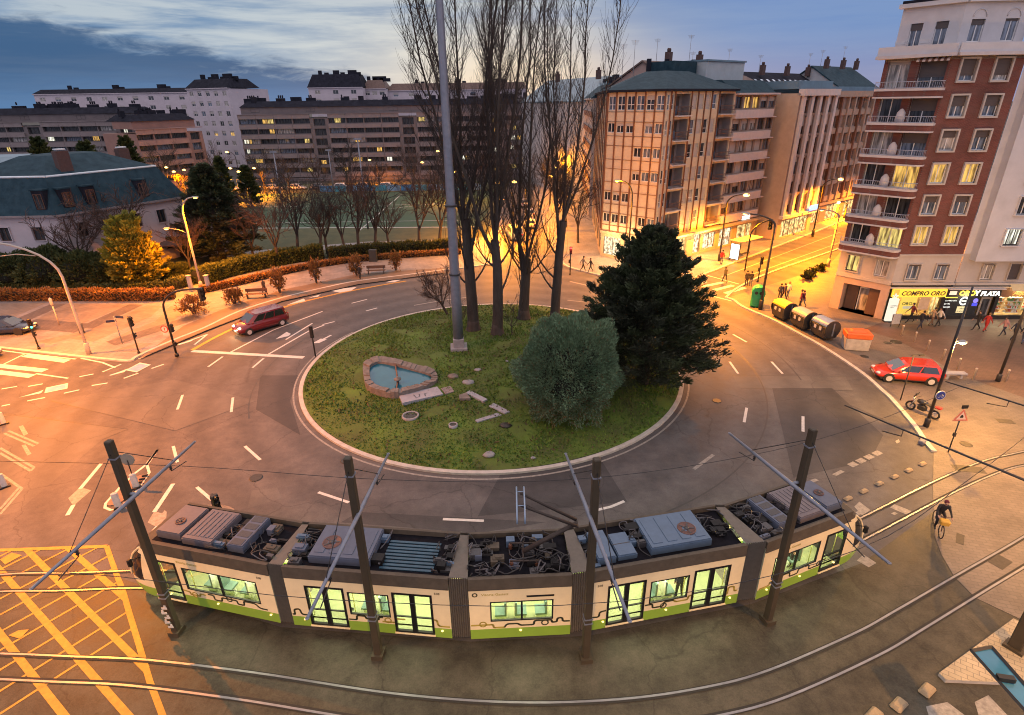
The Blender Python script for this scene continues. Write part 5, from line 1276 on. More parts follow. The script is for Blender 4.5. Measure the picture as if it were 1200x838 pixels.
def b_grid(r, f, top):
    mb = MB(); n = 6; fh = (top-3.6)/n; op = []; k = 9; cw = f.L/k
    for i in range(n):
        for j in range(k):
            if j == 3: continue
            op.append((j*cw+.3, 3.6+i*fh+.9, cw-.6, 1.4))
    f.wall(mb, 3.6, top, op, .4, 0); shell(mb, f, top, 14, 0)
    for i in range(n+1): z = 3.6+i*fh; f.box(mb, 0, f.L, z-.1, z+.7, 0, .25 if i < n else .5, 1)
    for j in range(k+1): u = j*cw; f.box(mb, max(0, u-.18), min(f.L, u+.18), 3.4, top, 0, .45, 1 if j % 3 else 2)
    f.wall(mb, 0, 3.6, [(2, .3, 5, 2.3), (9, .3, 4, 2.3), (15, .3, 5, 2.3)], .3, 0); f.box(mb, 0, f.L, 3.0, 3.35, 0, .6, 1)
    mb.build('wall', [TAUPE, mat('tan facade band', (.34, .25, .19), .75, .12, 1.5), BROWNP], r)
    for o in op: f.put(*win_meshes(o[2], o[3], ('white window frame', 1, 0, gg.choice([0, .4, .6]), 'dark roller shutter', 0, None, 0), gg.choice(['glass dark', 'glass dark', 'glass blue'])), o[0], o[1], -.25)
    for o in ((2, .3, 5, 2.3), (9, .3, 4, 2.3), (15, .3, 5, 2.3)): shopwin(f, o, r)
    rf = MB(); f.box(rf, .2, f.L-.2, top, top+1.3, -12, -.8, 0); rf.build('roof', ZINC, r)
street_block('brown_grid_apartment_building', 'long brown apartment block with a grid of ribs down the lit street', (944.5, 200), (1012, 190), 0, 18.6, b_grid)
# roofs standing behind the row
def gable_house(name, label, A, B, depth, wallz, ridge, wm, rm_, chim=2, sky=False):
    r = thing(name, label, 'building', (*A, 0)); f = Fac(A, B, r); mb = MB()
    P = [f.W(0, 0, 0)[:2], f.W(f.L, 0, 0)[:2], f.W(f.L, 0, -depth)[:2], f.W(0, 0, -depth)[:2]]; mb.prism(P, 0, wallz)
    for e in (0, f.L): mb.add([f.W(e, wallz, 0), f.W(e, wallz, -depth), f.W(e, ridge, -depth/2)], [(0, 1, 2) if e else (0, 2, 1)])
    mb.build('wall', wm, r)
    rf = MB(); t = .25
    for s0, s1 in ((.3, -depth/2), (-depth-.3, -depth/2)):
        q = [f.W(-.3, wallz-.1, s0), f.W(f.L+.3, wallz-.1, s0), f.W(f.L+.3, ridge, s1), f.W(-.3, ridge, s1)]; q2 = [(p[0], p[1], p[2]+t) for p in q]
        rf.add(q+q2, [(0, 1, 2, 3), (4, 5, 6, 7), (0, 1, 5, 4), (1, 2, 6, 5), (2, 3, 7, 6), (3, 0, 4, 7)])
    ro = rf.build('roof', rm_, r)
    ch = MB()
    g = random.Random(len(label))
    for k in range(chim):
        ch = MB(); u = f.L*(k+.5)/chim+g.uniform(-1, 1); p = f.W(u, ridge+.5, -depth*.35); ch.box(p, (1.0, .7, 1.7), 0, f.rz)
        for q in (-.35, 0, .35): c = f.W(u+q*.8, ridge+1.45, -depth*.35); ch.lathe([(.13, 0), (.16, .3), (.1, .5)], (c[0], c[1], c[2]-.1), 6)
        ch.build('chimney', CHIM, ro)
    an = MB()
    for k in range(2): antenna(an, f.W(f.L*(.2+.55*k), ridge, -depth/2), 3.2+k)
    an.build('aerial', METALA, ro)
    if sky:
        for k in range(int(f.L/2.2)):
            sk = MB(); u = 1+k*2.2; z0 = wallz+(ridge-wallz)*.45; d0 = -depth/2*.45; q = [f.W(u, z0+.3, d0), f.W(u+.8, z0+.3, d0), f.W(u+.8, z0+.9, d0-.9), f.W(u, z0+.9, d0-.9)]; sk.add(q, [(0, 1, 2, 3)]); sk.build('skylight', mat('skylight glass', (.5, .6, .7), .1, 0), ro)
    return r, f
def line(px0, px1, y0, y1): a, b = AtY(*px0, y0), AtY(*px1, y1); return (a[0], a[1]), (b[0], b[1]), a[2], b[2]
A, B, za, zb = line((795, 90), (862, 88), 88, 100); gable_house('gabled_tile_roof_house', 'house with a brown tiled gable roof rising behind the ribbed corner block', A, B, 12, za-1.2, AtY(800, 72, 92)[2], mat('rosy gable wall', (.36, .25, .22), .8, .1, 1), TILE, 2)
A, B, za, zb = line((832, 100), (905, 100), 96, 112); gable_house('pale_penthouse_building', 'pale blue rendered upper storeys behind the pink banded block', A, B, 12, 19.6, 22.3, mat('pale blue wall', (.33, .38, .41), .7, .1, 1), TILE, 2)
A, B, za, zb = line((900, 112), (1000, 110), 112, 135); gable_house('skylight_roof_building', 'long dark roof dotted with small bright skylights and brick chimneys', A, B, 13, 19.2, 22.8, mat('pale wall', (.36, .38, .40), .7, .1, 1), DROOF, 4, True)
A, B, za, zb = line((985, 100), (1030, 95), 125, 135); gable_house('green_roof_building', 'teal roofed building with dark chimneys left of the red brick block', A, B, 13, 20, 24.2, mat('pale wall', (.36, .38, .40), .7, .1, 1), SLATE, 3)
# ---- left street, behind the corner building
A, B = (KA[0]+4.6, KA[1]+62), (KA[0]+2.0, KA[1]+27)
def b_plain(r, f, top, seed=1, floors=6, lit=.12, wallm=None, cols=None, roofm=None, roofh=2.2, base=True, wstyle='white window frame', w=1.3, h=1.4, bandm=None):
    g = random.Random(seed); mb = MB(); b0 = 3.4 if base else .6; fh = (top-b0)/floors; k = cols or max(2, int(f.L/2.9)); cw = f.L/k; op = []
    for i in range(floors):
        for j in range(k): op.append((j*cw+(cw-w)/2, b0+i*fh+.85, w, h))
    f.wall(mb, b0, top, op, .2, 0); shell(mb, f, top, 12, 0)
    if bandm is not None:
        for i in range(floors): f.box(mb, 0, f.L, b0+i*fh-.1, b0+i*fh+.75, 0, .25, 1)
    go = []
    if base:
        go = [(1+5.2*q, .3, 3.6, 2.4) for q in range(int(f.L/5.2))]; f.wall(mb, 0, b0, go, .3, 0)
    f.box(mb, -.2, f.L+.2, top, top+.25, -.5, .4, 0)
    mb.build('wall', [wallm, bandm or wallm], r)
    for o in op[:100]: f.put(*win_meshes(o[2], o[3], (wstyle, 1, 0, g.choice([0, .3, .5]), 'pale roller shutter', 0, None, 0), 'glass warm' if g.random() < lit else g.choice(['glass dark', 'glass blue', 'glass dark', 'glass curtain'])), o[0], o[1], -.12)
    for o in go[:12]: shopwin(f, o, r)
    rf = MB(); q = [f.W(-.3, top+.25, .4), f.W(f.L+.3, top+.25, .4), f.W(f.L+.3, top+.25, -12.3), f.W(-.3, top+.25, -12.3)]; t = [f.W(1.5, top+.25+roofh, -2.5), f.W(f.L-1.5, top+.25+roofh, -2.5), f.W(f.L-1.5, top+.25+roofh, -9.5), f.W(1.5, top+.25+roofh, -9.5)]
    rf.add(q+t, [(0, 1, 5, 4), (1, 2, 6, 5), (2, 3, 7, 6), (3, 0, 4, 7), (4, 5, 6, 7)]); ro = rf.build('roof', roofm or SLATE, r)
    for k in range(3):
        ch = MB(); p = f.W(f.L*(.2+.3*k), top+roofh+.7, -4); ch.box(p, (1.2+k, .9, 1.8), 0, f.rz); ch.box((p[0]+2.4, p[1], p[2]-.4), (1.5, .9, 1.2), 0, f.rz); ch.build('chimney', DROOF, ro)
r = thing('white_side_street_building', 'white and brown block with a blue roof along the left side street', 'building', (*B, 0)); b_plain(r, Fac(A, B, r), 18.6, 3, 6, .12, mat('off white render', (.42, .38, .36), .8, .1, 1), bandm=BROWNP)
A, B = AtY(606, 120, 185), AtY(655, 118, 185); r = thing('grey_end_building', 'grey block with a flat dark roof closing the far end of the lit side street', 'building', (A[0], A[1], 0)); b_plain(r, Fac(A[:2], B[:2], r), 19.0, 4, 7, .1, mat('grey render', (.28, .26, .27), .8, .1, 1), roofm=DROOF, roofh=.4)
A, B, za, zb = line((612, 112), (700, 110), 150, 120); gable_house('blue_roof_house', 'large pale blue roof showing between the poplar stems', A, B, 14, 18.3, 22.8, mat('pale wall', (.36, .38, .40), .7, .1, 1), ZINC, 2)
# ---- far blocks on the left
def far_block(name, label, A, B, top, floors, base, seed, wm, bm, lit, roofm, strips=5, clutter_n=12, rowh=None):
    r = thing(name, label, 'building', (*A, 0)); f = Fac(A, B, r); g = random.Random(seed); mb = MB(); fh = (top-base)/floors
    k = max(4, round(f.L/4.4)); cw = f.L/k; op = []
    for i in range(floors):
        for j in range(k):
            if j % strips == strips-1: op.append((j*cw+.8, base+i*fh+.5, cw-1.6, fh-.7))
            else: op.append((j*cw+.15, base+i*fh+1.05, cw-.3, 1.25))
    f.wall(mb, 0, top, op, .7, 0); shell(mb, f, top, 13, 0)
    for i in range(floors+1):
        z = base+i*fh
        for j in range(k):
            if j % strips == strips-1: continue
            f.box(mb, j*cw+.03, (j+1)*cw-.03, z-.12, z+.85, 0, .35, 1)
    mb.build('wall', [wm, bm], r)
    ext = MB(); ex_p = MB(); cnt = 0
    for n in range(int(len(op)*lit*2.2)):
        o = g.choice(op); w = g.uniform(.9, 1.7); f.put(*win_meshes(round(w, 1), 1.05, ('dark window frame', 1, 0, 0, None, 0, None, 0), g.choice(['glass warm', 'glass yellow', 'glass warm', 'glass white lit'])), o[0]+g.uniform(.05, max(.06, o[2]-w-.05)), o[1]+.08, -.42)
    for n, o in sorted(enumerate(op), key=lambda q: -q[1][1]):
        pn = g.choice(['glass dark', 'glass dark', 'glass dark', 'glass curtain', 'glass blue'])
        if cnt < 84: f.put(*win_meshes(o[2], o[3], ('dark window frame', 2, 0, 0, None, 0, None, 0), pn), o[0], o[1], -.5); cnt += 1
        else: f.box(ext, o[0], o[0]+o[2], o[1], o[1]+o[3], -.55, -.5)
    if ext.v: tag(ext.build('window', MATS['glass dark'], r), kind='stuff')
    # set-back attic and mansard
    rf = MB(); f.box(rf, 0, f.L, top+.85, top+1.0, -.6, .5, 1); f.box(rf, .5, f.L-.5, top+1.0, top+2.6, -9, -1.4, 1); q = [f.W(.3, top+2.6, -1.0), f.W(f.L-.3, top+2.6, -1.0), f.W(f.L-.3, top+2.6, -11), f.W(.3, top+2.6, -11)]; t = [f.W(2, top+4.0, -3.0), f.W(f.L-2, top+4.0, -3.0), f.W(f.L-2, top+4.0, -9), f.W(2, top+4.0, -9)]
    rf.add(q+t, [(0, 1, 5, 4), (1, 2, 6, 5), (2, 3, 7, 6), (3, 0, 4, 7), (4, 5, 6, 7)], 0); ro = rf.build('roof', [roofm, wm], r)
    for n in range(int(f.L/7)):
        if g.random() < .5:
            u = 3+n*7; me = win_meshes(2.2, .9, ('dark window frame', 1, 0, 0, None, 0, None, 0), 'glass white lit' if g.random() < .25 else 'glass blue'); f.put(*me, u, top+1.4, -1.36)
    for n in range(clutter_n):
        ch = MB(); u = g.uniform(1, f.L-1); p = f.W(u, top+4.1, -g.uniform(3, 8)); ch.box(p, (g.uniform(.8, 3), g.uniform(.6, 1.5), g.uniform(.8, 2.0)), 0, f.rz)
        for q in range(g.randint(0, 3)): ch.lathe([(.18, 0), (.2, .5), (.1, .7)], (p[0]+q*.5-.4, p[1], p[2]+.6), 5)
        ch.build('chimney', DROOF, ro)
    return r, f
GREYF = mat('grey brown concrete', (.145, .125, .13), .85, .15, .5); GREYB = mat('grey parapet', (.205, .175, .18), .85, .12, .8); REDF = mat('reddish brown brick', (.27, .155, .13), .85, .15, .5); REDB = mat('reddish parapet', (.34, .20, .17), .85, .12, .8)
far_block('grey_long_apartment_block', 'long grey brown slab of flats with dark balcony strips at the far left', AtY(-60, 145, 148)[:2], AtY(158, 150, 146)[:2], 14.6, 6, 1.0, 21, GREYF, GREYB, .16, DROOF, 5, 16)
far_block('reddish_apartment_block', 'reddish slab of flats lit orange at its foot beside the white tower', AtY(157, 150, 134)[:2], AtY(238, 160, 148)[:2], 13.0, 5, 1.5, 22, REDF, REDB, .05, DROOF, 4, 8)
far_block('grey_middle_apartment_block', 'long grey slab of flats with scattered yellow windows behind the sports pitch', AtY(281, 150, 156)[:2], AtY(612, 150, 158)[:2], 15.4, 6, 1.2, 25, GREYF, GREYB, .15, DROOF, 5, 22)
WHT = mat('white far render', (.46, .42, .47), .8, .08, .4)
r = thing('white_tower_block', 'white tower block with a dark cluttered roof rising above the reddish flats', 'building', (*AtY(225, 130, 195)[:2], 0)); A, B = AtY(224, 130, 195)[:2], AtY(272, 130, 188)[:2]; b_plain(r, Fac(A, B, r), 23.2, 9, 8, .02, WHT, cols=5, roofm=DROOF, roofh=2.6, base=False, w=1.6)
fq = Fac(B, AtY(318, 130, 215)[:2], r); mb = MB(); oq = [(2+j*5, 1+i*2.9, 2.2, 1.4) for i in range(8) for j in range(3)]; fq.wall(mb, 0, 23.4, oq, .2); mb.build('side_wall', WHT, r)
for o in oq: fq.put(*win_meshes(o[2], o[3], ('dark window frame', 1, 0, .3, 'pale roller shutter', 0, None, 0), 'glass dark'), o[0], o[1], -.1)
def far_white(name, label, px0, px1, y, zt, roofh, roofm, floors, seed):
    A, B = AtY(*px0, y)[:2], AtY(*px1, y)[:2]; r = thing(name, label, 'building', (*A, 0)); b_plain(r, Fac(A, B, r), zt, seed, floors, .06, WHT, roofm=roofm, roofh=roofh, base=False, w=2.0, cols=max(3, int((B[0]-A[0])/5.5)))
far_white('white_long_block', 'long white terraced block with a dark roof line behind the grey flats', (42, 120), (223, 118), 240, 23.2, 1.6, DROOF, 7, 31)
far_white('white_turret_house', 'white villa block with a dark pyramid roof on the far ridge', (362, 110), (425, 108), 235, 24.0, 4.5, DROOF, 8, 32)
far_white('white_red_roof_house', 'white house with a dark red roof beside the turret block', (426, 110), (452, 108), 240, 23.5, 3.0, TILE, 8, 33)
far_white('white_terrace_row', 'row of white terraced houses on the far ridge behind the poplars', (455, 112), (618, 108), 245, 22.8, 2.5, TILE, 8, 34)
# ---- slate roofed manor (left)
E7 = 7.5
M0, M1, M2 = G(-60, 256, E7), G(66, 254, E7), G(213, 232, E7)
MH = thing('slate_roof_mansion', 'long pale mansion with a blue slate mansard roof at the left edge', 'building', (*M1, 0))
f1, f2 = Fac(M0, M1, MH), Fac(M1, M2, MH)
nx, ny = f2.n; M3 = (M2[0]-nx*13, M2[1]-ny*13); M4 = (M0[0]-f1.n[0]*13, M0[1]-f1.n[1]*13); f3 = Fac(M2, M3, MH)
MWALL = mat('mauve grey render', (.46, .41, .44), .85, .12, .6, bump=.1, bscale=8)
mb = MB(); o1 = [(f1.L-3.2, 4.9, 1.3, 1.5), (f1.L-7, 4.9, 1.3, 1.5), (f1.L-11, 4.9, 1.3, 1.5)]; o2 = [(1.6+3.1*i, 4.9, 1.1, 1.6) for i in range(6)]; o2b = [(1.8+3.1*i, 1.5, 1.1, 1.5) for i in range(5)]
f1.wall(mb, -.1, E7, o1, .25); f2.wall(mb, -.1, E7, o2+o2b, .25); f3.wall(mb, -.1, E7, [(3, 4.9, 1.1, 1.6)], .25)
mb.add([(*M3, 0), (*M4, 0), (*M4, E7), (*M3, E7)], [(0, 1, 2, 3)])
mb.build('wall', MWALL, MH)
for f, oo in ((f1, o1), (f2, o2+o2b)):
    for o in oo: f.put(*win_meshes(o[2], o[3], ('brown window frame', 1, 0, .0, None, .08, 'mauve grey render', 0), 'glass dark'), o[0], o[1], -.12)
f3.put(*win_meshes(1.1, 1.6, ('brown window frame', 1, 0, 0, None, 0, None, 0), 'glass dark'), 3, 4.9, -.12)
# gutter, mansard, upper roof
rf = MB()
for f in (f1, f2, f3): f.box(rf, -.2, f.L+.2, E7, E7+.22, -.3, .55, 1)
k1 = 2.2; up1 = [M0, M1, M2, M3, M4]; cen = ((M1[0]+M3[0])/2, (M1[1]+M3[1])/2)
def inset(poly, d):
    n = len(poly); out = []
    for i in range(n):
        a, b, c = Vector(poly[i-1]), Vector(poly[i]), Vector(poly[(i+1) % n]); e1 = (b-a).normalized(); e2 = (c-b).normalized(); n1 = Vector((-e1.y, e1.x)); n2 = Vector((-e2.y, e2.x)); bis = (n1+n2); k = d/max(.3, bis.length_squared/2)
        out.append((b.x+bis.x*k, b.y+bis.y*k))
    return out
ez = E7+4.1
i0, i1, i2 = inset(up1, -.4), inset(up1, 1.5), inset(up1, 5.6)
n = 5
rf.add([(*p, E7+.22) for p in i0]+[(*p, ez) for p in i1]+[(*p, ez+1.9) for p in i2], [(i, (i+1) % n, n+(i+1) % n, n+i) for i in range(n)]+[(n+i, n+(i+1) % n, 2*n+(i+1) % n, 2*n+i) for i in range(n)]+[tuple(range(2*n, 3*n))], 0)
ro = rf.build('roof', [SLATE, mat('mauve gutter', (.22, .19, .20), .6, .1, 2)], MH)
gt = MB()
for a, b in zip(i1, i1[1:]+i1[:1]): gt.tube([(*a, ez), (*b, ez)], .13, 6)
gt.build('ridge_flashing', mat('bright zinc flashing', (.60, .68, .74), .35, .1, 2), ro)
for f, us in ((f1, (f1.L-1.2, f1.L-8)), (f2, (1.6, 4.0, 10.0, 14.6, 18.3))):
    for u in us:
        if u > f.L-.8: continue
        d = MB(); f.box(d, u-.6, u+.6, E7+.5, E7+2.8, -1.5, .12, 0); f.box(d, u-.7, u+.7, E7+2.8, E7+2.95, -1.9, .2, 1); do = d.build('dormer', [DROOF, SLATE], ro)
        w = f.W(u-.45, E7+.85, -.33); me = win_meshes(.9, 1.6, ('brown window frame', 1, 0, 0, None, 0, None, 0), 'glass dark'); f.put(me[0], me[1], u-.45, E7+.85, .19, 'dormer_window')
for u, d, h in ((3.5, -2.6, 1.9), (12, -6, 1.6)):
    ch = MB(); p = f2.W(u, ez+h*.6, d); ch.box(p, (1.3, 1.0, h*1.4), 0, f2.rz); ch.box((p[0], p[1], p[2]+h*.8), (1.0, .7, .12), 1, f2.rz); ch.build('chimney', [CHIM, mat('bright zinc flashing', (.6, .68, .74)), ], ro)
# porch annexe
an = MB(); f2.box(an, 13.5, 20.5, -.1, 3.2, 0, 3.0, 0); o = an.build('porch', MWALL, MH); pr = MB(); pr.add([f2.W(13.2, 3.9, -.0), f2.W(20.8, 3.9, 0), f2.W(20.8, 3.1, 3.4), f2.W(13.2, 3.1, 3.4), f2.W(13.2, 3.7, 0), f2.W(20.8, 3.7, 0), f2.W(20.8, 2.95, 3.4), f2.W(13.2, 2.95, 3.4)], [(3, 2, 1, 0), (4, 5, 6, 7), (2, 3, 7, 6), (1, 2, 6, 5), (3, 0, 4, 7)]); pr.build('porch_roof', TILE, o)
f2.put(*win_meshes(1.2, 1.3, ('brown window frame', 1, 0, 0, None, 0, None, 0), 'glass dark'), 15, 1.2, 3.02)
gt_ = thing('timber_shelter', 'dark brown timber lean-to shelter at the end of the mansion', 'shelter', (*G(212, 305), 0)); mb = MB(); c = G(212, 305); 
for dx, dy in ((-2, -1), (2, -1), (-2, 1.5), (2, 1.5)): 
    p_ = MB(); p_.box((c[0]+dx, c[1]+dy, 1.2), (.18, .18, 2.4)); p_.build('post', BROWNF, gt_)
mb.box((c[0], c[1]+.2, 2.5), (5, 3.6, .14), 0, 0, 0, .15); mb.build('roof', TILE, gt_); mb = MB(); mb.box((c[0], c[1]+1.5, 1.2), (4, .1, 2.2)); mb.build('back_panel', BROWNF, gt_)
# glazed roof further left
A = AtY(-40, 190, 96); B = AtY(38, 196, 98); r = thing('glazed_roof_pavilion', 'low pavilion with a pale blue curved metal roof behind the mansion', 'pavilion', (*A[:2], 0)); f = Fac(A[:2], B[:2], r); mb = MB(); f.box(mb, 0, f.L, 0, 9.0, -9, 0); mb.build('wall', MWALL, r); mb = MB()
P = [(-.5+0, 9.0), (-1.5, 10.2), (-4, 11.2), (-7, 11.4), (-9.5, 10.8)]
for (d0, z0), (d1, z1) in zip(P, P[1:]):
    mb.add([f.W(-.3, z0, d0), f.W(f.L*.75 if z0 > 9.5 else f.L+.2, z0, d0), f.W(f.L*.7, z1, d1), f.W(-.3, z1, d1)], [(0, 1, 2, 3)])
mb.add([f.W(f.L+.2, 9.0, -.5), f.W(f.L+.2, 9.0, -9.5), f.W(f.L*.7, 11.3, -6)], [(0, 1, 2)]); mb.build('roof', ZINC, r)
# ------------------------------------------------------------------ trees and planting
BARK = mat('grey brown bark', (.050, .041, .036), .9, .35, 2.5, bump=.6, bscale=10, stretch=(1, 1, .25))
TWIG = mat('bare twig', (.042, .034, .033), .9, .25, 2)
TWIGW = mat('bare reddish twig', (.085, .052, .042), .9, .25, 2)
def grow(mb, p, d, L, r0, r1, n, wob, trop, g, sides, m=0):
    pts = [Vector(p)]; d = Vector(d).normalized(); dirs = [d.copy()]
    for i in range(n):
        d = (d+Vector((g.gauss(0, wob), g.gauss(0, wob), g.gauss(0, wob)))+Vector((0, 0, trop))).normalized()
        pts.append(pts[-1]+d*(L/n)); dirs.append(d.copy())
    mb.tube(pts, [r0+(r1-r0)*i/n for i in range(n+1)], sides, m, cap=False)
    return pts, dirs
def tilt(d, ang, g, az=None):
    d = Vector(d).normalized(); a = d.orthogonal().normalized(); b = d.cross(a); q = g.uniform(0, 2*math.pi) if az is None else az
    return (d*math.cos(ang)+(a*math.cos(q)+b*math.sin(q))*math.sin(ang)).normalized()
def along(pts, dirs, t):
    k = t*(len(pts)-1); i = min(int(k), len(pts)-2); f = k-i
    return pts[i].lerp(pts[i+1], f), dirs[min(i+1, len(dirs)-1)]
def poplar(base, label, seed, trunk_h, leaders, H_, tr=.42, lean=(0, 0), low=3, spread=1.0, twigs=1.0):
    g = random.Random(seed); t = thing('poplar_tree', label, 'tree', base, group='bare poplars on the island'); local(t)
    tb, cb = MB(), MB()
    # root flare and trunk
    pts, dirs = grow(tb, (0, 0, -.1), (lean[0], lean[1], 1), trunk_h, tr, tr*.72, 7, .02, .03, g, 12)
    tb.lathe([(tr*1.55, -.15), (tr*1.25, .12), (tr*1.03, .55), (tr*.98, .9)], (0, 0, 0), 12)
    def branch(p, d, L, r, lvl):
        bp, bd = grow(tb if lvl < 1 else cb, p, d, L, r, max(.012, r*.22), 6 if lvl == 0 else 5, .06, .16 if lvl == 0 else .30, g, 7 if lvl == 0 else 4)
        if lvl == 0:
            n = int(L*2.2*twigs)
            for i in range(n):
                s = .10+.9*i/n; q, dd = along(bp, bd, s); branch(q, tilt(dd, g.uniform(.55, 1.05), g), (1-s*.55)*g.uniform(2.0, 5.2)*spread, r*(1-s)*.16+.020, 1)
        elif lvl == 1:
            n = int(L*4.4)
            for i in range(n):
                s = .18+.82*i/max(1, n); q, dd = along(bp, bd, s); e, ed = grow(cb, q, tilt(dd, g.uniform(.4, .8), g), g.uniform(.7, 1.9), .012, .006, 3, .10, .28, g, 3)
    top = pts[-1]
    for i in range(leaders):
        a = 2*math.pi*(i+g.uniform(-.3, .3))/leaders; k = g.uniform(.13, .46)*spread
        hs = g.uniform(.45, 1.0) if i else 1.0
        q, dd = along(pts, dirs, hs); d = Vector((math.cos(a)*k+lean[0], math.sin(a)*k+lean[1], 1)); L = (H_-q.z)*g.uniform(.85, 1.0)
        branch(q, d, L, tr*g.uniform(.24, .38), 0)
    for i in range(low):
        q, dd = along(pts, dirs, g.uniform(.3, .75)); branch(q, tilt(dd, g.uniform(.8, 1.1), g), g.uniform(3.5, 6), .09, 0 if g.random() < .5 else 1)
    tb.build('trunk', BARK, t); cb.build('crown', TWIG, t)
    return t
def gz(px, py):
    x, y = G(px, py, .6); return (x, y, island_z(x, y)-.03)
poplar(gz(555, 388), 'bare poplar with a leaning stem directly right of the tall grey mast', 1, 9.5, 5, 29, .50, (-.03, 0), 4, 1.35)
poplar(gz(583, 393), 'bare poplar with twin upright stems, nearest of the poplars to the tram', 2, 8.0, 5, 30, .46, (-.01, 0), 3, .95)
poplar(gz(614, 373), 'bare poplar forking low into two stems behind the round bush', 3, 5.6, 4, 27, .50, (.0, 0), 5, 1.1)
poplar(gz(650, 375), 'bare poplar with pale stem beside the dark conifer', 4, 9.0, 5, 28, .44, (.03, 0), 3, .8)
def spread_tree(base, label, seed, H_, tr=.18, th=None, spread=1.0, m=None, name='bare_tree', cat='tree', group=None, dens=1.0, lean=(0, 0), trunks=1):
    g = random.Random(seed); t = thing(name, label, cat, base, group=group); local(t); tb, cb = MB(), MB(); th = th or H_*.28
    for k in range(trunks):
        a = 2*math.pi*k/max(1, trunks); ln = (lean[0]+(.35*math.cos(a) if trunks > 1 else 0), lean[1]+(.35*math.sin(a) if trunks > 1 else 0))
        pts, dirs = grow(tb, (0, 0, -.1), (ln[0], ln[1], 1), th, tr, tr*.75, 5, .04, .02, g, 8)
        def br(p, d, L, r, lvl):
            bp, bd = grow(tb if lvl == 0 else cb, p, d, L, r, max(.008, r*.3), 4, .13, .07, g, 5 if lvl == 0 else 3)
            if lvl < 3:
                n = int({0: 6, 1: 5, 2: 4}[lvl]*dens)
                for i in range(n):
                    s = .25+.75*i/n; q, dd = along(bp, bd, s); br(q, tilt(dd, g.uniform(.4, .9), g), L*g.uniform(.38, .6), r*.55, lvl+1)
        n = 5
        for i in range(n):
            q, dd = along(pts, dirs, g.uniform(.7, 1)); az_ = 2*math.pi*i/n+g.uniform(-.4, .4); k2 = g.uniform(.35, .85)*spread
            br(q, Vector((math.cos(az_)*k2+lean[0], math.sin(az_)*k2+lean[1], 1)), (H_-th)*g.uniform(.55, .8), tr*.5, 0)
    tb.build('trunk', BARK, t); cb.build('crown', m or TWIG, t); return t
spread_tree(gz(525, 366), 'small bare spreading tree on the island left of the mast', 5, 5.4, .13, 1.6, 1.5, TWIGW, dens=1.25, lean=(-.35, 0))
spread_tree(gz(600, 394), 'low bare sapling between the poplar trunks', 6, 4.0, .05, 1.0, .9, TWIG, name='bare_sapling', dens=.8)
spread_tree(gz(540, 392), 'thin bare sapling at the foot of the leaning poplar', 16, 3.6, .04, .8, .9, TWIG, name='bare_sapling', dens=.7)
# leaves
def leaves(C, D, ln, w, g):
    n = len(C); D = D/np.maximum(1e-6, np.linalg.norm(D, axis=1, keepdims=True))
    rv = g.normal(0, 1, (n, 3)); S = np.cross(D, rv); S /= np.maximum(1e-6, np.linalg.norm(S, axis=1, keepdims=True))
    l = (ln*g.uniform(.6, 1.3, n))[:, None]; ww = (w*g.uniform(.6, 1.3, n))[:, None]
    V = np.stack([C-S*ww*.3, C+S*ww*.3, C+D*l*.6+S*ww*.5, C+D*l], 1)
    V2 = np.stack([C-S*ww*.3, C+D*l, C+D*l*.6-S*ww*.5], 1)
    return V.reshape(-1, 3), np.arange(n*4).reshape(n, 4)
def leafmat(name, a, b, sc=.9):
    m = mat(name, a, .65, col2=b, scale=sc, detail=5, contrast=.8, spec=.25); return m
YEW = [leafmat('yew needles', (.026, .040, .020), (.070, .090, .040)), leafmat('yew needles dark', (.020, .026, .018), (.050, .058, .034))]
BUSHM = [leafmat('blue green bush leaf', (.085, .165, .095), (.20, .29, .165)), leafmat('bush leaf dark', (.055, .10, .06), (.13, .19, .10)), leafmat('dry bush leaf', (.10, .075, .035), (.17, .12, .06))]
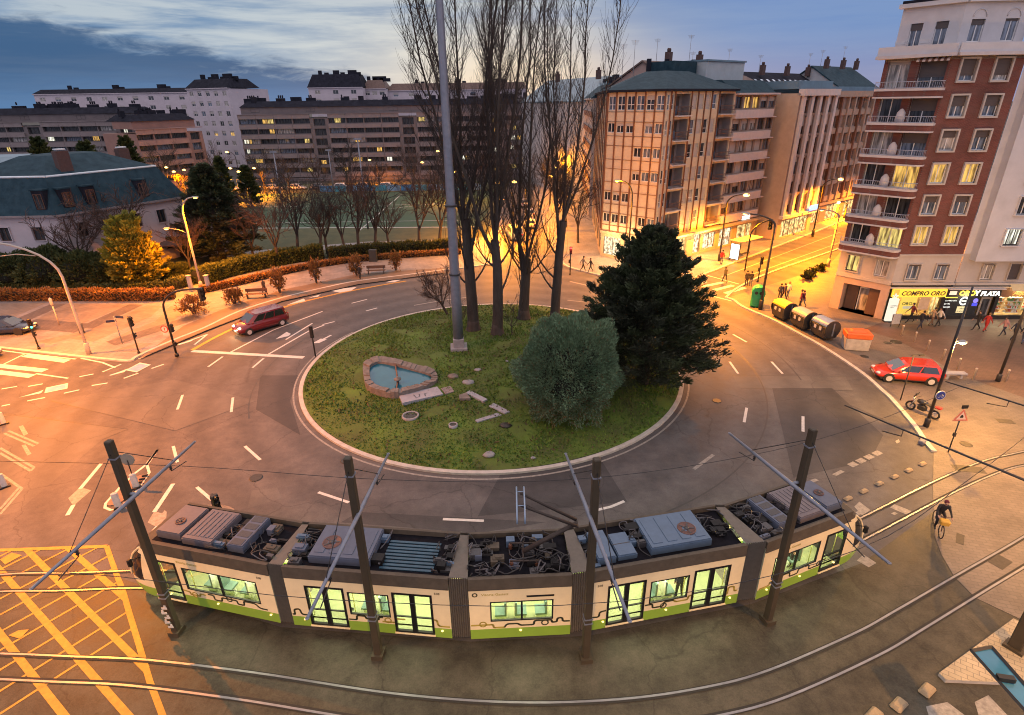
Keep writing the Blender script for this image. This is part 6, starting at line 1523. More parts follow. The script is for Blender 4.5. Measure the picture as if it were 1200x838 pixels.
def yew(base, label, seed, H_, R_, nb=260, per=210, mats=None, name='yew_tree', up=.55, ll=.26, lw=.11, bottom=.06, exp=.8, group=None, parent_mats=BARK):
    g = np.random.default_rng(seed); t = thing(name, label, 'conifer', base, group=group); local(t)
    tb = MB(); tb.tube([(0, 0, -.1), (0, 0, H_*.45), (.1, 0, H_*.85)], [R_*.06+.08, R_*.04+.04, .03], 8)
    Cs, Ds, Ms = [], [], []
    for i in range(nb):
        h = bottom+(1-bottom)*(i/nb)**.9; hz = h*H_; az_ = i*2.399+g.uniform(-.3, .3)
        Rm = R_*(1-h)**exp*(.55+.45*min(1, h/.22))*g.uniform(.72, 1.12)+.25
        el = up*(.25+h*1.0)+g.uniform(-.15, .2)
        d = np.array([math.cos(az_)*math.cos(el), math.sin(az_)*math.cos(el), math.sin(el)]); p0 = np.array([0, 0, max(.3, hz-.35*Rm*math.sin(el))])
        s = np.sqrt(g.uniform(.06, 1, per)); L = Rm/max(.35, math.cos(el))
        side = np.cross(d, [0, 0, 1.]); side /= np.linalg.norm(side); upv = np.cross(side, d)
        w = L*.26*(1.15-s)+.06
        off = g.normal(0, .55, (per, 2))*w[:, None]
        c = p0+d*(s*L)[:, None]+side*off[:, :1]+upv*off[:, 1:]*.55
        dd = d*1.0+side*np.sign(off[:, :1])*.55+g.normal(0, .35, (per, 3))+np.array([0, 0, .25])
        Cs.append(c); Ds.append(dd); Ms.append(np.full(per, g.integers(0, len(mats))))
        if i % 2 == 0: tb.tube([tuple(p0), tuple(p0+d*L*.55), tuple(p0+d*L*.9)], [.05, .03, .012], 4, cap=False)
    C = np.concatenate(Cs); C[:, 2] = np.maximum(C[:, 2], .05); V, Q = leaves(C, np.concatenate(Ds), ll, lw, g)
    tb.build('trunk', parent_mats, t); np_mesh('crown', V, Q, mats, np.concatenate(Ms), t); return t
x, y = 9.2, 35.6; yew((x, y, island_z(x, y)), 'big dark spiky conifer at the right of the island', 7, HT((x, y), 272)-.4, 6.3, 290, 320, YEW, up=.66, exp=.88)
def bush(base, label, seed, a, h, n, mats, ll, lw, name='round_bush', cat='bush', group=None, shell_=.82, mixp=(.55, .4, .05), lumps=.10, flat=False):
    g = np.random.default_rng(seed); t = thing(name, label, cat, base, group=group); local(t)
    cn = g.normal(0, 1, (max(8, n//40), 3)); cn /= np.linalg.norm(cn, axis=1, keepdims=True); u = cn[g.integers(0, len(cn), n)]+g.normal(0, .085 if n > 9000 else .2, (n, 3)); u /= np.linalg.norm(u, axis=1, keepdims=True); u[:, 2] = np.where(u[:, 2] < -.75, -u[:, 2], u[:, 2])
    r = shell_+(1-shell_)*g.uniform(0, 1, n)**.6
    lump = 1+lumps*(np.sin(u[:, 0]*7+seed)*np.sin(u[:, 1]*6+1)+np.sin(u[:, 2]*8+2)*.7+.5*np.sin(u[:, 0]*17)*np.sin(u[:, 2]*15))
    pz = u[:, 2]; sx = np.where(pz < 0, np.sqrt(np.maximum(.05, 1-(pz*.9)**2))/np.sqrt(np.maximum(.05, 1-pz**2)), 1)
    for k in range(70):
        v = g.normal(0, 1, 3); v /= np.linalg.norm(v); lump = lump+g.uniform(-.10, .09)*(2.2*lumps+.45)*np.exp(-((u-v)**2).sum(1)/.035)
    C = np.stack([u[:, 0]*a*r*lump*np.minimum(sx, 1.6), u[:, 1]*a*r*lump*np.minimum(sx, 1.6), h*.46+u[:, 2]*h*.54*r*lump], 1); C[:, 2] = np.maximum(C[:, 2], .03)
    D = u+g.normal(0, .45, (n, 3))+np.array([0, 0, .5])
    mi = g.choice(len(mats), n, p=np.array(mixp[:len(mats)])/sum(mixp[:len(mats)]))
    if len(mats) > 2: mi = np.where((u[:, 2] < -.25) & (g.uniform(0, 1, n) < .22), 2, mi)
    V, Q = leaves(C, D, ll, lw, g); np_mesh('crown', V, Q, mats, mi, t)
    tb = MB(); gg_ = random.Random(seed)
    for k in range(7): a_ = k*.9; tb.tube([(0, 0, -.1), (math.cos(a_)*a*.25, math.sin(a_)*a*.25, h*.35), (math.cos(a_)*a*.55, math.sin(a_)*a*.55, h*.72)], [.09, .06, .02], 5, cap=False)
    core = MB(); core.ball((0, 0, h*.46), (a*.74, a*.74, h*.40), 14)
    core.build('inner_core', mat('dark inner core', (.012, .014, .010), .95, .3, 3), t)  # solid near-black core filling the crown behind the leaves
    tb.build('trunk', BARK, t); return t
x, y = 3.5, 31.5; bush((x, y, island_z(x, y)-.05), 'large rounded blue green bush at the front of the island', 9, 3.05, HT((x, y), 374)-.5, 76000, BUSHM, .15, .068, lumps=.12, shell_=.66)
# golden conifer, cedar, shrubs by the mansion
GOLDL = [leafmat('golden conifer leaf', (.20, .19, .02), (.42, .36, .05)), leafmat('golden leaf dark', (.10, .11, .02), (.24, .21, .035))]  # second entry is a darker leaf tone, drawn at random per branch
SHR = [leafmat('dark laurel leaf', (.022, .036, .014), (.055, .075, .026)), leafmat('laurel leaf light', (.045, .055, .016), (.10, .105, .03))]
ORL = [leafmat('orange hornbeam leaf', (.19, .10, .03), (.34, .18, .05)), leafmat('brown hornbeam leaf', (.12, .055, .025), (.22, .10, .04))]
GREENH = [leafmat('hedge leaf', (.045, .065, .016), (.11, .13, .03)), leafmat('hedge leaf dark', (.025, .04, .012), (.06, .075, .02))]
b = G(166, 337); yew((*b, .1), 'golden yellow conifer lit by the lamp in front of the mansion', 21, 7.0, 3.3, 190, 170, GOLDL, 'golden_conifer', up=.8, ll=.34, lw=.20, exp=.62)
b = G(262, 306); yew((*b, .1), 'broad dark cedar beside the mansion end', 22, 11.8, 6.4, 190, 150, YEW, 'cedar_tree', up=.15, ll=.45, lw=.2, exp=.75)
for k, (px, py, a, h, lab) in enumerate(((20, 338, 2.6, 3.6, 'dark laurel shrub at the left edge behind the curved lamp post'), (62, 338, 2.5, 4.4, 'dark laurel shrub under the pale end wall of the mansion'), (100, 337, 2.4, 3.8, 'broad laurel shrub left of the golden conifer'), (132, 336, 2.0, 3.2, 'small laurel shrub touching the golden conifer'), (-8, 336, 2.5, 3.5, 'laurel shrub cut by the left edge of the view'), (208, 327, 1.5, 1.5, 'low trimmed shrub beneath the tall double lamp'))):
    b = G(px, py); bush((*b, .1), lab, 30+k, a, h, 5200, SHR, .34, .20, 'laurel_shrub', 'shrub', 'shrubs along the mansion garden', mixp=(.6, .4), lumps=.16)
for k, (px, py, h, lab) in enumerate(((48, 300, 5.2, 'narrow dark conifer against the mansion wall, left one'), (72, 298, 4.6, 'narrow dark conifer against the mansion wall, right one'))):
    b = G(px, py+22); yew((b[0], b[1], .1), lab, 40+k, h, 1.3, 60, 90, SHR, 'narrow_conifer', up=.7, ll=.32, lw=.16)
# hedges
def hedge(name, label, pts, w, h, n, mats, ll, lw, seed, z=.1, group=None):
    g = np.random.default_rng(seed); P = catmull([(*p,) for p in pts], 6); seg = [math.dist(P[i], P[i+1]) for i in range(len(P)-1)]; tot = sum(seg); cum = np.cumsum([0]+seg)
    t = thing(name, label, 'hedge', (P[len(P)//2][0], P[len(P)//2][1], z)); PA = np.array(P); s = g.uniform(0, tot, n); i = np.clip(np.searchsorted(cum, s)-1, 0, len(seg)-1); f = (s-cum[i])/np.array(seg)[i]
    c = PA[i]*(1-f[:, None])+PA[i+1]*f[:, None]; d = PA[i+1]-PA[i]; d /= np.linalg.norm(d, axis=1, keepdims=True); nn = np.stack([-d[:, 1], d[:, 0]], 1)
    face = g.uniform(0, 1, n); pt = w/(w+2*h); o = np.where(face < pt, g.uniform(-.5, .5, n)*w, np.where(g.uniform(0, 1, n) < .5, .5, -.5)*w); zz = np.where(face < pt, h, g.uniform(0, 1, n)*h)
    wob = .10*np.sin(s*1.3)+.06*np.sin(s*3.1); C = np.stack([c[:, 0]+nn[:, 0]*o, c[:, 1]+nn[:, 1]*o, z+zz*(1+wob*.5)+g.normal(0, .05, n)], 1)
    D = np.stack([nn[:, 0]*np.sign(o)*.8, nn[:, 1]*np.sign(o)*.8, np.full(n, .7)], 1)+g.normal(0, .5, (n, 3))
    V, Q = leaves(C, D, ll, lw, g); o_ = np_mesh('crown', V, Q, mats, g.integers(0, len(mats), n), t, loc=tuple(t.location))
    co = MB(); co.strip(P, w*.86, z+h*.92, 0, h*.92); co.build('inner_core', MATS['dark inner core'], t); return t  # dark solid core running inside the hedge leaves
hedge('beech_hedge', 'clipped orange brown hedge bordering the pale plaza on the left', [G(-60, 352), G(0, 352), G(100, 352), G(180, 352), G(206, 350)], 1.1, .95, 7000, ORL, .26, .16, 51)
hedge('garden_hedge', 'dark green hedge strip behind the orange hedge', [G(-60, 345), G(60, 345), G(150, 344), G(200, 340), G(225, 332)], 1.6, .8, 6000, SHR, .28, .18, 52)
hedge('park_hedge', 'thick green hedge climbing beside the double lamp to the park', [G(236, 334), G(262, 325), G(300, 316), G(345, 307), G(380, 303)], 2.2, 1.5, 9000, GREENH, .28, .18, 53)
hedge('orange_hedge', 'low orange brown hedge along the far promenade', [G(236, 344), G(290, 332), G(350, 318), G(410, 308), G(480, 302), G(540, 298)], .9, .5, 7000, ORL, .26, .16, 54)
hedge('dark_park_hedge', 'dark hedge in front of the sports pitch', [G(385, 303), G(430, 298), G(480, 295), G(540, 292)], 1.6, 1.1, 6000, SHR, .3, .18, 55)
# hornbeam saplings along the promenade
for k, (px, py, a, h, lab) in enumerate(((371, 332, .55, 2.6, 'orange leaved sapling second along the promenade'), (328, 343, .7, 2.7, 'orange leaved sapling beside the bench with the walker'), (418, 323, .7, 2.4, 'orange leaved sapling next to the standing figure'), (464, 317, .7, 2.2, 'orange leaved sapling right of the far bench'), (275, 356, .9, 1.5, 'low bushy brown sapling left of the bench'), (228, 368, 1.3, 1.7, 'wide brown leaved bush by the curved signal'))):
    b = G(px, py, .1); t = bush((*b, .1), lab, 60+k, a, h, 1100 if k < 4 else 1500, ORL, .20, .13, 'hornbeam_sapling', 'sapling', 'saplings along the promenade', .35, (.55, .45), .3)
    bpy.data.objects.remove([c for c in kids(t) if c.name.startswith('inner')][0])
# bare park trees
proto = [spread_tree((0, -400, 0), 'x', 70+i, h, .16, None, s, TWIG if i % 2 else TWIGW, dens=1.1) for i, (h, s) in enumerate(((8.5, .8), (9.5, .55), (7.5, 1.0)))]
park = [(248, 306, 1, 1.15, 'bare tree left of the dark cedar'), (298, 306, 2, 1.15, 'bare tree just right of the dark cedar'), (327, 311, 0, 1.2, 'bare tree rising behind the park hedge corner'), (350, 300, 1, 1.1, 'bare slim tree in the park, first right of the hedge corner'), (376, 300, 1, 1.2, 'bare slim tree in the park with paired stems'), (384, 297, 2, 1.15, 'bare spreading tree in the park near the paired stems'), (405, 296, 1, 1.15, 'bare slim tree in the park above the standing figure'),
        (421, 296, 0, 1.1, 'bare tree in the park left of the far bench'), (440, 293, 1, 1.1, 'bare slim tree above the far bench'), (456, 292, 2, 1.1, 'bare tree in the park left of the small island tree'), (492, 292, 0, 1.2, 'bare tree in the park behind the mast'), (515, 290, 1, 1.2, 'bare tree in the park closest to the side street'),
        (105, 330, 2, 1.5, 'bare pollarded tree in front of the mansion'), (158, 322, 2, 1.45, 'bare tree behind the golden conifer'), (225, 322, 0, .9, 'bare tree between the mansion and the double lamp')]
rr_ = random.Random(4)
for i, (px, py, k, s, lab) in enumerate(park):
    b = G(px, py, .1); copy_thing(proto[k], (*b, .1), rr_.uniform(0, 6.28), lab, 'bare trees of the park and garden', s*1.1*rr_.uniform(.85, 1.2))
# darker trees along the far street in front of the flats
far_tr = [(x, y, k) for k, (x, y) in enumerate([(-84, 128), (-76, 131), (-70, 126), (-63, 130), (-56, 134), (-50, 133), (-44, 135), (-37, 134), (-30, 136), (-22, 136), (-14, 137), (-6, 136)])]
for x, y, k in far_tr: copy_thing(proto[k % 3], (x, y, .1), rr_.uniform(0, 6.28), 'bare tree in the far row along the lit street', 'bare tree row before the far flats', 1.15+.2*(k % 2))
b = (10.5, 95); 
for k in range(5): copy_thing(proto[1], (9.6-.6*k, 80+k*11, .1), k*1.1, 'bare pavement tree along the lit side street', 'bare pavement trees of the side street', 1.1)
for o in proto:
    for c in kids(o): bpy.data.objects.remove(c)
    bpy.data.objects.remove(o)
dk = [(AtY(47, 178, 112), 5.5, 'dark round conifer rising behind the mansion roof, leftmost'), (AtY(103, 182, 112), 4.8, 'small dark conifer behind the mansion chimney'), (AtY(150, 180, 112), 5.4, 'dark conifer behind the mansion ridge, rightmost')]
for k, (p, h, lab) in enumerate(dk): yew((p[0], p[1], .1), lab, 80+k, 13.2 if k != 1 else 12.6, 3.2, 90, 110, SHR, 'dark_conifer', up=.5, ll=.55, lw=.3, exp=.6)
for k, (px, Y_, h) in enumerate(((262, 112, 9.5), (290, 116, 7.5), (232, 118, 7))): p = AtY(px, 215, Y_); yew((p[0], p[1], .1), ('dark conifer before the reddish flats, tallest', 'dark conifer before the white tower', 'dark conifer low behind the mansion end')[k], 90+k, h, 2.6, 70, 90, SHR, 'dark_conifer', up=.5, ll=.5, lw=.28)
# ------------------------------------------------------------------ island furniture, poles, street furniture
GALV = mat('galvanised steel', (.20, .22, .27), .45, .15, 3, metal=.35); POLEB = mat('dark olive pole paint', (.050, .038, .022), .6, .2, 2); POLED = mat('dark pole paint', (.03, .028, .028), .5, .2, 3)
GALVP = mat('pale lamp post paint', (.46, .40, .34), .5, .12, 3); CONC = mat('concrete', (.26, .255, .27), .85, .2, 2, bump=.2); STONER = mat('pond stone', (.17, .145, .13), .85, .35, 2.2, bump=.5)
bx, by, bz = gz(538, 411); t = thing('flagpole_mast', 'very tall tapering grey mast standing on the island in front of the poplars', 'mast', (bx, by, bz))
mb = MB(); mb.lathe([(.40, .9), (.38, 4), (.30, 14), (.20, 30), (.16, 36)], (bx, by, bz), 14); mb.build('pole', GALV, t)
mb = MB(); mb.box((bx, by, bz+.1), (1.3, 1.3, .25), 0, .1); mb.box((bx, by, bz+.55), (.85, .85, .75), 0, .1, bev=.04); mb.build('base', CONC, t)
mb = MB(); 
for z in (6, 11): mb.lathe([(.44, 0), (.44, .12)], (bx, by, bz+z), 12)
mb.tube([(bx-.35, by, bz+10.2), (bx-.62, by, bz+10.3)], .03, 5); mb.build('collar', POLED, t)
mb = MB(); mb.lathe([(.012, 1.5), (.012, 34)], (bx-.5, by-.1, bz), 4); mb.build('halyard', CABLE, t)
# pond
outer = [(90, 170), (90, 105), (135, 68), (210, 50), (330, 80), (450, 105), (545, 130), (588, 182), (570, 222), (500, 255), (400, 285), (300, 302), (185, 278), (110, 240)]
inner = [(135, 178), (135, 125), (165, 100), (215, 92), (315, 112), (430, 142), (520, 168), (545, 188), (530, 215), (450, 245), (380, 262), (310, 275), (225, 262), (150, 225)]
Zc = 424+0; f_ = lambda p: G(410+p[0]/5.714, 410+p[1]/5.714, .85)
po = catmull([f_(p) for p in outer+outer[:1]], 4)[:-1]; pi_ = catmull([f_(p) for p in inner+inner[:1]], 4)[:-1]
pc = (sum(p[0] for p in po)/len(po), sum(p[1] for p in po)/len(po)); pz = island_z(*pc)
t = thing('pond', 'kidney shaped pond with a rough stone rim and blue water on the island', 'pond', (*pc, pz))
mb = MB(); g = random.Random(2); n = len(po)
for i in range(n):
    a, b2, c, d = po[i], po[(i+1) % n], pi_[(i+1) % n], pi_[i]; sh = .96; cen = tuple((a[k]+b2[k]+c[k]+d[k])/4 for k in (0, 1)); q = [(cen[0]+(p[0]-cen[0])*sh, cen[1]+(p[1]-cen[1])*sh) for p in (a, b2, c, d)]; h = pz+.34+g.uniform(-.05, .1)
    mb.prism(q, pz-.5, h)
mb.build('stone_rim', STONER, t)
mb = MB(); mb.sheet([(pc[0]+(p[0]-pc[0])*1.03, pc[1]+(p[1]-pc[1])*1.03) for p in pi_], pz+.17); mb.build('water', mat('pond water', (.014, .105, .165), .2, .15, .8, bump=.05, bscale=3, spec=.35), t)
fc = G(466, 446, 1.0); mb = MB(); mb.lathe([(.10, -.1), (.09, .35), (.24, .42), (.26, .5), (.06, .52), (.05, .67)], (fc[0], fc[1], pz), 12); mb.build('fountain', STONER, t)
mb = MB(); a, b2 = G(463, 425, 1.0), G(466, 444, 1.0); mb.tube([(*a, pz+.3), (*b2, pz+.24)], .05, 6); c2 = G(464, 456, 1.0); mb.tube([(*c2, pz+.3), (fc[0], fc[1], pz+.24)], .05, 6); mb.build('pipe', mat('rusty pipe', (.2, .1, .06), .8), t)
def slab(name, label, cat, px, h, m, group=None, marks=None):
    P = [G(*p, .75) for p in px]; c = (sum(p[0] for p in P)/len(P), sum(p[1] for p in P)/len(P)); z = island_z(*c); t = thing(name, label, cat, (*c, z), group=group); mb = MB(); mb.prism(P, z-.1, z+h); o = mb.build('slab', m, t)
    if marks:
        mk = MB()
        for ln in marks: mk.strip([G(*p, .75+h) for p in ln], .07, z+h+.006)
        mk.build('painted_mark', mat('dark graffiti', (.07, .07, .08), .7), t)
    return t
Z5 = lambda *q: [(410+x/5.714, 410+y/5.714) for x, y in q]
PALEC = mat('pale concrete slab', (.30, .30, .34), .8, .12, 2)
slab('concrete_slab', 'long pale concrete slab with dark graffiti marks beside the pond', 'slab', Z5((328, 303), (585, 247), (624, 297), (352, 357)), .14, PALEC, None, [Z5((425, 290), (445, 312), (468, 300), (462, 285)), Z5((505, 300), (500, 283), (518, 278))])
slab('stepping_slab', 'pale stepping slab at the top of the bent row', 'slab', Z5((775, 288), (805, 272), (921, 332), (892, 346)), .08, PALEC, 'stepping slabs on the island')
slab('stepping_slab', 'pale stepping slab in the middle of the bent row', 'slab', Z5((930, 370), (962, 350), (1070, 405), (1036, 418)), .08, PALEC, 'stepping slabs on the island')
slab('stepping_slab', 'pale stepping slab at the lower end of the bent row', 'slab', Z5((838, 457), (985, 410), (1017, 424), (852, 470)), .08, PALEC, 'stepping slabs on the island')
slab('stone_block', 'small stone block at the head of the stepping slabs', 'stone block', Z5((730, 308), (782, 290), (808, 330), (735, 332)), .14, STONER)
slab('earth_slab', 'dull brown slab touching the pale concrete slab', 'slab', Z5((610, 258), (672, 243), (702, 278), (640, 297)), .06, mat('mauve earth', (.22, .18, .18), .9, .2, 2))
for nm, lab, p, r, h, m in (('manhole_ring', 'round dark manhole with a pale concrete rim on the lawn', (720, 486), .55, .12, CONC), ('drain_cap', 'small white capped drain pipe on the lawn', (531, 498), .28, .22, PALEC)):
    x, y, z = gz(*((480.9, 486) if r > .5 else p)); t = thing(nm, lab, 'manhole' if r > .5 else 'drain', (x, y, z)); mb = MB(); mb.lathe([(r, -.1), (r, h), (r*.82, h+.01), (r*.8, h-.05)], (x, y, z), 16); mb.build('rim', m, t); mb = MB(); mb.lathe([(r*.79, h-.06), (r*.78, h-.03)], (x, y, z), 16); mb.build('cover', IRON, t)
for k, (p, s, m, lab) in enumerate((((531, 444), .42, STONER, 'squat tan stone on the lawn right of the pond'), ((534, 411+1), .35, PALEC, 'pale block beside the mast base'), ((560, 437), .3, CONC, 'grey green stone right of the pond'), ((549, 451), .45, CONC, 'flat grey stone above the stepping slabs'), ((592, 497), .4, IRON, 'dull grey rock at the foot of the round bush'), ((573, 527), .38, CONC, 'flat pale rock near the front kerb of the island'), ((594, 427), .14, PALEC, 'small white stone at the left of the round bush'), ((625, 530), .16, PALEC, 'tiny white stone in front of the round bush'))):
    x, y, z = gz(*p); t = thing('garden_stone', lab, 'stone', (x, y, z), group='stones on the island'); mb = MB(); g = random.Random(k); mb.ball((0, 0, 0), (s, s*.75, s*.4), 9); mb.v = [(v[0]*(1+g.uniform(-.12, .12))+x, v[1]*(1+g.uniform(-.12, .12))+y, v[2]*(1+g.uniform(-.2, .2))+z+.05) for v in mb.v]; mb.build('rock', m, t)
# ---- tram poles with cross arms and overhead wires
TP = [((208, 741), (228, 518), (37, 690), 'leaning dark tram pole with white scrawl standing left of the cab'), ((444, 768), (455, 532), (360, 725), 'dark brown tram pole in front of the second tram section'), ((686, 772), (663, 532), (738, 728), 'dark brown tram pole in front of the middle tram section'), ((899, 728), (855, 508), (1042, 660), 'dark brown tram pole in front of the right tram section')]
AZ = 6.6; ARMS = []
def insul(mb, p, d):
    pass
for i, (b, a0, a1, lab) in enumerate(TP):
    x, y = G(*b); A, B = G(*a0, AZ), G(*a1, AZ); ARMS.append((A, B)); d = ((B[0]-A[0]), (B[1]-A[1])); l = math.hypot(*d); d = (d[0]/l, d[1]/l); rz = math.atan2(d[1], d[0])
    t = thing('tram_pole', lab, 'tram pole', (x, y, 0), group='poles carrying the tram wires')
    k = (x-A[0])*d[0]+(y-A[1])*d[1]; off = (A[0]+d[0]*k, A[1]+d[1]*k)
    mb = MB(); mb.box((x, y, 4.35), (.27, .27, 8.7), 0, rz, bev=.03, top=.85); mb.box((x, y, .10), (.46, .42, .2), 0, rz); mb.build('post', POLEB, t)
    bd = MB()
    for z in (1.9, 2.1, 8.05): bd.box((x, y, z), (.30-.004*z, .30-.004*z, .05), 0, rz)
    bd.build('band', GALV, t)
    if i == 0:
        gr = MB(); w = Fac((x-.5*d[1]*0-.2, y-.22), (x+.2, y-.22), t)
        for q in range(5): ringz = .55+.24*q; c = (x-.02+.03*(-1)**q, y-.2, ringz); gr.box((c[0], c[1]-.025, c[2]), (.20, .012, .10), 0); gr.box((c[0]+.04*(-1)**q, c[1]-.025, c[2]+.1), (.08, .012, .10), 0)
        gr.build('white_scrawl', PAINT, t)
    ar = MB(); ar.tube([(*A, AZ), (*off, AZ), (*B, AZ)], [.045, .075, .045], 8)
    for e in (A, B): ar.tube([(e[0]-d[0]*.0, e[1], AZ), (e[0], e[1], AZ+.02)], .06, 6)
    ar.tube([(*off, AZ), (x, y, AZ+.0)], .06, 6); ao = ar.build('cross_arm', GALV, t)
    st = MB(); st.tube([(x, y, 8.3), (A[0]+d[0]*1.3, A[1]+d[1]*1.3, AZ+.05)], .014, 4); st.tube([(x, y, 8.3), (B[0]-d[0]*1.3, B[1]-d[1]*1.3, AZ+.05)], .014, 4); st.build('stay_wire', CABLE, t)
    for e, s in ((A, 1), (B, -1)):
        c = (e[0]+d[0]*s*1.5, e[1]+d[1]*s*1.5); rg = MB(); rg.tube([(c[0], c[1], AZ), (c[0], c[1], AZ-.28)], .025, 5); rg.tube([(c[0], c[1], AZ-.28), (c[0]+d[0]*s*-.8, c[1]+d[1]*s*-.8, AZ-.42)], .018, 5); rg.lathe([(.03, 0), (.06, .04), (.03, .08), (.06, .12), (.03, .16)], (c[0], c[1], AZ-.22), 6); rg.build('registration_arm', POLED, ao)
def cat_wire(name, label, pts, z, r=.013, sag=0.0):
    P = catmull([(*p, z) for p in pts], 5); mb = MB(); mb.tube(P, r, 4); o = mb.build(name, CABLE, None, loc=(pts[0][0], pts[0][1], z)); return tag(o, label, 'overhead wire', 'tram contact wires')
armpts = lambda s: [((a[0]+(b[0]-a[0])/math.dist(a, b)*1.0, a[1]+(b[1]-a[1])/math.dist(a, b)*1.0) if s else (b[0]-(b[0]-a[0])/math.dist(a, b)*1.0, b[1]-(b[1]-a[1])/math.dist(a, b)*1.0)) for a, b in ARMS]
far, nr = armpts(True), armpts(False); AZW = AZ-.42
RA = (G(990, 475, AZ), G(1200, 575, AZ)); ra_d = (RA[1][0]-RA[0][0], RA[1][1]-RA[0][1]); RL = math.hypot(*ra_d); ra_d = (ra_d[0]/RL, ra_d[1]/RL)
rr1 = (RA[0][0]+ra_d[0]*1.0, RA[0][1]+ra_d[1]*1.0); rr2 = (RA[0][0]+ra_d[0]*5.0, RA[0][1]+ra_d[1]*5.0)
cat_wire('contact_wire', 'thin dark contact wire above the occupied tram track', [(far[0][0]-9, far[0][1]+.6)]+far+[rr1, (rr1[0]+7, rr1[1]+3.6)], AZW)
cat_wire('contact_wire', 'thin dark contact wire above the empty front track', [(nr[0][0]-9, nr[0][1]+.3)]+nr+[rr2, (rr2[0]+5, rr2[1]+3.2)], AZW)
# two more arms reach in from poles beyond the right edge
x5, y5 = G(1187, 763); 
def side_pole(px, lab, A, B, z, hgt=8.7):
    x, y = px; t = thing('tram_pole', lab, 'tram pole', (x, y, 0), group='poles carrying the tram wires'); d = nrm((B[0]-A[0], B[1]-A[1], 0)); rz = math.atan2(d[1], d[0]); mb = MB(); mb.box((x, y, hgt/2), (.40, .30, hgt), 0, rz, bev=.03, top=.82); mb.box((x, y, .14), (.6, .5, .24), 0, rz); mb.build('post', POLEB, t)
    if A != B: ar = MB(); ar.tube([(*A, z), (*B, z)], [.03, .05], 8); o = ar.build('cross_arm', POLED, t); c = ((A[0]*.7+B[0]*.3), (A[1]*.7+B[1]*.3)); rg = MB(); rg.tube([(*c, z), (c[0], c[1], z-.3), (c[0]-d[0]*.7, c[1]-d[1]*.7, z-.42)], .022, 5); rg.build('registration_arm', POLED, o)
E5 = (x5+.0, y5)
side_pole((x5, y5), 'dark tram pole cut by the lower right edge, on the triangular islet', RA[0], (RA[0][0]+(x5-RA[0][0])*1.0, RA[0][1]+(y5-RA[0][1])*1.0), AZ)
A = G(1108, 447, 6.2); B = G(1225, 483, 6.2); k = 2.2; B2 = (A[0]+(B[0]-A[0])*k, A[1]+(B[1]-A[1])*k)
side_pole(B2, 'tram pole beyond the right edge whose arm reaches over the pavement', A, B2, 6.2)
# ---- lamp posts
HEADM = mat('lamp housing', (.30, .30, .30), .5, .1, 4); SODG = glow('sodium lamp glass', (1.0, .50, .10), 9.0); WARMG = glow('warm lamp glass', (1.0, .80, .48), 18.0)
def head(parent, p, d, glass, L=.75, bs=1.0):
    h = MB(); rz = math.atan2(d[1], d[0]); h.box((p[0]+d[0]*L/2, p[1]+d[1]*L/2, p[2]+.06), (L, .34, .14), 0, rz, bev=.05, top=.8); o = h.build('lamp_head', HEADM, parent)
    b = MB(); b.ball((p[0]+d[0]*L*.55, p[1]+d[1]*L*.55, p[2]-.02), (.22*bs, .14*bs, .10*bs), 10); b.build('bulb', glass, o)
def post_arc(name, label, base, z_v, end, lights, r0=.11, r1=.06, m=None, extra=(), spot=158, group='sodium street lamps', glass=None, col=SOD, cat='street lamp'):
    t = thing(name, label, cat, base, group=group); m = m or GALVP; dx, dy = end[0]-base[0], end[1]-base[1]; dz = end[2]-z_v
    pts = [base, (base[0], base[1], z_v*.5), (base[0], base[1], z_v)]
    for k in range(1, 9): a = math.pi/2*k/8; pts.append((base[0]+dx*(1-math.cos(a)), base[1]+dy*(1-math.cos(a)), z_v+dz*math.sin(a)))
    mb = MB(); n = len(pts); mb.tube(pts, [r0+(r1-r0)*i/(n-1) for i in range(n)], 9, sm=True); mb.lathe([(r0*1.7, 0), (r0*1.7, .9), (r0*1.05, 1.0)], base, 10); mb.build('post', m, t)
    l = math.hypot(dx, dy); d = (dx/l, dy/l) if l > .01 else (1, 0); head(t, end, d, glass or SODG, .75, 1.0 if base[1] < 66 else 1.8)
    p = (end[0]+d[0]*.4-base[0], end[1]+d[1]*.4-base[1], end[2]-.35-base[2])
    if lights: lamp_light(t, p, lights, col, .15, spot)
    for (p0, p1, pw) in extra:
        am = MB(); am.tube([p0, ((p0[0]+p1[0])/2, (p0[1]+p1[1])/2, (p0[2]+p1[2])/2+.15), p1], .035, 6); am.build('arm', m, t); l = math.dist(p0[:2], p1[:2]); dd = ((p1[0]-p0[0])/l, (p1[1]-p0[1])/l); head(t, p1, dd, glass or SODG, .6)
        if pw: lamp_light(t, (p1[0]+dd[0]*.3-base[0], p1[1]+dd[1]*.3-base[1], p1[2]-.3-base[2]), pw, col, .15, 165)
    return t
b = (*G(105, 416), .1); post_arc('street_lamp', 'tall pale lamp post bowing left over the pale plaza with a glowing side lamp', b, 6.6, (b[0]-6.0, b[1]-1.2, 9.8), PW_L1, extra=(((b[0]-1.2, b[1]-.3, 8.35), (b[0]-3.4, b[1]-.9, 8.5), PW_L1),))
b = (*G(237, 341), .1); hd = AtY(226, 232.5, b[1]); post_arc('street_lamp', 'tall double lamp post with a bright orange head beside the mansion', b, 8.3, (hd[0], hd[1]-.2, 10.0), PW_L2, extra=(((b[0]+.0, b[1], 6.3), (b[0]-1.6, b[1]-.3, 6.9), PW_L2*.4),))
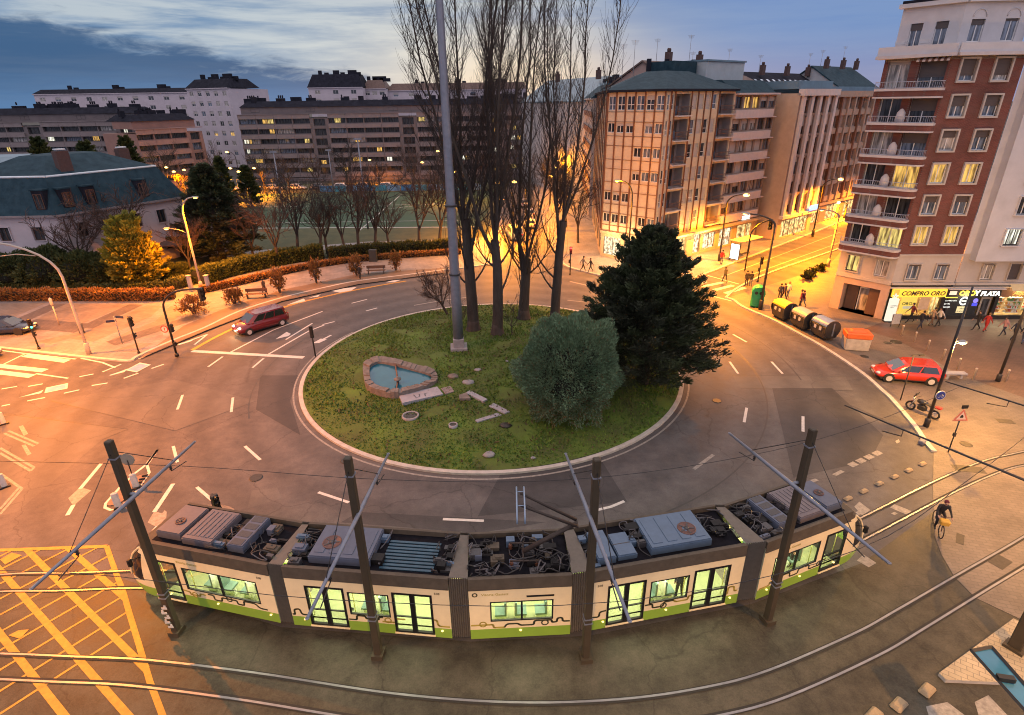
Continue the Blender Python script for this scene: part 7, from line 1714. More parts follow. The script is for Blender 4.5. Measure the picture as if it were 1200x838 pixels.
for dx, lab in ((-.9, 'pale stone bollard left of the double lamp'), (1.0, 'pale stone bollard right of the double lamp')):
    p = (b[0]+dx, b[1]-.4, .1); t = thing('gate_post', lab, 'post', p, group='posts by the double lamp'); mb = MB(); mb.box((p[0], p[1], p[2]+.85), (.4, .4, 1.7), 0, bev=.05, top=.9); mb.build('post', PALEC, t); mb = MB(); mb.box((p[0], p[1], p[2]+1.75), (.46, .46, .12), 0, bev=.03); mb.build('cap', CONC, t)
# further sodium lamps, far street and side streets
def SPF(px, Y_): return 158 if px[0] < 625 else None
def lamp_far(px, Y_, label, pw, zb=.1, side=-1, group='far sodium street lamps', col=GOLD, real=True):
    p = AtY(*px, Y_); z = max(6, p[2]); base = (p[0]+1.3*side*-1, p[1], zb); return post_arc('street_lamp', label, base, z*.84, (p[0], p[1], z), pw, .09, .05, POLED, group=group, col=col, spot=SPF(px, Y_))
t = lamp_far((728, 212), 62.0, 'lamp glowing in front of the left face of the ribbed corner block', PW_F*1.0); lamp_light(t, (-1.6, -.3, 9.3), PW_F*3.5, GOLD, .15, 140)
lamp_far((536, 211), 118, 'lamp glowing behind the mast', PW_F*5); lamp_far((588, 214), 73, 'lamp glowing between the middle poplars', PW_F*9); lamp_far((606, 213), 88, 'lamp in the side street left of the forked poplar', PW_F*12)
lamp_far((591, 241), 82, 'low lamp in the side street behind the poplars', PW_F*8); 
for k, (px, Y_) in enumerate((((661, 178), 140), ((657, 188), 130), ((652, 196), 118), ((649, 206), 108), ((668, 176), 150))): lamp_far(px, Y_, 'one of the string of lamps down the left side street', PW_F*2, group='lamp string of the left side street')
for k, (px, Y_) in enumerate((((182, 199), 128), ((197, 196), 130), ((206, 201), 124), ((218, 199), 128), ((243, 196), 132), ((268, 178), 136), ((272, 197), 126), ((282, 201), 122), ((300, 197), 130), ((258, 200), 128))): lamp_far(px, Y_, 'one of the cluster of orange lamps below the white tower', PW_F*11 if k % 2 == 0 else 0, group='lamp cluster below the white tower', col=SOD)
lamp_far((437, 205), 146, 'lamp glowing before the lit ground floor of the grey middle flats', PW_F*10, col=SOD); lamp_far((515, 177), 132, 'pale lamp left of the mast', 0); lamp_far((498, 206), 138, 'dim yellow lamp behind the small island tree', PW_F)
# right-hand street
b = (*G(890.6, 363), .02); post_arc('street_lamp', 'dark lamp post with a bent arm behind the recycling containers', b, 8.0, (b[0]-2.0, b[1]+1.0, 8.9), PW_R1, m=POLED, col=GOLD)
b = (*G(970, 313), .02); post_arc('street_lamp', 'pale lamp post halfway down the right street', b, 5.9, (b[0]-1.4, b[1]+.5, 6.6), PW_R1, m=GALVP, col=GOLD)
def at_t(t_, off, z=0): return (KC[0]+.8*t_+.6*off, KC[1]+.6*t_-.8*off, z)
for k, (tt, off, pw) in enumerate(((8, 4.0, PW_R1), (30, 4.5, PW_R1), (48, 4.5, PW_R1), (38, 17, PW_R1))):
    b = at_t(tt, off, .1); post_arc('street_lamp', ('lamp by the bus shelter in front of the ribbed corner block', 'lamp before the striped block on the right street', 'farthest lamp before the brown grid block', 'lamp on the brick block side of the right street')[k], b, 7.0, (b[0]+(1.4 if k < 3 else -1.4), b[1]-.8, 8.2), pw, m=POLED, col=GOLD)
p = AtY(985, 237, 95); post_arc('street_lamp', 'bright white lamp glowing left of the brick block', (p[0]+1.2, p[1], .1), p[2]*.85, p, PW_R1, m=POLED, glass=WARMG, col=GOLD)
# pavement lamps on the right
def straight_lamp(base, H_, hz, label, pw, dx=.55):
    t = thing('pavement_lamp', label, 'street lamp', base, group='pavement lamps by the shops'); mb = MB(); mb.tube([base, (base[0], base[1], hz), (base[0], base[1], base[2]+H_)], [.10, .08, .05], 9); mb.lathe([(.16, 0), (.16, .5), (.10, .6)], base, 10); mb.build('post', POLED, t)
    am = MB(); am.tube([(base[0], base[1], hz), (base[0]+dx*.7, base[1], hz+.1)], .03, 6); am.build('arm', POLED, t); head(t, (base[0]+dx*.4, base[1], hz+.1), (1, 0), WARMG, .5); lamp_light(t, (dx*.9, 0, hz-.2-base[2]), pw, WARM, .15); 
    return t
b = (*G(1085, 500), .02); LP = straight_lamp(b, 8.9, 5.5, 'slim dark lamp post rising in front of the shop signs with a low glowing head', PW_P)
sg = MB(); z = 2.25; sg.lathe([(.30, -.02), (.30, .02)], (b[0]+.12, b[1]-.16, z), 20, 0, 'Y'); sg.lathe([(.26, -.03), (.26, -.021)], (b[0]+.12, b[1]-.16, z), 20, 1, 'Y'); so_ = sg.build('round_sign', [PAINT, mat('blue sign face', (.02, .05, .30), .4, 0)], LP)
bk_ = MB()
for q in (-.1, .1): bk_.tube([(b[0]+.12+q+.07*math.cos(a), b[1]-.195, z-.05+.07*math.sin(a)) for a in [i*math.pi/5 for i in range(11)]], .012, 4, cap=False)
bk_.tube([(b[0]+.02, b[1]-.195, z-.05), (b[0]+.1, b[1]-.195, z+.06), (b[0]+.2, b[1]-.195, z+.06), (b[0]+.22, b[1]-.195, z-.05)], .012, 4); bk_.build('bicycle_mark', PAINT, so_)
b = (*G(1169, 447), .02); straight_lamp(b, 6.0, 5.9, 'slim dark lamp post near the right edge by the walking group', PW_P*.6)
# off-view lamps of the near street (real posts of the same kind; they light the tram side)
for k, (x, y, h, pw, c) in enumerate(((-28.8, 25.5, 13.5, PW_L0*1.25, SOD), (-20.0, 6.5, 9.5, PW_N*.8, (1, .42, .08)), (-2.0, 1.0, 8.0, PW_N, (1, .50, .13)), (16.0, 7.0, 9.5, PW_N, (1, .46, .11)), (31.0, 19.0, 9.5, PW_N*1.6, (1, .44, .07)))):
    post_arc('street_lamp', ('lamp post standing beyond the left edge over the orange junction', 'lamp post below the left corner of the view', 'lamp post below the middle of the view', 'lamp post below the right corner of the view', 'lamp post beyond the right edge over the tram bend')[k], (x, y, 0), h*.8, (x+(1.5 if k != 4 else -1.5), y+1.5, h), pw, group='near street lamps', col=c, spot=158 if k < 4 else 122)
# ------------------------------------------------------------------ park, pitch, street furniture
pk = MB(); pk.sheet([G(*p, .1) for p in [(-60, 344), (205, 340), (236, 332), (300, 316), (380, 303), (545, 293), (575, 272)]]+[(0, 150), (-95, 150), (-118, 66)], .104)
tag(pk.build('park_lawn', mat('park ground', (.035, .050, .020), .9, col2=(.085, .085, .035), scale=.5, detail=8, bump=.4, bscale=6)), kind='structure')
PT = mat('artificial turf', (.028, .070, .036), .85, .18, .3, bump=.2, bscale=10)
ptc = [G(*p, .11) for p in [(215, 268), (300, 268.5), (530, 267), (560, 266)]]; pt = MB(); pt.sheet([ptc[0], ptc[3], (-2, 133), (-82, 133)], .112); pitch = tag(pt.build('sports_pitch', PT), kind='structure')
pl = MB(); pl.strip([ptc[0], ptc[3]], .35, .122); yy = ptc[0][1]
for a, b in (((-60, 98), (-8, 98)), ((-24, 90), (-24, 131)), ((-60, 98), (-60, 131)), ((-60, 115), (-8, 115)), ((-24, 110), (-12, 118))): pl.strip([a, b], .16, .122)
pl.build('pitch_lines', PAINT, pitch)
pw = MB(); pw.strip([G(*p, .1) for p in [(255, 300), (330, 294), (430, 286), (530, 283), (580, 280)]], 3.0, .116); tag(pw.build('park_path', P_FAR), kind='structure')
t = thing('pitch_fence', 'thin wire fence with blue boards along the far side of the sports pitch', 'fence', (-40, 134, 0)); 
bd = MB()
for k in range(12): bd.box((-42+k*3.1, 134.2, .85), (2.9, .08, 1.3), k % 3)
bd.build('advert_boards', [mat('blue hoarding', (.05, .20, .42), .5, .2, 1), mat('teal hoarding', (.06, .26, .36), .5, .2, 1), mat('pale blue hoarding', (.16, .30, .45), .5, .2, 1)], t)
nt_ = MB()
for k in range(40): nt_.tube([(-84+k*2, 134, 0), (-84+k*2, 134, 3.2)], .035, 4, cap=False)
for z in (1.6, 3.2): nt_.tube([(-84, 134, z), (-4, 134, z)], .03, 4)
nt_.build('fence_posts', GALV, t)
for k, (px0, px1, Y_, lab) in enumerate((((431, 265), (415, 163), 92, 'slender floodlight mast by the sports pitch, tallest'), ((332, 245), (322, 178), 108, 'slender floodlight mast beyond the bare park trees'), ((392, 230), (384, 176), 128, 'thin pale mast before the grey middle flats'))):
    p = AtY(*px0, Y_); h = HT((p[0], Y_), px1[1]); t = thing('floodlight_mast', lab, 'mast', (p[0], Y_, 0), group='masts round the pitch'); mb = MB(); mb.tube([(p[0], Y_, 0), (p[0], Y_, h)], [.16, .09], 7); mb.build('pole', GALV, t); mb = MB(); mb.box((p[0], Y_, h), (1.2, .2, .3)); mb.build('lamp_bar', GALV, t)
# benches
def bench(px, rz, label):
    x, y = G(*px, .1); t = thing('park_bench', label, 'bench', (x, y, .1), rz, 'benches on the promenade'); local(t); WOODB = mat('bench wood', (.16, .075, .04), .7, .2, 5)
    for nm, zz, yy, th in (('seat', .45, 0, (2.2, .42, .05)), ('backrest', .78, .25, (2.2, .05, .35))): mb = MB(); mb.box((0, yy, zz), th); mb.build(nm, WOODB, t)
    for sx in (-.9, .9): mb = MB(); mb.box((sx, 0, .21), (.06, .4, .42)); mb.box((sx, .25, .55), (.06, .06, .6)); mb.build('leg', POLED, t)
bench((301, 349), .12, 'brown bench beside the walking figure on the promenade'); bench((441, 321), .08, 'brown bench between the standing figure and the far sapling')
x, y = G(438, 306, .1); t = thing('utility_cabinet', 'dark metal cabinet standing behind the far bench', 'cabinet', (x, y, .1)); mb = MB(); mb.box((x, y, .85), (.95, .6, 1.5), bev=.04); mb.box((x, y, .15), (1.05, .7, .15)); mb.build('body', mat('dark cabinet', (.03, .035, .035), .5, .2, 3), t); mb = MB(); mb.box((x, y-.31, .85), (.8, .02, 1.3)); mb.build('door', mat('dark cabinet', (.03, .035, .035)), t)
# traffic signals
RED = glow('red signal lens', (1, .03, .03), 12); GRN = glow('green signal lens', (.05, 1, .45), 9); LENS = mat('unlit lens', (.05, .03, .02), .3, 0); SBLK = mat('signal black', (.012, .012, .012), .45, .1, 4)
def sig_head(parent, c, rz, lit=None, n=3, s=.24, lab='signal_head'):
    mb = MB(); h = n*s*1.15; mb.box(c, (s*1.25, s*.9, h), 0, rz, bev=.03)
    f = (math.sin(rz), -math.cos(rz))
    for i in range(n):
        z = c[2]+h/2-s*.6-i*s*1.12; mb.tube([(c[0]+f[0]*s*.4, c[1]+f[1]*s*.4, z+s*.1), (c[0]+f[0]*s*.95, c[1]+f[1]*s*.95, z+s*.14)], s*.42, 8, 0, cap=False)
    o = mb.build(lab, SBLK, parent)
    for i in range(n):
        z = c[2]+h/2-s*.6-i*s*1.12; lm_ = MB(); lm_.ball((c[0]+f[0]*s*.5, c[1]+f[1]*s*.5, z), s*.36, 8); lm_.build('lens', {('r', 0): RED, ('g', n-1): GRN}.get((lit, i), LENS), o)
def signal(px, h, label, rz=0, lit=None, zb=.1, low=True, r=.06):
    x, y = G(*px, zb); t = thing('traffic_light', label, 'traffic light', (x, y, zb), group='traffic lights'); mb = MB(); mb.tube([(x, y, zb), (x, y, zb+h)], r, 8); mb.lathe([(r*1.8, 0), (r*1.8, .15), (r, .2)], (x, y, zb), 8); mb.build('post', SBLK, t); d = (math.sin(rz), -math.cos(rz)); sig_head(t, (x+d[0]*.12, y+d[1]*.12, zb+h-.42), rz, lit)
    if low: sig_head(t, (x+d[1]*.12, y+d[0]*.12, zb+h*.48), rz+1.2, None, 2, .18, 'low_signal')
    return t
signal((46, 409), 2.7, 'traffic light showing green beside the dark blue car', .9, 'g'); signal((163, 414), 3.2, 'traffic light with dark lenses in the middle of the plaza corner', 1.3)
signal((264, 634), HT(G(264, 634), 579), 'traffic light sticking up behind the tram roof', 1.0, zb=0, low=False)
c_ = G(240, 606); mb = MB(); mb.prism([(c_[0]+1.5*math.cos(a), c_[1]+.9*math.sin(a)) for a in [k*math.pi/10 for k in range(20)]], -.01, .06); tag(mb.build('round_islet', P_LEFT), kind='structure')
x, y = G(370, 419); t = thing('signal_back', 'thin black signal post with a tall slim head at the island kerb', 'traffic light', (x, y, .1), group='traffic lights'); mb = MB(); mb.tube([(x, y, .1), (x, y, 2.4)], .06, 8); mb.build('post', SBLK, t); mb = MB(); mb.box((x, y, 2.2), (.26, .2, 1.0), bev=.03); mb.build('head', SBLK, t)
# curved gantry signal
x, y = G(208, 419); t = thing('gantry_traffic_light', 'black curved signal gantry with a hanging head and a round sign', 'traffic light', (x, y, .1), group='traffic lights'); pts = [(x, y, .1), (x, y, 3.0), (x, y, 4.2)]+[(x+2.4*(1-math.cos(a)), y, 4.2+1.5*math.sin(a)) for a in [math.pi/2*k/7 for k in range(1, 8)]]+[(x+3.3, y, 5.75)]
mb = MB(); mb.tube(pts, [.085]*3+[.075]*8, 8); mb.lathe([(.16, 0), (.16, .2), (.09, .3)], (x, y, .1), 8); mb.build('post', SBLK, t); sig_head(t, (x+3.2, y, 5.3), 1.2, None, 3, .3); sig_head(t, (x+.18, y, 2.55), 1.2, None, 3, .2); sig_head(t, (x+.1, y, 1.2), 1.2, None, 2, .16, 'low_signal')
mb = MB(); mb.lathe([(.30, -.015), (.30, .015)], (x-.36, y-.06, 2.5), 18, 0, 'Y'); mb.lathe([(.22, -.022), (.22, -.0155)], (x-.36, y-.06, 2.5), 18, 1, 'Y'); mb.box((x-.36, y-.06, 2.05), (.4, .02, .18), 1); mb.box((x-.34, y-.085, 2.5), (.07, .008, .24), 0); mb.build('round_sign', [mat('red sign rim', (.45, .05, .03), .4, 0), PAINT], t)
# blue direction signs on thin posts
x, y = G(144, 404); t = thing('direction_sign', 'thin post with two small dark blue direction plates on the plaza', 'sign', (x, y, .1)); mb = MB(); mb.tube([(x, y, .1), (x, y, 2.6)], .035, 6); mb.build('post', GALV, t); BL = mat('dark blue sign', (.012, .02, .07), .4, 0)
for dx, dz, rz in ((-.35, 2.15, .3), (.45, 2.5, -.2)): mb = MB(); mb.box((x+dx, y, dz), (.75, .03, .2), 0, rz); mb.build('plate', BL, t)
x, y = G(70, 382); t = thing('plaza_lamp', 'short pale post lamp with a tubular head on the plaza, unlit', 'lamp', (x, y, .1)); mb = MB(); mb.tube([(x, y, .1), (x, y, 2.0)], .05, 7); mb.build('post', GALVP, t); mb = MB(); mb.lathe([(.08, 0), (.13, .1), (.13, .65), (.05, .75)], (x, y, 2.0), 10); mb.build('lamp_head', PALEC, t)
x, y = G(97, 392); t = thing('waste_bin', 'small grey waste bin against the bowing lamp post', 'bin', (x, y, .1)); mb = MB(); mb.lathe([(.2, .0), (.25, .95), (.22, 1.0)], (x, y, .1), 10); mb.box((x, y, .2), (.1, .1, .5)); mb.build('body', mat('grey bin', (.10, .11, .13), .5), t)
# tear-drop splitter island
tp = [G(*p) for p in [(174, 556), (158, 560), (141, 574), (127, 589), (127, 593), (139, 591), (154, 579)]]; mb = MB(); mb.prism(catmull(tp+tp[:1], 3)[:-1], -.01, .05); tag(mb.build('splitter_island', mat('splitter paving', (.16, .11, .09), .7, .2, 4)), kind='structure')
for px, lab in (((160, 571), 'white plastic bollard carrying the round sign on the splitter island'), ((139, 594), 'white plastic bollard at the blunt end of the splitter island')):
    x, y = G(*px, .05); t = thing('bollard', lab, 'bollard', (x, y, .05), group='white traffic bollards'); mb = MB(); mb.box((x, y, .48), (.30, .18, .9), 0, .5, bev=.05); mb.build('body', PAINT, t); mb = MB(); mb.box((x, y, .06), (.4, .3, .1), 0, .5); mb.build('base', SBLK, t)
    if '571' in str(px): mb = MB(); mb.tube([(x, y, .95), (x, y, 1.75)], .03, 6); mb.build('sign_post', SBLK, t); mb = MB(); mb.lathe([(.36, -.02), (.36, .02)], (x, y+.04, 1.8), 20, 0, 'Y'); mb.build('round_sign', mat('sign back grey', (.20, .22, .20), .5, .15, 3), t)
for k in range(6):
    a = G(154+k*3.2, 578-k*4.0, .05); t = thing('marker_stud', 'black rubber stud on the splitter island', 'stud', (*a, .05), group='studs on the splitter island'); mb = MB(); mb.box((a[0], a[1], .09), (.3, .08, .10), 0, .4, bev=.02); mb.build('body', SBLK, t)
for px, lab in (((6, 571), 'white lane bollard at the left edge beside the hatched zone'), ((5, 497), 'pale lane marker post at the left edge')):
    x, y = G(*px); t = thing('bollard', lab, 'bollard', (x, y, 0), group='white traffic bollards'); mb = MB(); mb.box((x, y, .45), (.26, .16, .85), 0, .8, bev=.05); mb.build('body', PAINT, t); mb = MB(); mb.box((x, y, .04), (.5, .3, .08), 0, .8); mb.build('base', SBLK, t)
# lane divider blocks
DIV = mat('worn yellow divider', (.30, .23, .14), .7, .2, 5)
d0, d1 = G(993.6, 585), G(1080.6, 544); drz = math.atan2(d1[1]-d0[1], d1[0]-d0[0])
for k in range(9):
    px = [(993.6, 585), (1012, 576.5), (1030, 567.5), (1048, 559.5), (1064.6, 552), (1080.6, 544.5), (1086, 810), (1053, 827), (1024, 839)][k]; rz = drz if k < 6 else drz+.1
    x, y = G(*px); lab = ['yellowish lane divider nearest the tram cab', 'second yellowish lane divider from the tram cab', 'third yellowish lane divider from the tram cab', 'third yellowish lane divider from the pavement', 'second yellowish lane divider from the pavement', 'yellowish lane divider nearest the pavement kerb', 'tan lane divider closest to the triangular islet', 'middle tan lane divider of the lower right row', 'tan lane divider cut by the bottom edge'][k]
    s = (.52, .26, .14) if k < 6 else (.62, .36, .16); mb = MB(); mb.box((x, y, s[2]/2), s, 0, rz, bev=.05, top=.85); tag(mb.build('lane_divider', DIV, None, loc=(x, y, 0)), lab, 'lane divider', 'lane dividers')
# lower right islet, stop canopy
isl = [G(*p) for p in [(1099, 792), (1186, 728), (1260, 762), (1260, 812), (1176, 803), (1107, 800)]]; mb = MB(); mb.prism(isl, -.01, .15, 0, 1); tag(mb.build('triangular_islet', [KERB, paving('islet paving', (.36, .30, .20), (.42, .35, .24), (.2, .17, .12), .35, .2, .6)]), kind='structure')
mb = MB(); mb.sheet([G(*p) for p in [(1142, 823), (1158, 815), (1180, 838), (1190, 850), (1150, 850)]], .016); mb.build('worn_markings', PAINT_W, ROAD)
Zs = 2.7; cq = [G(1138, 763, Zs), G(1162, 758.5, Zs), G(1232, 838, Zs), G(1232, 868, Zs)]; cx = (sum(p[0] for p in cq)/4, sum(p[1] for p in cq)/4); t = thing('stop_canopy', 'blue glass canopy with a black frame at the lower right corner', 'shelter', (*cx, .15))
CGL = mat('blue canopy glass', (.03, .13, .26), .10, .1, 1, spec=.8); mb = MB(); mb.add([(*p, Zs) for p in cq]+[(*p, Zs-.03) for p in cq], [(3, 2, 1, 0), (4, 5, 6, 7)]); mb.build('glass_roof', CGL, t)
mb = MB()
for i in range(4): a, b = cq[i], cq[(i+1) % 4]; mb.tube([(*a, Zs+.02), (*b, Zs+.02)], .06, 4, 0, sm=False)
a = tuple((cq[0][k]*.45+cq[3][k]*.55) for k in (0, 1)); b = tuple((cq[1][k]*.62+cq[2][k]*.38) for k in (0, 1)); mb.box(((a[0]+b[0])/2-.15, (a[1]+b[1])/2+.1, Zs+.1), (.45, .16, .14), 0, -.2); mb.build('frame', SBLK, t)
for p in (cq[2], cq[3]): mb = MB(); mb.tube([(*p, .15), (*p, Zs)], .05, 6); mb.build('post', SBLK, t)
# right pavement furniture
def on_pav(px): return G(*px, .02)
x, y = on_pav((886, 359)); t = thing('bottle_bank', 'green recycling bank on the corner kerb by the dark lamp post', 'recycling bank', (x, y, .02), -.35); local(t); GB = mat('green plastic', (.02, .30, .10), .45, .12, 2); mb = MB(); mb.box((0, 0, .85), (1.2, 1.1, 1.6), 0, bev=.12, top=.92); mb.build('body', GB, t); mb = MB(); mb.lathe([(.62, -.55), (.62, .55)], (0, 0, 1.45), 16, 0, 'Y'); mb.build('domed_top', GB, t); mb = MB(); mb.lathe([(.16, -.58), (.16, -.54)], (-.2, 0, 1.5), 12, 0, 'Y'); mb.lathe([(.16, -.58), (.16, -.54)], (.22, 0, 1.5), 12, 0, 'Y'); mb.build('opening', SBLK, t)
k0, k1 = G(905, 375), G(967, 409); krz = math.atan2(k1[1]-k0[1], k1[0]-k0[0])
CBODY = mat('dark container body', (.028, .026, .026), .5, .2, 3)
def container(px, lidm, label):
    x, y = on_pav(px); t = thing('waste_container', label, 'waste container', (x, y, .02), krz, 'row of waste containers'); local(t)
    mb = MB(); mb.box((0, 0, .72), (1.75, 1.25, 1.15), 0, bev=.12, top=1.06); mb.build('body', CBODY, t)
    mb = MB(); n = 12; P = [(.68*math.cos(math.pi*i/n), 1.28+.42*math.sin(math.pi*i/n)) for i in range(n+1)]
    vs = [(-.88, p[0], p[1]) for p in P]+[(.88, p[0], p[1]) for p in P]; mb.add(vs, [(i, i+n+1, i+n+2, i+1) for i in range(n)]+[tuple(range(n+1)), tuple(reversed(range(n+1, 2*n+2)))], 0); mb.build('lid', lidm, t)
    for s in (-1, 1): mb = MB(); mb.lathe([(.74, s*.89-.05), (.74, s*.89+.05)], (0, 0, 1.0), 18, 0, 'X'); mb.build('end_cheek', CBODY, t); mb = MB(); mb.box((s*.96, 0, 1.0), (.05, .12, 1.1)); mb.build('lifting_bar', GALV, t)
    for dx in (-.35, .25): mb = MB(); mb.box((dx, -.672, .95), (.26, .01, .3), 0); mb.build('notice', PAINT, t)
    for sx in (-.6, .6): mb = MB(); mb.lathe([(.14, -.05), (.14, .05)], (sx, -.35, .13), 10, 0, 'Y'); mb.build('wheel', SBLK, t)
container((917, 373), mat('yellow plastic lid', (.62, .40, .03), .4, .1, 2), 'dark waste container with a yellow lid'); container((940, 384), mat('grey plastic lid', (.34, .31, .29), .4, .1, 2), 'dark waste container with a grey lid'); container((964, 395), mat('blue plastic lid', (.16, .24, .40), .4, .1, 2), 'dark waste container with a blue lid')
x, y = on_pav((1001, 408)); t = thing('covered_skip', 'pale stone box with a bright orange cover on the pavement', 'skip', (x, y, .02), -.25); local(t); mb = MB(); mb.box((0, 0, .5), (1.75, 1.15, 1.0), 0, bev=.05, top=1.04); mb.build('body', mat('pale skip body', (.42, .38, .34), .8, .2, 3), t); mb = MB(); mb.box((0, 0, 1.22), (1.9, 1.28, .5), 0, bev=.08); mb.box((0, 0, 1.52), (1.6, .95, .22), 0, bev=.08, top=.7); mb.build('cover', mat('orange cover', (.62, .13, .03), .5, .1, 3), t)
x, y = on_pav((1041, 377)); t = thing('totem_sign', 'white lit totem sign at the corner of the gold shop', 'sign', (x, y, .02)); mb = MB(); mb.box((x, y, 1.15), (.75, .25, 2.1), 0, -.1, bev=.03); mb.build('panel', glow('white totem', (1, .9, .72), .95), t); mb = MB(); mb.box((x, y, .06), (.9, .4, .1), 0, -.1); mb.build('base', SBLK, t); tx = text('COMPRO\nORO', .15, DIM, t, (-.3, -.14, 1.5), (math.pi/2, 0, -.1), ext=.004)
mb = MB(); [mb.box((x+.0+.16*math.cos(a), y-.02, 2.4+.16*math.sin(a)), (.1, .06, .2), 0, 0, -a+math.pi/2) for a in [2*math.pi*k/5+math.pi/2 for k in range(5)]]; mb.build('star', glow('white totem', (1, .9, .72), .95), t)
x, y = on_pav((1048, 383)); t = thing('notice_board', 'grey pavement notice board beside the white totem', 'notice board', (x, y, .02)); mb = MB(); mb.box((x, y, .75), (.8, .05, .9), 0, .1, 0, -.12); mb.build('board', mat('grey board', (.34, .33, .32), .6, .3, 6), t); mb = MB(); [mb.tube([(x+q, y, .02), (x+q, y-.08, 1.2)], .025, 5) for q in (-.38, .38)]; mb.build('frame', SBLK, t)
for k, px in enumerate(((1071, 401), (1086, 411), (1104, 422), (1121.5, 433), (1140, 445), (1178, 447), (1056, 393))):
    x, y = on_pav(px); t = thing('bollard', ('slim pale bollard', )[0]+' of the row between the kerb and the shops', 'bollard', (x, y, .02), group='slim pavement bollards'); mb = MB(); mb.lathe([(.06, 0), (.06, .8), (.08, .82), (.08, .9), (.03, .93)], (x, y, .02), 8); mb.build('post', GALVP, t)
x, y = on_pav((1116, 443)); t = thing('stone_bench', 'low white stone bench behind the red car', 'bench', (x, y, .02)); mb = MB(); mb.box((x, y, .42), (1.6, .5, .12), 0, -.1, bev=.02); mb.build('seat', PALEC, t); mb = MB(); mb.box((x-.5, y, .18), (.15, .4, .36), 0, -.1); mb.box((x+.5, y, .18), (.15, .4, .36), 0, -.1); mb.build('leg', PALEC, t)
x, y = on_pav((1055, 469)); t = thing('post_with_crossbar', 'thin dark post with a small crossbar in front of the red car', 'post', (x, y, .02)); mb = MB(); mb.tube([(x, y, .02), (x, y, 3.35)], .04, 6); mb.build('post', POLED, t); mb = MB(); mb.tube([(x-.15, y, 3.3), (x+.55, y, 3.35)], .03, 5); mb.box((x+.5, y, 3.3), (.3, .12, .1)); mb.build('crossbar', POLED, t)
x, y = on_pav((1111, 530)); t = thing('warning_sign', 'triangular red bordered warning sign on a thin dark post', 'sign', (x, y, .02)); mb = MB(); mb.tube([(x, y, .02), (x, y, 2.6)], .035, 6); mb.box((x, y, 1.2), (.12, .12, .22)); mb.build('post', POLED, t)
def tri(mb, s, d, m): mb.add([(x-s, y-d, 2.2-s*.1+.0), (x+s, y-d, 2.2-s*.1), (x, y-d, 2.2+s*1.6)], [(0, 1, 2)], m)
mb = MB(); P = [(x-.42, 2.12), (x+.42, 2.12), (x, 2.85)]; mb.add([(p[0], y-.05, p[1]) for p in P]+[(p[0], y-.02, p[1]) for p in P], [(0, 1, 2), (5, 4, 3), (0, 3, 4, 1), (1, 4, 5, 2), (2, 5, 3, 0)], 0); P = [(x-.28, 2.2), (x+.28, 2.2), (x, 2.69)]; mb.add([(p[0], y-.053, p[1]) for p in P], [(0, 1, 2)], 1); mb.box((x, y-.056, 2.36), (.18, .004, .1), 2); mb.box((x, y-.056, 2.45), (.1, .004, .08), 2); mb.build('triangular_plate', [mat('faded red sign rim', (.5, .16, .12), .4, 0), mat('pinkish sign face', (.6, .48, .44), .4, 0), SBLK], t)
mb = MB(); mb.box((x+.02, y-.02, 2.98), (.36, .05, .22), 0, bev=.02); mb.build('lamp_box', SBLK, t)
x, y = G(1080, 520); t = thing('kerb_marker', 'small blue grey marker box on the kerb point under the arm', 'marker', (x, y, 0)); mb = MB(); mb.box((x, y, .14), (.5, .3, .26), 0, .7, bev=.04); mb.build('body', mat('blue grey box', (.14, .15, .20), .5), t)
# bus shelter with lit advert, far signals
sx, sy, _ = at_t(11.5, 5.2); t = thing('bus_shelter', 'bus shelter with a pale roof and a bright white advert panel', 'bus shelter', (sx, sy, .1), math.atan2(.6, .8)); local(t)
mb = MB(); mb.box((0, 0, 2.5), (4.6, 1.7, .14), 0, bev=.04); mb.build('roof', mat('shelter roof', (.45, .38, .28), .5, .1, 2), t)
for q in (-2.1, 0, 2.1): mb = MB(); mb.box((q, .7, 1.2), (.08, .08, 2.5)); mb.build('post', POLED, t)
mb = MB(); mb.add([(-2.1, .7, .3), (2.1, .7, .3), (2.1, .7, 2.3), (-2.1, .7, 2.3)], [(0, 1, 2, 3)]); mb.build('glass_back', CLEAR, t); mb = MB(); mb.box((0, .35, .5), (3, .4, .06)); mb.build('seat', POLED, t)
mb = MB(); mb.box((-2.35, -.1, 1.25), (.16, 1.25, 2.0)); mb.build('advert_case', POLED, t); mb = MB(); mb.box((-2.36, -.1, 1.27), (.19, 1.1, 1.8)); mb.build('advert_panel', glow('white advert', (1, .96, .85), 3.0), t)
x, y = G(668, 322); signal((668, 322), 3.3, 'traffic light glowing red behind the right poplar', 0, 'r', .1)
r = bpy.data.objects[[o.name for o in bpy.data.objects if o.get('label') == 'traffic light glowing red behind the right poplar'][0]]; lamp_light(r, (0, -.5, 2.9), 25, (1, .05, .04), .1)
x, y, _ = at_t(6.5, 8.5); t = thing('gantry_traffic_light', 'curved signal arm with a dark head hanging over the right street mouth', 'traffic light', (x, y, .1), group='traffic lights'); mb = MB(); mb.tube([(x, y, .1), (x, y, 4.2)]+[(x+2.6*(1-math.cos(a)), y+1.2*(1-math.cos(a)), 4.2+1.5*math.sin(a)) for a in [math.pi/2*k/6 for k in range(1, 7)]], .08, 8); mb.build('post', SBLK, t); sig_head(t, (x+2.6, y+1.2, 5.2), 0, None, 3, .34)
signal((888, 330), 2.8, 'dark traffic light on the median of the right street', 0, None, .02)
for k, (px, a, h) in enumerate(((950, 322, .0), (962, 317, .0), (945, 327, .0))): b = G(px, a, .02); bush((*b, .02), ('tall leafy pot plant on the brick block side of the street', 'leafy pot plant farthest up the brick block side', 'low leafy plant nearest the crossing')[k], 120+k, .6, .7, 500, GREENH, .22, .14, 'street_plant', 'plant', 'plants by the right street', .5, (.6, .4), .25)
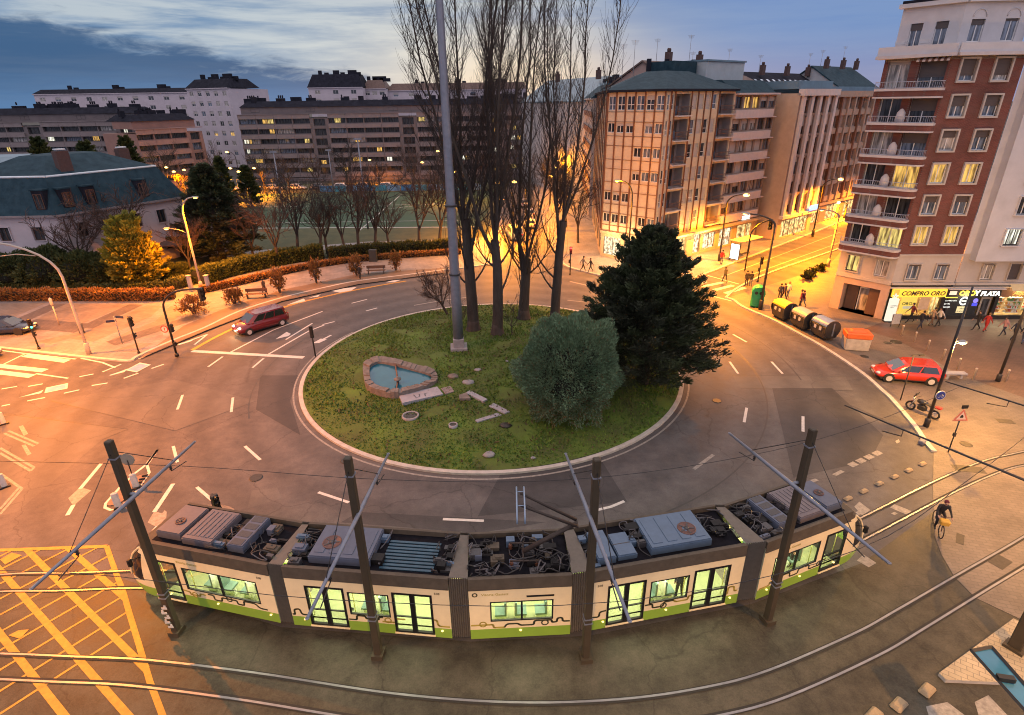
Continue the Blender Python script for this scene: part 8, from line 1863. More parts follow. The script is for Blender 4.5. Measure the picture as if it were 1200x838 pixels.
# ------------------------------------------------------------------ vehicles and people
TYRE = mat('tyre rubber', (.014, .014, .014), .8, .1, 6); RIM = mat('alloy rim', (.45, .45, .46), .4, .1, 4); CGLASS = mat('car glass', (.012, .016, .022), .05, .1, 2, spec=.8, coat=.5); CPLAST = mat('black bumper plastic', (.02, .02, .02), .6, .1, 5)
HLW = mat('headlamp glass', (.6, .6, .6), .1, 0); HLON = glow('headlamp lit', (1, .78, .42), 9.0); TAIL = mat('tail lamp', (.30, .01, .01), .25, 0, emit=(1, .02, .01), estr=.25)
def car(name, label, loc, rz, paint, L_=4.2, Wd=1.76, Ht=1.48, kind='hatch', lights=False, group=None, cat='car', detail=True):
    t = thing(name, label, cat, loc, rz, group); local(t); h = L_/2; w = Wd/2
    belt = Ht*.60; z0 = .24
    if kind == 'hatch': prof = [(-h, .50, .86, .78), (-h+.08, .36, .92, .90), (-h+.5, z0, belt+.02, .98), (-.6, z0, belt, 1), (.7, z0, belt-.02, 1), (1.0, z0, belt-.05, .995), (h-.75, z0, belt-.14, .97), (h-.28, .27, belt-.24, .88), (h-.08, .32, belt-.34, .74), (h, .40, .56, .62)]; cab = (-h+.10, -h+.50, .32, 1.22)
    elif kind == 'mpv': prof = [(-h, .48, 1.0, .88), (-h+.08, .34, 1.06, .95), (-h+.5, z0, belt+.02, .99), (-.6, z0, belt, 1), (.9, z0, belt, 1), (1.3, z0, belt-.03, .99), (h-.55, z0, belt-.13, .95), (h-.2, .28, belt-.26, .86), (h-.05, .32, belt-.40, .76), (h, .40, .58, .66)]; cab = (-h+.10, -h+.36, .62, 1.52)
    else: prof = [(-h, .46, .84, .78), (-h+.08, .34, .90, .88), (-h+.6, z0, belt, .97), (-.6, z0, belt, 1), (.7, z0, belt-.03, 1), (1.0, z0, belt-.05, .99), (h-.75, z0, belt-.14, .97), (h-.28, .27, belt-.24, .88), (h-.08, .32, belt-.34, .74), (h, .40, .56, .62)]; cab = (-h+.55, -h+1.15, .25, 1.15)
    mb = MB(); vs = []; R_ = []
    for x, lo, hi, k in prof:
        ww = w*k; ring = [(x, -ww*.86, lo), (x, -ww*.985, lo+.10), (x, -ww, lo+(hi-lo)*.5), (x, -ww*.975, hi-.05), (x, -ww*.86, hi), (x, -ww*.4, hi+.035), (x, 0, hi+.045)]
        ring += [(p[0], -p[1], p[2]) for p in ring[-2::-1]]; vs += ring
    n = 13; fs = []
    for i in range(len(prof)-1):
        for j in range(n-1): fs.append((i*n+j, i*n+j+1, (i+1)*n+j+1, (i+1)*n+j))
        fs.append((i*n+n-1, i*n, (i+1)*n, (i+1)*n+n-1))
    fs = [tuple(reversed(f)) for f in fs]; fs.append(tuple(range(n))); fs.append(tuple(reversed(range((len(prof)-1)*n, len(prof)*n))))
    mb.add(vs, fs, 0, True)
    # greenhouse
    xb0, xr0, xr1, xb1 = cab; rb = .80 if kind != 'mpv' else .86; zb = belt-.02
    def gh(k, s):
        x0 = xb0+(xr0-xb0)*k; x1 = xb1+(xr1-xb1)*k; y = w*(.955+(rb-.955)*k); return x0, x1, y*s, zb+(Ht-.03-zb)*k
    lev = [0, .5, .85, 1.0]; P = []
    for k in lev:
        x0, x1, y, z = gh(k, 1); m_ = .94 if k == 1 else 1; P += [(x0, -y*.93*m_, z), (x0+.12, -y*m_, z), ((x0+x1)/2, -y*1.01*m_, z), (x1-.18, -y*m_, z), (x1, -y*.88*m_, z), (x1+.04*(1-k), 0, z), (x1, y*.88*m_, z), (x1-.18, y*m_, z), ((x0+x1)/2, y*1.01*m_, z), (x0+.12, y*m_, z), (x0, y*.93*m_, z), (x0-.03, 0, z)]
    m_ = 12; fg = [(i*m_+j, i*m_+(j+1) % m_, (i+1)*m_+(j+1) % m_, (i+1)*m_+j) for i in range(3) for j in range(m_)]
    o = len(mb.v); mb.add(P, fg, 0, True); x0, x1, y, z = gh(1, 1); mb.add([P[36+j] for j in range(12)]+[((x0+x1)/2, 0, Ht)], [(j, (j+1) % 12, 12) for j in range(12)], 0, True)
    mb.box((0, 0, .30), (L_*.86, Wd*.9, .16), 1)
    body = mb.build('body', [paint, CPLAST], t)
    # panes slightly proud of the shell
    def pane(q, nm): pb = MB(); pb.add(q, [(0, 1, 2, 3)]); pb.build(nm, CGLASS, t)
    k0, k1 = .10, .86
    a, b = gh(k0, 1), gh(k1, 1)
    pane([(a[1]+.025, -a[2]*.84, a[3]), (a[1]+.025, a[2]*.84, a[3]), (b[1]+.03, b[2]*.82, b[3]), (b[1]+.03, -b[2]*.82, b[3])], 'windscreen')
    pane([(a[0]-.03, a[2]*.84, a[3]), (a[0]-.03, -a[2]*.84, a[3]), (b[0]-.03, -b[2]*.84, b[3]), (b[0]-.03, b[2]*.84, b[3])], 'rear_window')
    nw = 3 if kind == 'mpv' else 2
    for s in (-1, 1):
        for i in range(nw):
            u0, u1 = .05+.90*i/nw+.015, .05+.90*(i+1)/nw-.015; q = []
            for g_, k in ((a, k0), (b, k1)):
                X = lambda u: g_[0]+.10+(g_[1]-.16-g_[0]-.10)*u
                q.append([(X(u0), s*(g_[2]*1.015+.006), g_[3]), (X(u1), s*(g_[2]*1.015+.006), g_[3])])
            z = [q[0][0], q[0][1], q[1][1], q[1][0]]; pane(z if s < 0 else z[::-1], 'side_window')
        wx = h-.78
        mi_ = MB(); mi_.box((xb1-.45, s*(w+.07), belt+.05), (.14, .16, .12), 0, bev=.03); mi_.build('mirror', paint, t)
        hl = MB(); hl.ball((h-.20, s*w*.60, belt-.30), (.17, .20, .085), 10); hl.build('headlight', HLON if lights else HLW, t)
        tl = MB(); tl.box((-h+.03, s*w*.74, .80 if kind != 'mpv' else .95), (.10, .18, .24), 0, bev=.03); tl.build('tail_light', TAIL, t)
        for x in (-h+.80, h-.82):
            wm_ = MB(); wm_.lathe([(.20, -.10), (.30, -.105), (.315, -.06), (.315, .06), (.30, .105), (.20, .10)], (x, s*(w-.10), .315), 18, 0, 'Y'); wo_ = wm_.build('wheel', TYRE, t)
            rm_ = MB(); rm_.lathe([(.205, -.112), (.19, -.095), (.05, -.105)] if s < 0 else [(.205, .112), (.19, .095), (.05, .105)], (x, s*(w-.10), .315), 14, 0, 'Y'); 
            for k in range(5): q = 2*math.pi*k/5; rm_.box((x+.1*math.cos(q), s*(w-.10+.108), .315+.1*math.sin(q)), (.17, .012, .035), 0, 0, -q)
            rm_.build('rim', RIM, wo_)
            ar = MB(); ar.lathe([(.365, s*w*.99-.05), (.365, s*w*.99)], (x, 0, .33), 18, 0, 'Y'); ar.build('wheel_arch', CPLAST, t)
    pl = MB(); pl.box((h+.005, 0, .45), (.02, .5, .11), 0); pl.build('number_plate', PAINT, t); bp = MB(); bp.box((h-.10, 0, .36), (.26, Wd*.72, .16), 0, bev=.06); bp.build('bumper', CPLAST, t)
    if lights: lamp_light(t, (h+.25, 0, .6), 30, (1, .75, .4), .1)
    return t
def heading(pr, pf): a, b = G(*pr), G(*pf); return math.atan2(b[1]-a[1], b[0]-a[0])
RPAINT = mat('red car paint', (.46, .030, .010), .22, .04, 2, coat=.6); MPAINT = mat('maroon car paint', (.13, .010, .014), .25, .05, 2, coat=.6); BPAINT = mat('dark blue car paint', (.012, .018, .05), .2, .1, 2, coat=.7); GPAINT = mat('grey car paint', (.20, .20, .21), .3, .05, 2, coat=.5); WPAINT = mat('white car paint', (.60, .60, .60), .3, .04, 2, coat=.5)
a = G(1054, 456); b = G(1099, 460); mid = ((a[0]+b[0])/2, (a[1]+b[1])/2); rz = math.atan2(a[1]-b[1], a[0]-b[0]); off = .62
car('red_hatchback', 'bright red hatchback parked on the pavement beside the motorcycle', (mid[0]-math.sin(rz)*-off, mid[1]-math.cos(rz)*off*-1*-1+1.2, .02), rz, RPAINT, 4.25, 1.78, 1.46)
a = G(281, 394); b = G(318, 383); rz = math.atan2(a[1]-b[1], a[0]-b[0]); mid = ((a[0]+b[0])/2, (a[1]+b[1])/2)
car('maroon_people_carrier', 'maroon people carrier with lit headlights in the roundabout approach lane', (mid[0]+.25, mid[1]+.75, 0), rz, MPAINT, 4.7, 1.85, 1.74, 'mpv', True)
x, y = G(10, 392, .1); car('dark_blue_saloon', 'dark blue saloon cut by the left edge on the plaza lane', (x-.4, y+.5, .104), .12, BPAINT, 4.5, 1.8, 1.42, 'saloon')
x, y = G(-12, 421); car('white_saloon', 'white car whose nose just shows at the left edge', (x-1.6, y, 0), .1, WPAINT, 4.4, 1.8, 1.42, 'saloon')
cg = car('parked_car', 'grey car parked far up the right street', at_t(46, 8.0), math.atan2(.6, .8), GPAINT, group='cars far up the right street')
copy_thing(cg, at_t(40, 8.0), None, 'grey car parked nearer on the right street', 'cars far up the right street')
cw = car('parked_car', 'white car under the tree in the left side street', (3.2, 92, 0), 1.6, WPAINT, group='cars in the left side street')
copy_thing(cw, (3.4, 101, 0), None, 'white car farther down the left side street', 'cars in the left side street'); copy_thing(cw, (3.0, 112, 0), None, 'white car farthest down the left side street', 'cars in the left side street')
cb = car('blue_van', 'pale blue van in the mouth of the left side street', (.6, 84, 0), 1.75, mat('pale blue van paint', (.22, .30, .45), .3, .05, 2, coat=.4), 4.9, 1.9, 1.95, 'mpv')
for k in range(9): copy_thing(cg if k % 2 else cw, (-72+k*5.4, 139.5, 0), 0.0, ('grey' if k % 2 else 'white')+' car parked before the grey flats beyond the pitch', 'cars parked beyond the pitch')
# motorcycle
def wheel_tube(mb, c, r, ax, rt=.05, m=0):
    mb.tube([(c[0]+r*math.cos(a)*ax[0], c[1]+r*math.cos(a)*ax[1], c[2]+r*math.sin(a)) for a in [2*math.pi*k/20 for k in range(21)]], rt, 6, m, cap=False)
a = G(1066, 480, .02); b = G(1093, 491, .02); rz = math.atan2(a[1]-b[1], a[0]-b[0]); t = thing('motorcycle', 'black motorcycle with a red tail parked below the round blue sign', 'motorcycle', ((a[0]+b[0])/2, (a[1]+b[1])/2, .02), rz); local(t); BK = mat('black motorcycle paint', (.02, .02, .022), .25, .1, 3, coat=.5)
for x in (.72, -.72):
    mb = MB(); wheel_tube(mb, (x, 0, .31), .25, (1, 0), .06); w_ = mb.build('wheel', TYRE, t); mb = MB(); mb.lathe([(.05, -.05), (.05, .05)], (x, 0, .31), 8, 0, 'Y'); [mb.tube([(x, 0, .31), (x+.23*math.cos(q), 0, .31+.23*math.sin(q))], .012, 4) for q in [k*math.pi/4 for k in range(8)]]; mb.build('rim', RIM, w_)
mb = MB(); mb.tube([(.72, -.08, .31), (.5, -.08, .85)], .03, 6); mb.tube([(.72, .08, .31), (.5, .08, .85)], .03, 6); mb.build('fork', GALV, t)
mb = MB(); mb.ball((.12, 0, .82), (.34, .18, .17), 12); mb.build('tank', BK, t); mb = MB(); mb.box((-.4, 0, .80), (.7, .28, .10), 0, bev=.04); mb.build('seat', CPLAST, t); mb = MB(); mb.box((-.82, 0, .84), (.34, .26, .16), 0, bev=.05); mb.build('tail', mat('red motorcycle tail', (.45, .03, .02), .3), t); mb = MB(); mb.box((.05, 0, .45), (.5, .3, .36), 0, bev=.06); mb.build('engine', CPLAST, t)
mb = MB(); mb.tube([(.42, -.38, 1.02), (.5, -.15, .98), (.5, .15, .98), (.42, .38, 1.02)], .022, 6); mb.tube([(.45, .3, 1.0), (.5, .34, 1.18)], .015, 5); mb.build('handlebar', CPLAST, t); mb = MB(); mb.ball((.62, 0, .88), (.1, .12, .12), 10); mb.build('headlight', HLW, t); mb = MB(); mb.tube([(.1, -.18, .3), (-.4, -.2, .28), (-.85, -.2, .38)], .05, 7); mb.build('exhaust', RIM, t); mb = MB(); mb.box((.78, 0, .60), (.3, .12, .03), 0, 0, .5); mb.box((.56, 0, 1.15), (.06, .34, .34), 0, 0, -.4, bev=.02); mb.build('fairing', BK, t)
# people -------------------------------------------------------------
SKIN = mat('skin', (.38, .22, .16), .6, .05, 5); HAIRD = mat('dark hair', (.02, .014, .010), .7, .1, 8); SHOE = mat('shoe', (.02, .02, .02), .6, 0)
CL = {n: mat('cloth '+n, c, .85, .15, 7) for n, c in dict(black=(.018, .018, .020), navy=(.02, .025, .05), grey=(.14, .14, .15), red=(.38, .03, .025), maroon=(.12, .02, .03), white=(.5, .48, .46), pink=(.4, .22, .22), brown=(.14, .08, .05), jean=(.06, .08, .14), olive=(.07, .07, .04), tan=(.3, .22, .15)).items()}
def person(label, loc, rz, jacket='black', legs='navy', pose='walk', seed=0, hair=None, group=None, h=1.0, parent=None, hat=None):
    g = random.Random(seed); st = g.uniform(.20, .34) if pose == 'walk' else (.04 if pose == 'stand' else 0); sw = g.uniform(.15, .3) if pose == 'walk' else .05
    V, E, Rr = [], [], []
    def v(p, r): V.append((p[0]*h, p[1]*h, p[2]*h)); Rr.append(r*h); return len(V)-1
    def chain(i, items):
        out = []
        for p, r in items: j = v(p, r); E.append((i, j)); i = j; out.append(j)
        return out
    cyc = pose == 'cycle'
    if cyc: pel = (-.22, 0, .98); lean = .42
    else: pel = (0, 0, .94); lean = .05
    c = lambda q: (pel[0]+lean*q, 0, pel[2]+q*(.88 if cyc else 1))
    root = v(pel, .125); sp = chain(root, [(c(.2), .12), (c(.42), .145), (c(.53), .07)]); nk = c(.53); hd = (nk[0]+.05, 0, nk[2]+.13)
    chain(sp[-1], [((nk[0]+.03, 0, nk[2]+.06), .055), (hd, .098), ((hd[0]+.01, 0, hd[2]+.10), .075)])
    hands = []; feet = []
    for s in (-1, 1):
        sh = c(.46)
        if cyc: el = (sh[0]+.14, s*.27, sh[2]-.24); wr = (.42, s*.26, 1.06); hn = (.48, s*.25, 1.04)
        else: a = sw*s*-1; el = (sh[0]+a*.5-.03, s*.235, sh[2]-.28); wr = (sh[0]+a*1.2+.04, s*.23, sh[2]-.51); hn = (wr[0]+.02, s*.225, wr[2]-.07)
        q = chain(sp[1], [((sh[0], s*.17, sh[2]), .068), (el, .048), (wr, .034), (hn, .036)]); hands.append(hn)
        fd = (.03, 0, -.055) if not cyc else (.055, 0, -.02)
        for k in range(4): o = (k-1.5)*.018; chain(q[-1], [((hn[0]+fd[0]*.7+o, hn[1], hn[2]+fd[2]*.8), .010), ((hn[0]+fd[0]*1.0+o+.01, hn[1]-s*.012, hn[2]+fd[2]*(1.25 if k in (1, 2) else 1.1)), .008)])
        chain(q[-1], [((hn[0]+.035, hn[1]-s*.02, hn[2]-.01), .011), ((hn[0]+.05, hn[1]-s*.03, hn[2]-.035), .009)])
        if cyc:
            up = s > 0; kn = (.10, s*.12, .86 if up else .60); an = (-.0 if up else .02, s*.11, .47 if up else .20); to = (an[0]+.15, s*.11, an[2]-.06)
        else:
            a = st*s; bend = .10 if a < 0 else .02; kn = (a*.55+bend*.6, s*.095, .50); an = (a-(.06 if a < 0 else 0), s*.095, .09+(.07 if a < -.1 else 0)); to = (an[0]+.15, s*.10, .035+(.0 if a > -.1 else .02))
        q = chain(root, [((pel[0], s*.095, pel[2]-.05), .098), (kn, .064), (an, .043), (to, .036)]); feet.append(an)
    me = bpy.data.meshes.new('person'); me.from_pydata(V, E, []); ob = bpy.data.objects.new('person', me); COL.objects.link(ob)
    md = ob.modifiers.new('s', 'SKIN'); me.skin_vertices[0].data[0].use_root = True
    for i, r in enumerate(Rr): me.skin_vertices[0].data[i].radius = (r, r)
    sb_ = ob.modifiers.new('d', 'SUBSURF'); sb_.levels = 1; sb_.render_levels = 1
    dg = bpy.context.evaluated_depsgraph_get(); dg.update(); m2 = bpy.data.meshes.new_from_object(ob.evaluated_get(dg)); ob.modifiers.clear(); ob.data = m2; bpy.data.meshes.remove(me); m2.name = 'person'
    m2.materials.clear()
    for q in (CL[jacket], CL[legs], SKIN, SHOE): m2.materials.append(q)
    wz = (pel[2]-.02)*h; nz_ = (nk[2]+.02)*h
    for p in m2.polygons:
        z = p.center; k = 0
        if z.z > nz_: k = 2
        elif min((z-Vector((q[0]*h, q[1]*h, q[2]*h))).length for q in hands) < .10*h: k = 2
        elif cyc and (abs(z.y) < .2*h and (z.z < .93*h) and z.x < .35*h and (z.z < wz or z.x > pel[0]*h+.05)) and not (z.z > .9*h and abs(z.y) > .17*h): k = 1
        elif not cyc and z.z < wz and abs(z.y) < .2*h: k = 1
        if k == 1 and min(z.z-q[2]*h for q in feet if abs(z.y-q[1]*h) < .08*h or True) < .03*h and min((z-Vector((q[0]*h+.06, q[1]*h, q[2]*h-.03))).length for q in feet) < .16*h: k = 3
        p.material_index = k; p.use_smooth = True
    ob.location = loc; ob.rotation_euler = (0, 0, rz)
    if parent is None: tag(ob, label, 'person', group)
    hb = MB(); hb.ball(((hd[0]-.018)*h, 0, (hd[2]+.06)*h), (.108*h, .102*h, .115*h), 10); hb.v = [(x, y, max(z, (hd[2]-.03)*h) if x > hd[0]*h+.02 else z) for x, y, z in hb.v]; hb.v = [(min(x, (hd[0]+.055)*h), y, z) for x, y, z in hb.v]; ho = hb.build('hair' if not hat else 'hat', hair or hat or HAIRD, None); ho.parent = ob
    fb2 = MB(); [fb2.ball(((hd[0]+.098)*h, s*.035*h, (hd[2]+.02)*h), .013*h, 6) for s in (-1, 1)]; eo = fb2.build('eyes', SBLK, None); eo.parent = ob; nb_ = MB(); nb_.ball(((hd[0]+.105)*h, 0, (hd[2]-.01)*h), (.022*h, .016*h, .028*h), 6); no = nb_.build('nose', SKIN, None); no.parent = ob
    return ob
BL_ = mat('blond hair', (.20, .12, .05), .7, .1, 8)
PP = [((311, 346), .1, 2.6, 'brown', 'black', 'walk', 'walker in brown beside the bench on the promenade', None), ((422, 327), .1, 1.2, 'black', 'black', 'stand', 'dark figure standing near the far bench', None),
      ((1066, 378), .02, 3.0, 'maroon', 'black', 'walk', 'passer-by in maroon before the yellow poster', None), ((1077, 386), .02, .2, 'black', 'navy', 'walk', 'striding passer-by all in black before the gold shop', None), ((1090, 382), .02, .1, 'tan', 'brown', 'walk', 'passer-by in tan before the silver shop window', None), ((1098, 383), .02, 3.1, 'white', 'black', 'walk', 'passer-by with a white top and dark legs before the silver shop', None),
      ((1143, 387), .02, 2.9, 'black', 'black', 'walk', 'leaning walker in black next to the walker in red', None), ((1153, 389), .02, .3, 'red', 'red', 'walk', 'walker dressed in red before the grey shop door', BL_), ((1174, 394), .02, 3.0, 'pink', 'navy', 'walk', 'walker with a pinkish top at the food shop', None), ((1186, 399), .02, .1, 'navy', 'navy', 'walk', 'walker in navy beside the right lamp post', None), ((1197, 403), .02, .4, 'black', 'jean', 'walk', 'walker in black half cut by the right edge', None),
      ((913, 352), .02, 1.4, 'navy', 'black', 'stand', 'figure in navy behind the yellow lidded container', None), ((922, 350), .02, .6, 'white', 'grey', 'walk', 'figure in a white top behind the yellow lidded container', BL_), ((918, 351.5), .02, 2.0, 'brown', 'black', 'walk', 'figure in brown between the two by the yellow lid', None), ((940, 360), .02, 2.4, 'maroon', 'grey', 'walk', 'figure in maroon behind the grey lidded container', None), ((937, 361), .02, 2.4, 'maroon', 'black', 'stand', 'second figure in maroon close by the grey lidded container', None),
      ((849, 331), .0, 1.8, 'olive', 'black', 'walk', 'figure crossing behind the dog on the zebra', None), ((874, 336), .02, 1.5, 'black', 'black', 'stand', 'left one of two dark figures at the zebra kerb', None), ((879, 336), .02, 1.5, 'black', 'jean', 'stand', 'right one of two dark figures at the zebra kerb', None), ((845, 310), .1, .8, 'red', 'grey', 'stand', 'small figure in red by the bus shelter', None), ((683, 318), .1, .3, 'grey', 'black', 'walk', 'figure walking left of the lit corner shop', None), ((692, 319), .1, 3.3, 'black', 'black', 'walk', 'dark figure next to the bench of the lit corner shop', None)]
for k, (px, z, rz, j, l, po_, lab, hr) in enumerate(PP): person(lab, (*G(*px, z), z), rz, j, l, po_, k+3, hr, 'people on foot', random.Random(k).uniform(.95, 1.06))
for k, (f, u, d, j, lab) in enumerate(((FS[1], 1.9, -.7, 'black', 'passenger in black standing behind the first double door of the tram'), (FS[3], 3.9, -.6, 'navy', 'passenger in navy seen through the window right of the middle section'), (FS[4], 2.6, -.8, 'tan', 'passenger in tan seen through the right end window of the tram'), (FS[0], 3.5, -1.3, 'grey', 'passenger in grey seen through the left end window of the tram'))):
    person(lab, f.W(u, .41, d), k*1.7, j, 'black', 'stand', 70+k, None, 'passengers inside the tram')
# dog
x, y = G(823, 330); t = thing('dog', 'dark dog crossing the zebra stripes ahead of its walker', 'dog', (x, y, 0), 2.9); local(t); DG = mat('dark dog coat', (.03, .022, .016), .85, .2, 8)
mb = MB(); mb.tube([(-.32, 0, .46), (-.15, 0, .45), (.1, 0, .44), (.28, 0, .48), (.38, 0, .56), (.44, 0, .62)], [.08, .10, .125, .12, .08, .07], 9); mb.tube([(.42, 0, .64), (.52, 0, .63), (.63, 0, .59)], [.08, .07, .035], 8); mb.tube([(-.34, 0, .48), (-.48, 0, .56), (-.56, 0, .66)], [.03, .025, .012], 6)
for sx, q in ((.24, .08), (.24, -.08)): mb.tube([(sx, q, .42), (sx+.03*q*10, q, .22), (sx+.0, q, .04), (sx+.06, q, .02)], [.055, .035, .025, .028], 6)
for q, o in ((.08, .1), (-.08, -.06)): mb.tube([(-.28, q, .44), (-.22+o, q, .28), (-.34+o, q, .16), (-.30+o, q, .03), (-.24+o, q, .02)], [.075, .05, .028, .024, .026], 6)
for s in (-1, 1): mb.tube([(.44, s*.05, .69), (.42, s*.075, .76)], [.03, .008], 5)
mb.build('body', DG, t)
# cyclist
bx_, by_ = G(1097, 621, .02); rz = math.radians(-112); t = thing('bicycle', 'bicycle with a yellow front basket ridden over the pavement by the tram rails', 'bicycle', (bx_, by_, .02), rz); local(t)
for x in (.52, -.52): mb = MB(); wheel_tube(mb, (x, 0, .34), .32, (1, 0), .022); w_ = mb.build('wheel', TYRE, t); mb = MB(); [mb.tube([(x, 0, .34), (x+.31*math.cos(q), 0, .34+.31*math.sin(q))], .004, 3) for q in [k*math.pi/6 for k in range(12)]]; mb.build('rim', RIM, w_)
mb = MB(); A, B_, C_, D_, E_ = (-.52, 0, .34), (-.08, 0, .30), (-.2, 0, .82), (.36, 0, .84), (.52, 0, .34)
for p, q in ((A, B_), (B_, C_), (C_, A), (C_, D_), (D_, B_), (D_, E_)): mb.tube([p, q], .018, 6)
mb.tube([D_, (.33, 0, 1.02)], .016, 6); mb.tube([(.30, -.29, 1.04), (.36, -.1, 1.03), (.36, .1, 1.03), (.30, .29, 1.04)], .015, 6); mb.build('frame', mat('dark bicycle frame', (.05, .02, .03), .35, .1, 4), t)
mb = MB(); mb.box((-.22, 0, .88), (.26, .16, .07), 0, bev=.03); mb.build('saddle', CPLAST, t); mb = MB(); mb.box((.52, 0, .86), (.28, .34, .24), 0, bev=.03, top=1.15); mb.build('basket', mat('yellow basket', (.55, .32, .05), .6, .2, 10), t); mb = MB(); mb.tube([(-.08, -.12, .20), (-.08, .12, .46)], .015, 5); mb.tube([(-.14, -.12, .2), (-.0, -.12, .2)], .02, 5); mb.tube([(-.14, .12, .46), (-.0, .12, .46)], .02, 5); mb.build('pedals', CPLAST, t)
person('cyclist in a dark jacket and maroon cap riding towards the lower left', (bx_, by_, .02), rz, 'black', 'black', 'cycle', 50, hat=CL['maroon'])
# ------------------------------------------------------------------ sky, sun, camera, render settings
W = bpy.data.worlds.new('World'); SC.world = W; W.use_nodes = True
nt = W.node_tree; N = nt.nodes; L = nt.links; N.clear()
def math_(op, a, b=None, c=None, clamp=False):
    n = N.new('ShaderNodeMath'); n.operation = op; n.use_clamp = clamp
    for i, v in enumerate((a, b, c)):
        if v is None: continue
        if isinstance(v, (int, float)): n.inputs[i].default_value = v
        else: L.new(v, n.inputs[i])
    return n.outputs[0]
def mrange(v, a, b, c=0.0, d=1.0, smooth=True):
    n = N.new('ShaderNodeMapRange'); n.interpolation_type = 'SMOOTHSTEP' if smooth else 'LINEAR'
    L.new(v, n.inputs[0])
    for i, x in enumerate((a, b, c, d)): n.inputs[1+i].default_value = x
    return n.outputs[0]
def mixc(f, a, b):
    n = N.new('ShaderNodeMix'); n.data_type = 'RGBA'
    if isinstance(f, (int, float)): n.inputs[0].default_value = f
    else: L.new(f, n.inputs[0])
    for i, v in ((6, a), (7, b)):
        if isinstance(v, tuple): n.inputs[i].default_value = v+(1,)
        else: L.new(v, n.inputs[i])
    return n.outputs[2]
tc = N.new('ShaderNodeTexCoord'); sp = N.new('ShaderNodeSeparateXYZ'); L.new(tc.outputs['Generated'], sp.inputs[0])
X, Yy, Z = sp.outputs
az = math_('ARCTAN2', X, Yy)          # radians, 0 straight ahead, + right
def nz(sa, sz, scale, det=6, off=0.0, rough=.6):
    cb = N.new('ShaderNodeCombineXYZ'); L.new(math_('MULTIPLY_ADD', az, sa, off), cb.inputs[0]); L.new(math_('MULTIPLY', Z, sz), cb.inputs[1])
    n = N.new('ShaderNodeTexNoise'); n.inputs['Scale'].default_value = scale; n.inputs['Detail'].default_value = det; n.inputs['Roughness'].default_value = rough; L.new(cb.outputs[0], n.inputs['Vector']); n.inputs['Distortion'].default_value = .4
    return n.outputs['Fac']
# base: blue-grey left to mauve-blue right
base = mixc(mrange(az, -.15, .45), (.125, .25, .44), (.150, .265, .53))
low = mixc(mrange(Z, .0, .10), (.27, .29, .47), base)
base = mixc(mrange(az, -.1, .3), base, low)
# pale streaky high cloud
st = math_('MULTIPLY', nz(1.0, 9.0, 3.2, 7), 1.0); st2 = nz(2.4, 26.0, 2.2, 6, 4.0)
streak = mrange(math_('ADD', math_('MULTIPLY', st, .6), math_('MULTIPLY', st2, .4)), .40, .60)
band = math_('MULTIPLY', mrange(az, .24, -.02), mrange(az, -1.1, -.55))
streak = math_('MULTIPLY', streak, math_('MULTIPLY_ADD', band, .9, .10))
col = mixc(math_('MULTIPLY', streak, .85), base, (.52, .585, .63))
# glow behind the poplars
gl = math_('POWER', 2.718, math_('MULTIPLY', math_('ADD', math_('POWER', math_('MULTIPLY', math_('ADD', az, .0), 5.0), 2.0), math_('POWER', math_('MULTIPLY', math_('ADD', Z, -.02), 13.0), 2.0)), -1.0))
col = mixc(math_('MULTIPLY', gl, .9, None, True), col, (.92, .72, .46))
gl2 = math_('POWER', 2.718, math_('MULTIPLY', math_('ADD', math_('POWER', math_('MULTIPLY', math_('ADD', az, .12), 3.2), 2.0), math_('POWER', math_('MULTIPLY', math_('ADD', Z, -.05), 13.0), 2.0)), -1.0))
col = mixc(math_('MULTIPLY', gl2, .42, None, True), col, (.80, .82, .76))
# dark blue bank low on the left
edge = math_('MULTIPLY_ADD', az, -.175, -.005)
wob = math_('MULTIPLY', math_('ADD', nz(7.0, 30.0, 2.0, 7, 9.0), -.5), .085)
dz = math_('SUBTRACT', math_('ADD', edge, wob), Z)
bank = math_('MULTIPLY', mrange(dz, -.012, .020), mrange(az, -.05, -.16))
bankc = mixc(mrange(math_('ADD', Z, math_('MULTIPLY', nz(3.0, 30.0, 2.0, 5, 2.0), .05)), .015, .085), (.070, .19, .39), (.035, .105, .235))
col = mixc(math_('MULTIPLY', bank, .93), col, bankc)
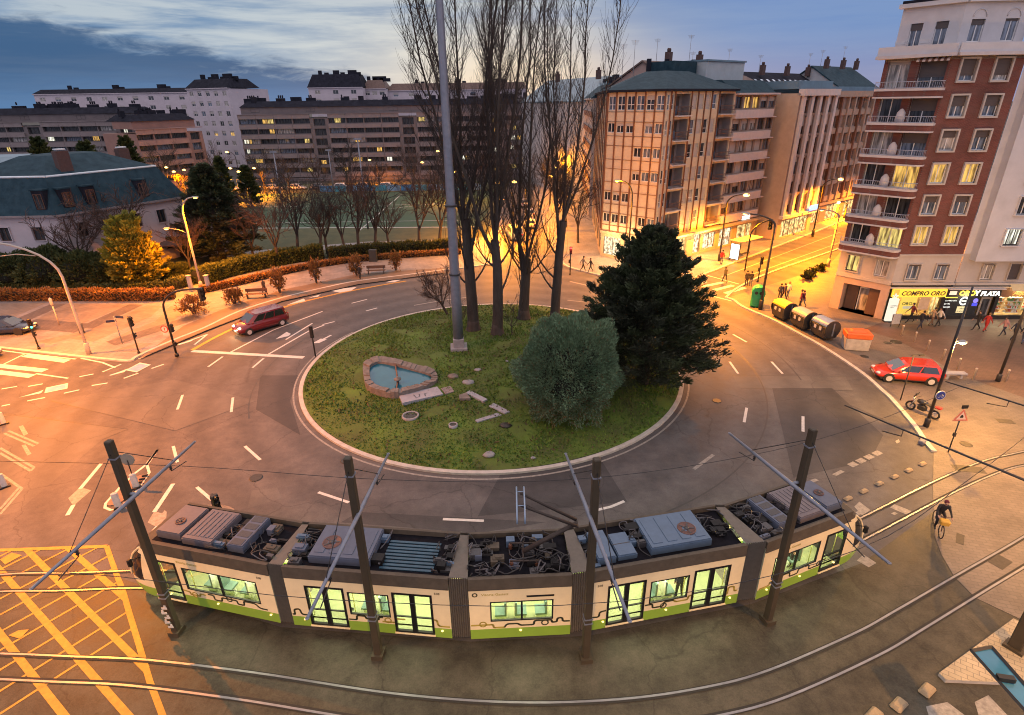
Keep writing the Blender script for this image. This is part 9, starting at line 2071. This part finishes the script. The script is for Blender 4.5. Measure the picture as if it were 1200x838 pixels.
# the cloud deck overhead (out of the picture) is the main sky light
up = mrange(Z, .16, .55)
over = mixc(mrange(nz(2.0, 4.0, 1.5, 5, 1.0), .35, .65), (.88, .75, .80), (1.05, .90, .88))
beh = math_('MULTIPLY', mrange(Yy, .1, -.6), mrange(Z, -.02, .05))  # brighter unseen sky behind the camera, added to light the facing facades
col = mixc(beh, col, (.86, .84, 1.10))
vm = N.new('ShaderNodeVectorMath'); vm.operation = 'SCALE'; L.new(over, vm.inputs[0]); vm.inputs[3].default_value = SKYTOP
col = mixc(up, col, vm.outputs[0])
col = mixc(mrange(Z, -.005, -.08), col, (.04, .04, .05))
sky = N.new('ShaderNodeTexSky'); sky.sky_type = 'NISHITA'; sky.sun_disc = False; sky.sun_elevation = math.radians(1.5); sky.sun_rotation = math.radians(0); sky.altitude = 500
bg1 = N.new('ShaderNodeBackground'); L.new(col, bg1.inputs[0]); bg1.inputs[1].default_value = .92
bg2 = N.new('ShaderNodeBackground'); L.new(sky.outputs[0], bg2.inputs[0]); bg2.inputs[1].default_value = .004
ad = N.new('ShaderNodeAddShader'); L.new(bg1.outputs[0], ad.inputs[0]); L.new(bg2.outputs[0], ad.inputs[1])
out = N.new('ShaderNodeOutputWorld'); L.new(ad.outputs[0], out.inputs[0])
sd = bpy.data.lights.new('sun', 'SUN'); sd.energy = .35; sd.angle = math.radians(60); sd.color = (1.0, .86, .72)
so = bpy.data.objects.new('sun', sd); COL.objects.link(so); so.rotation_euler = (math.radians(-62), 0, math.radians(0)); so.location = (0, 60, 60)
cd = bpy.data.cameras.new('camera'); cam = bpy.data.objects.new('camera', cd); COL.objects.link(cam)
R3 = Matrix((EX, FY, UP)); cam.matrix_world = Matrix.Translation((0, 0, H)) @ R3.to_4x4()
cd.sensor_width = 36; cd.lens = 36*F/1200; cd.clip_start = .1; cd.clip_end = 5000
SC.camera = cam
SC.view_settings.view_transform = 'Standard'; SC.view_settings.look = 'None'; SC.view_settings.exposure = EXPO; SC.view_settings.gamma = 1; SC.view_settings.use_curve_mapping = False
SC.render.engine = 'CYCLES'
cy = SC.cycles; cy.use_denoising = True
try: cy.denoiser = 'OPENIMAGEDENOISE'
except Exception: pass
cy.filter_width = 1.05; cy.max_bounces = 6; cy.diffuse_bounces = 3; cy.glossy_bounces = 3; cy.transparent_max_bounces = 16; cy.caustics_reflective = False; cy.caustics_refractive = False
cy.sample_clamp_indirect = 4.0; cy.use_adaptive_sampling = True; cy.adaptive_threshold = .02
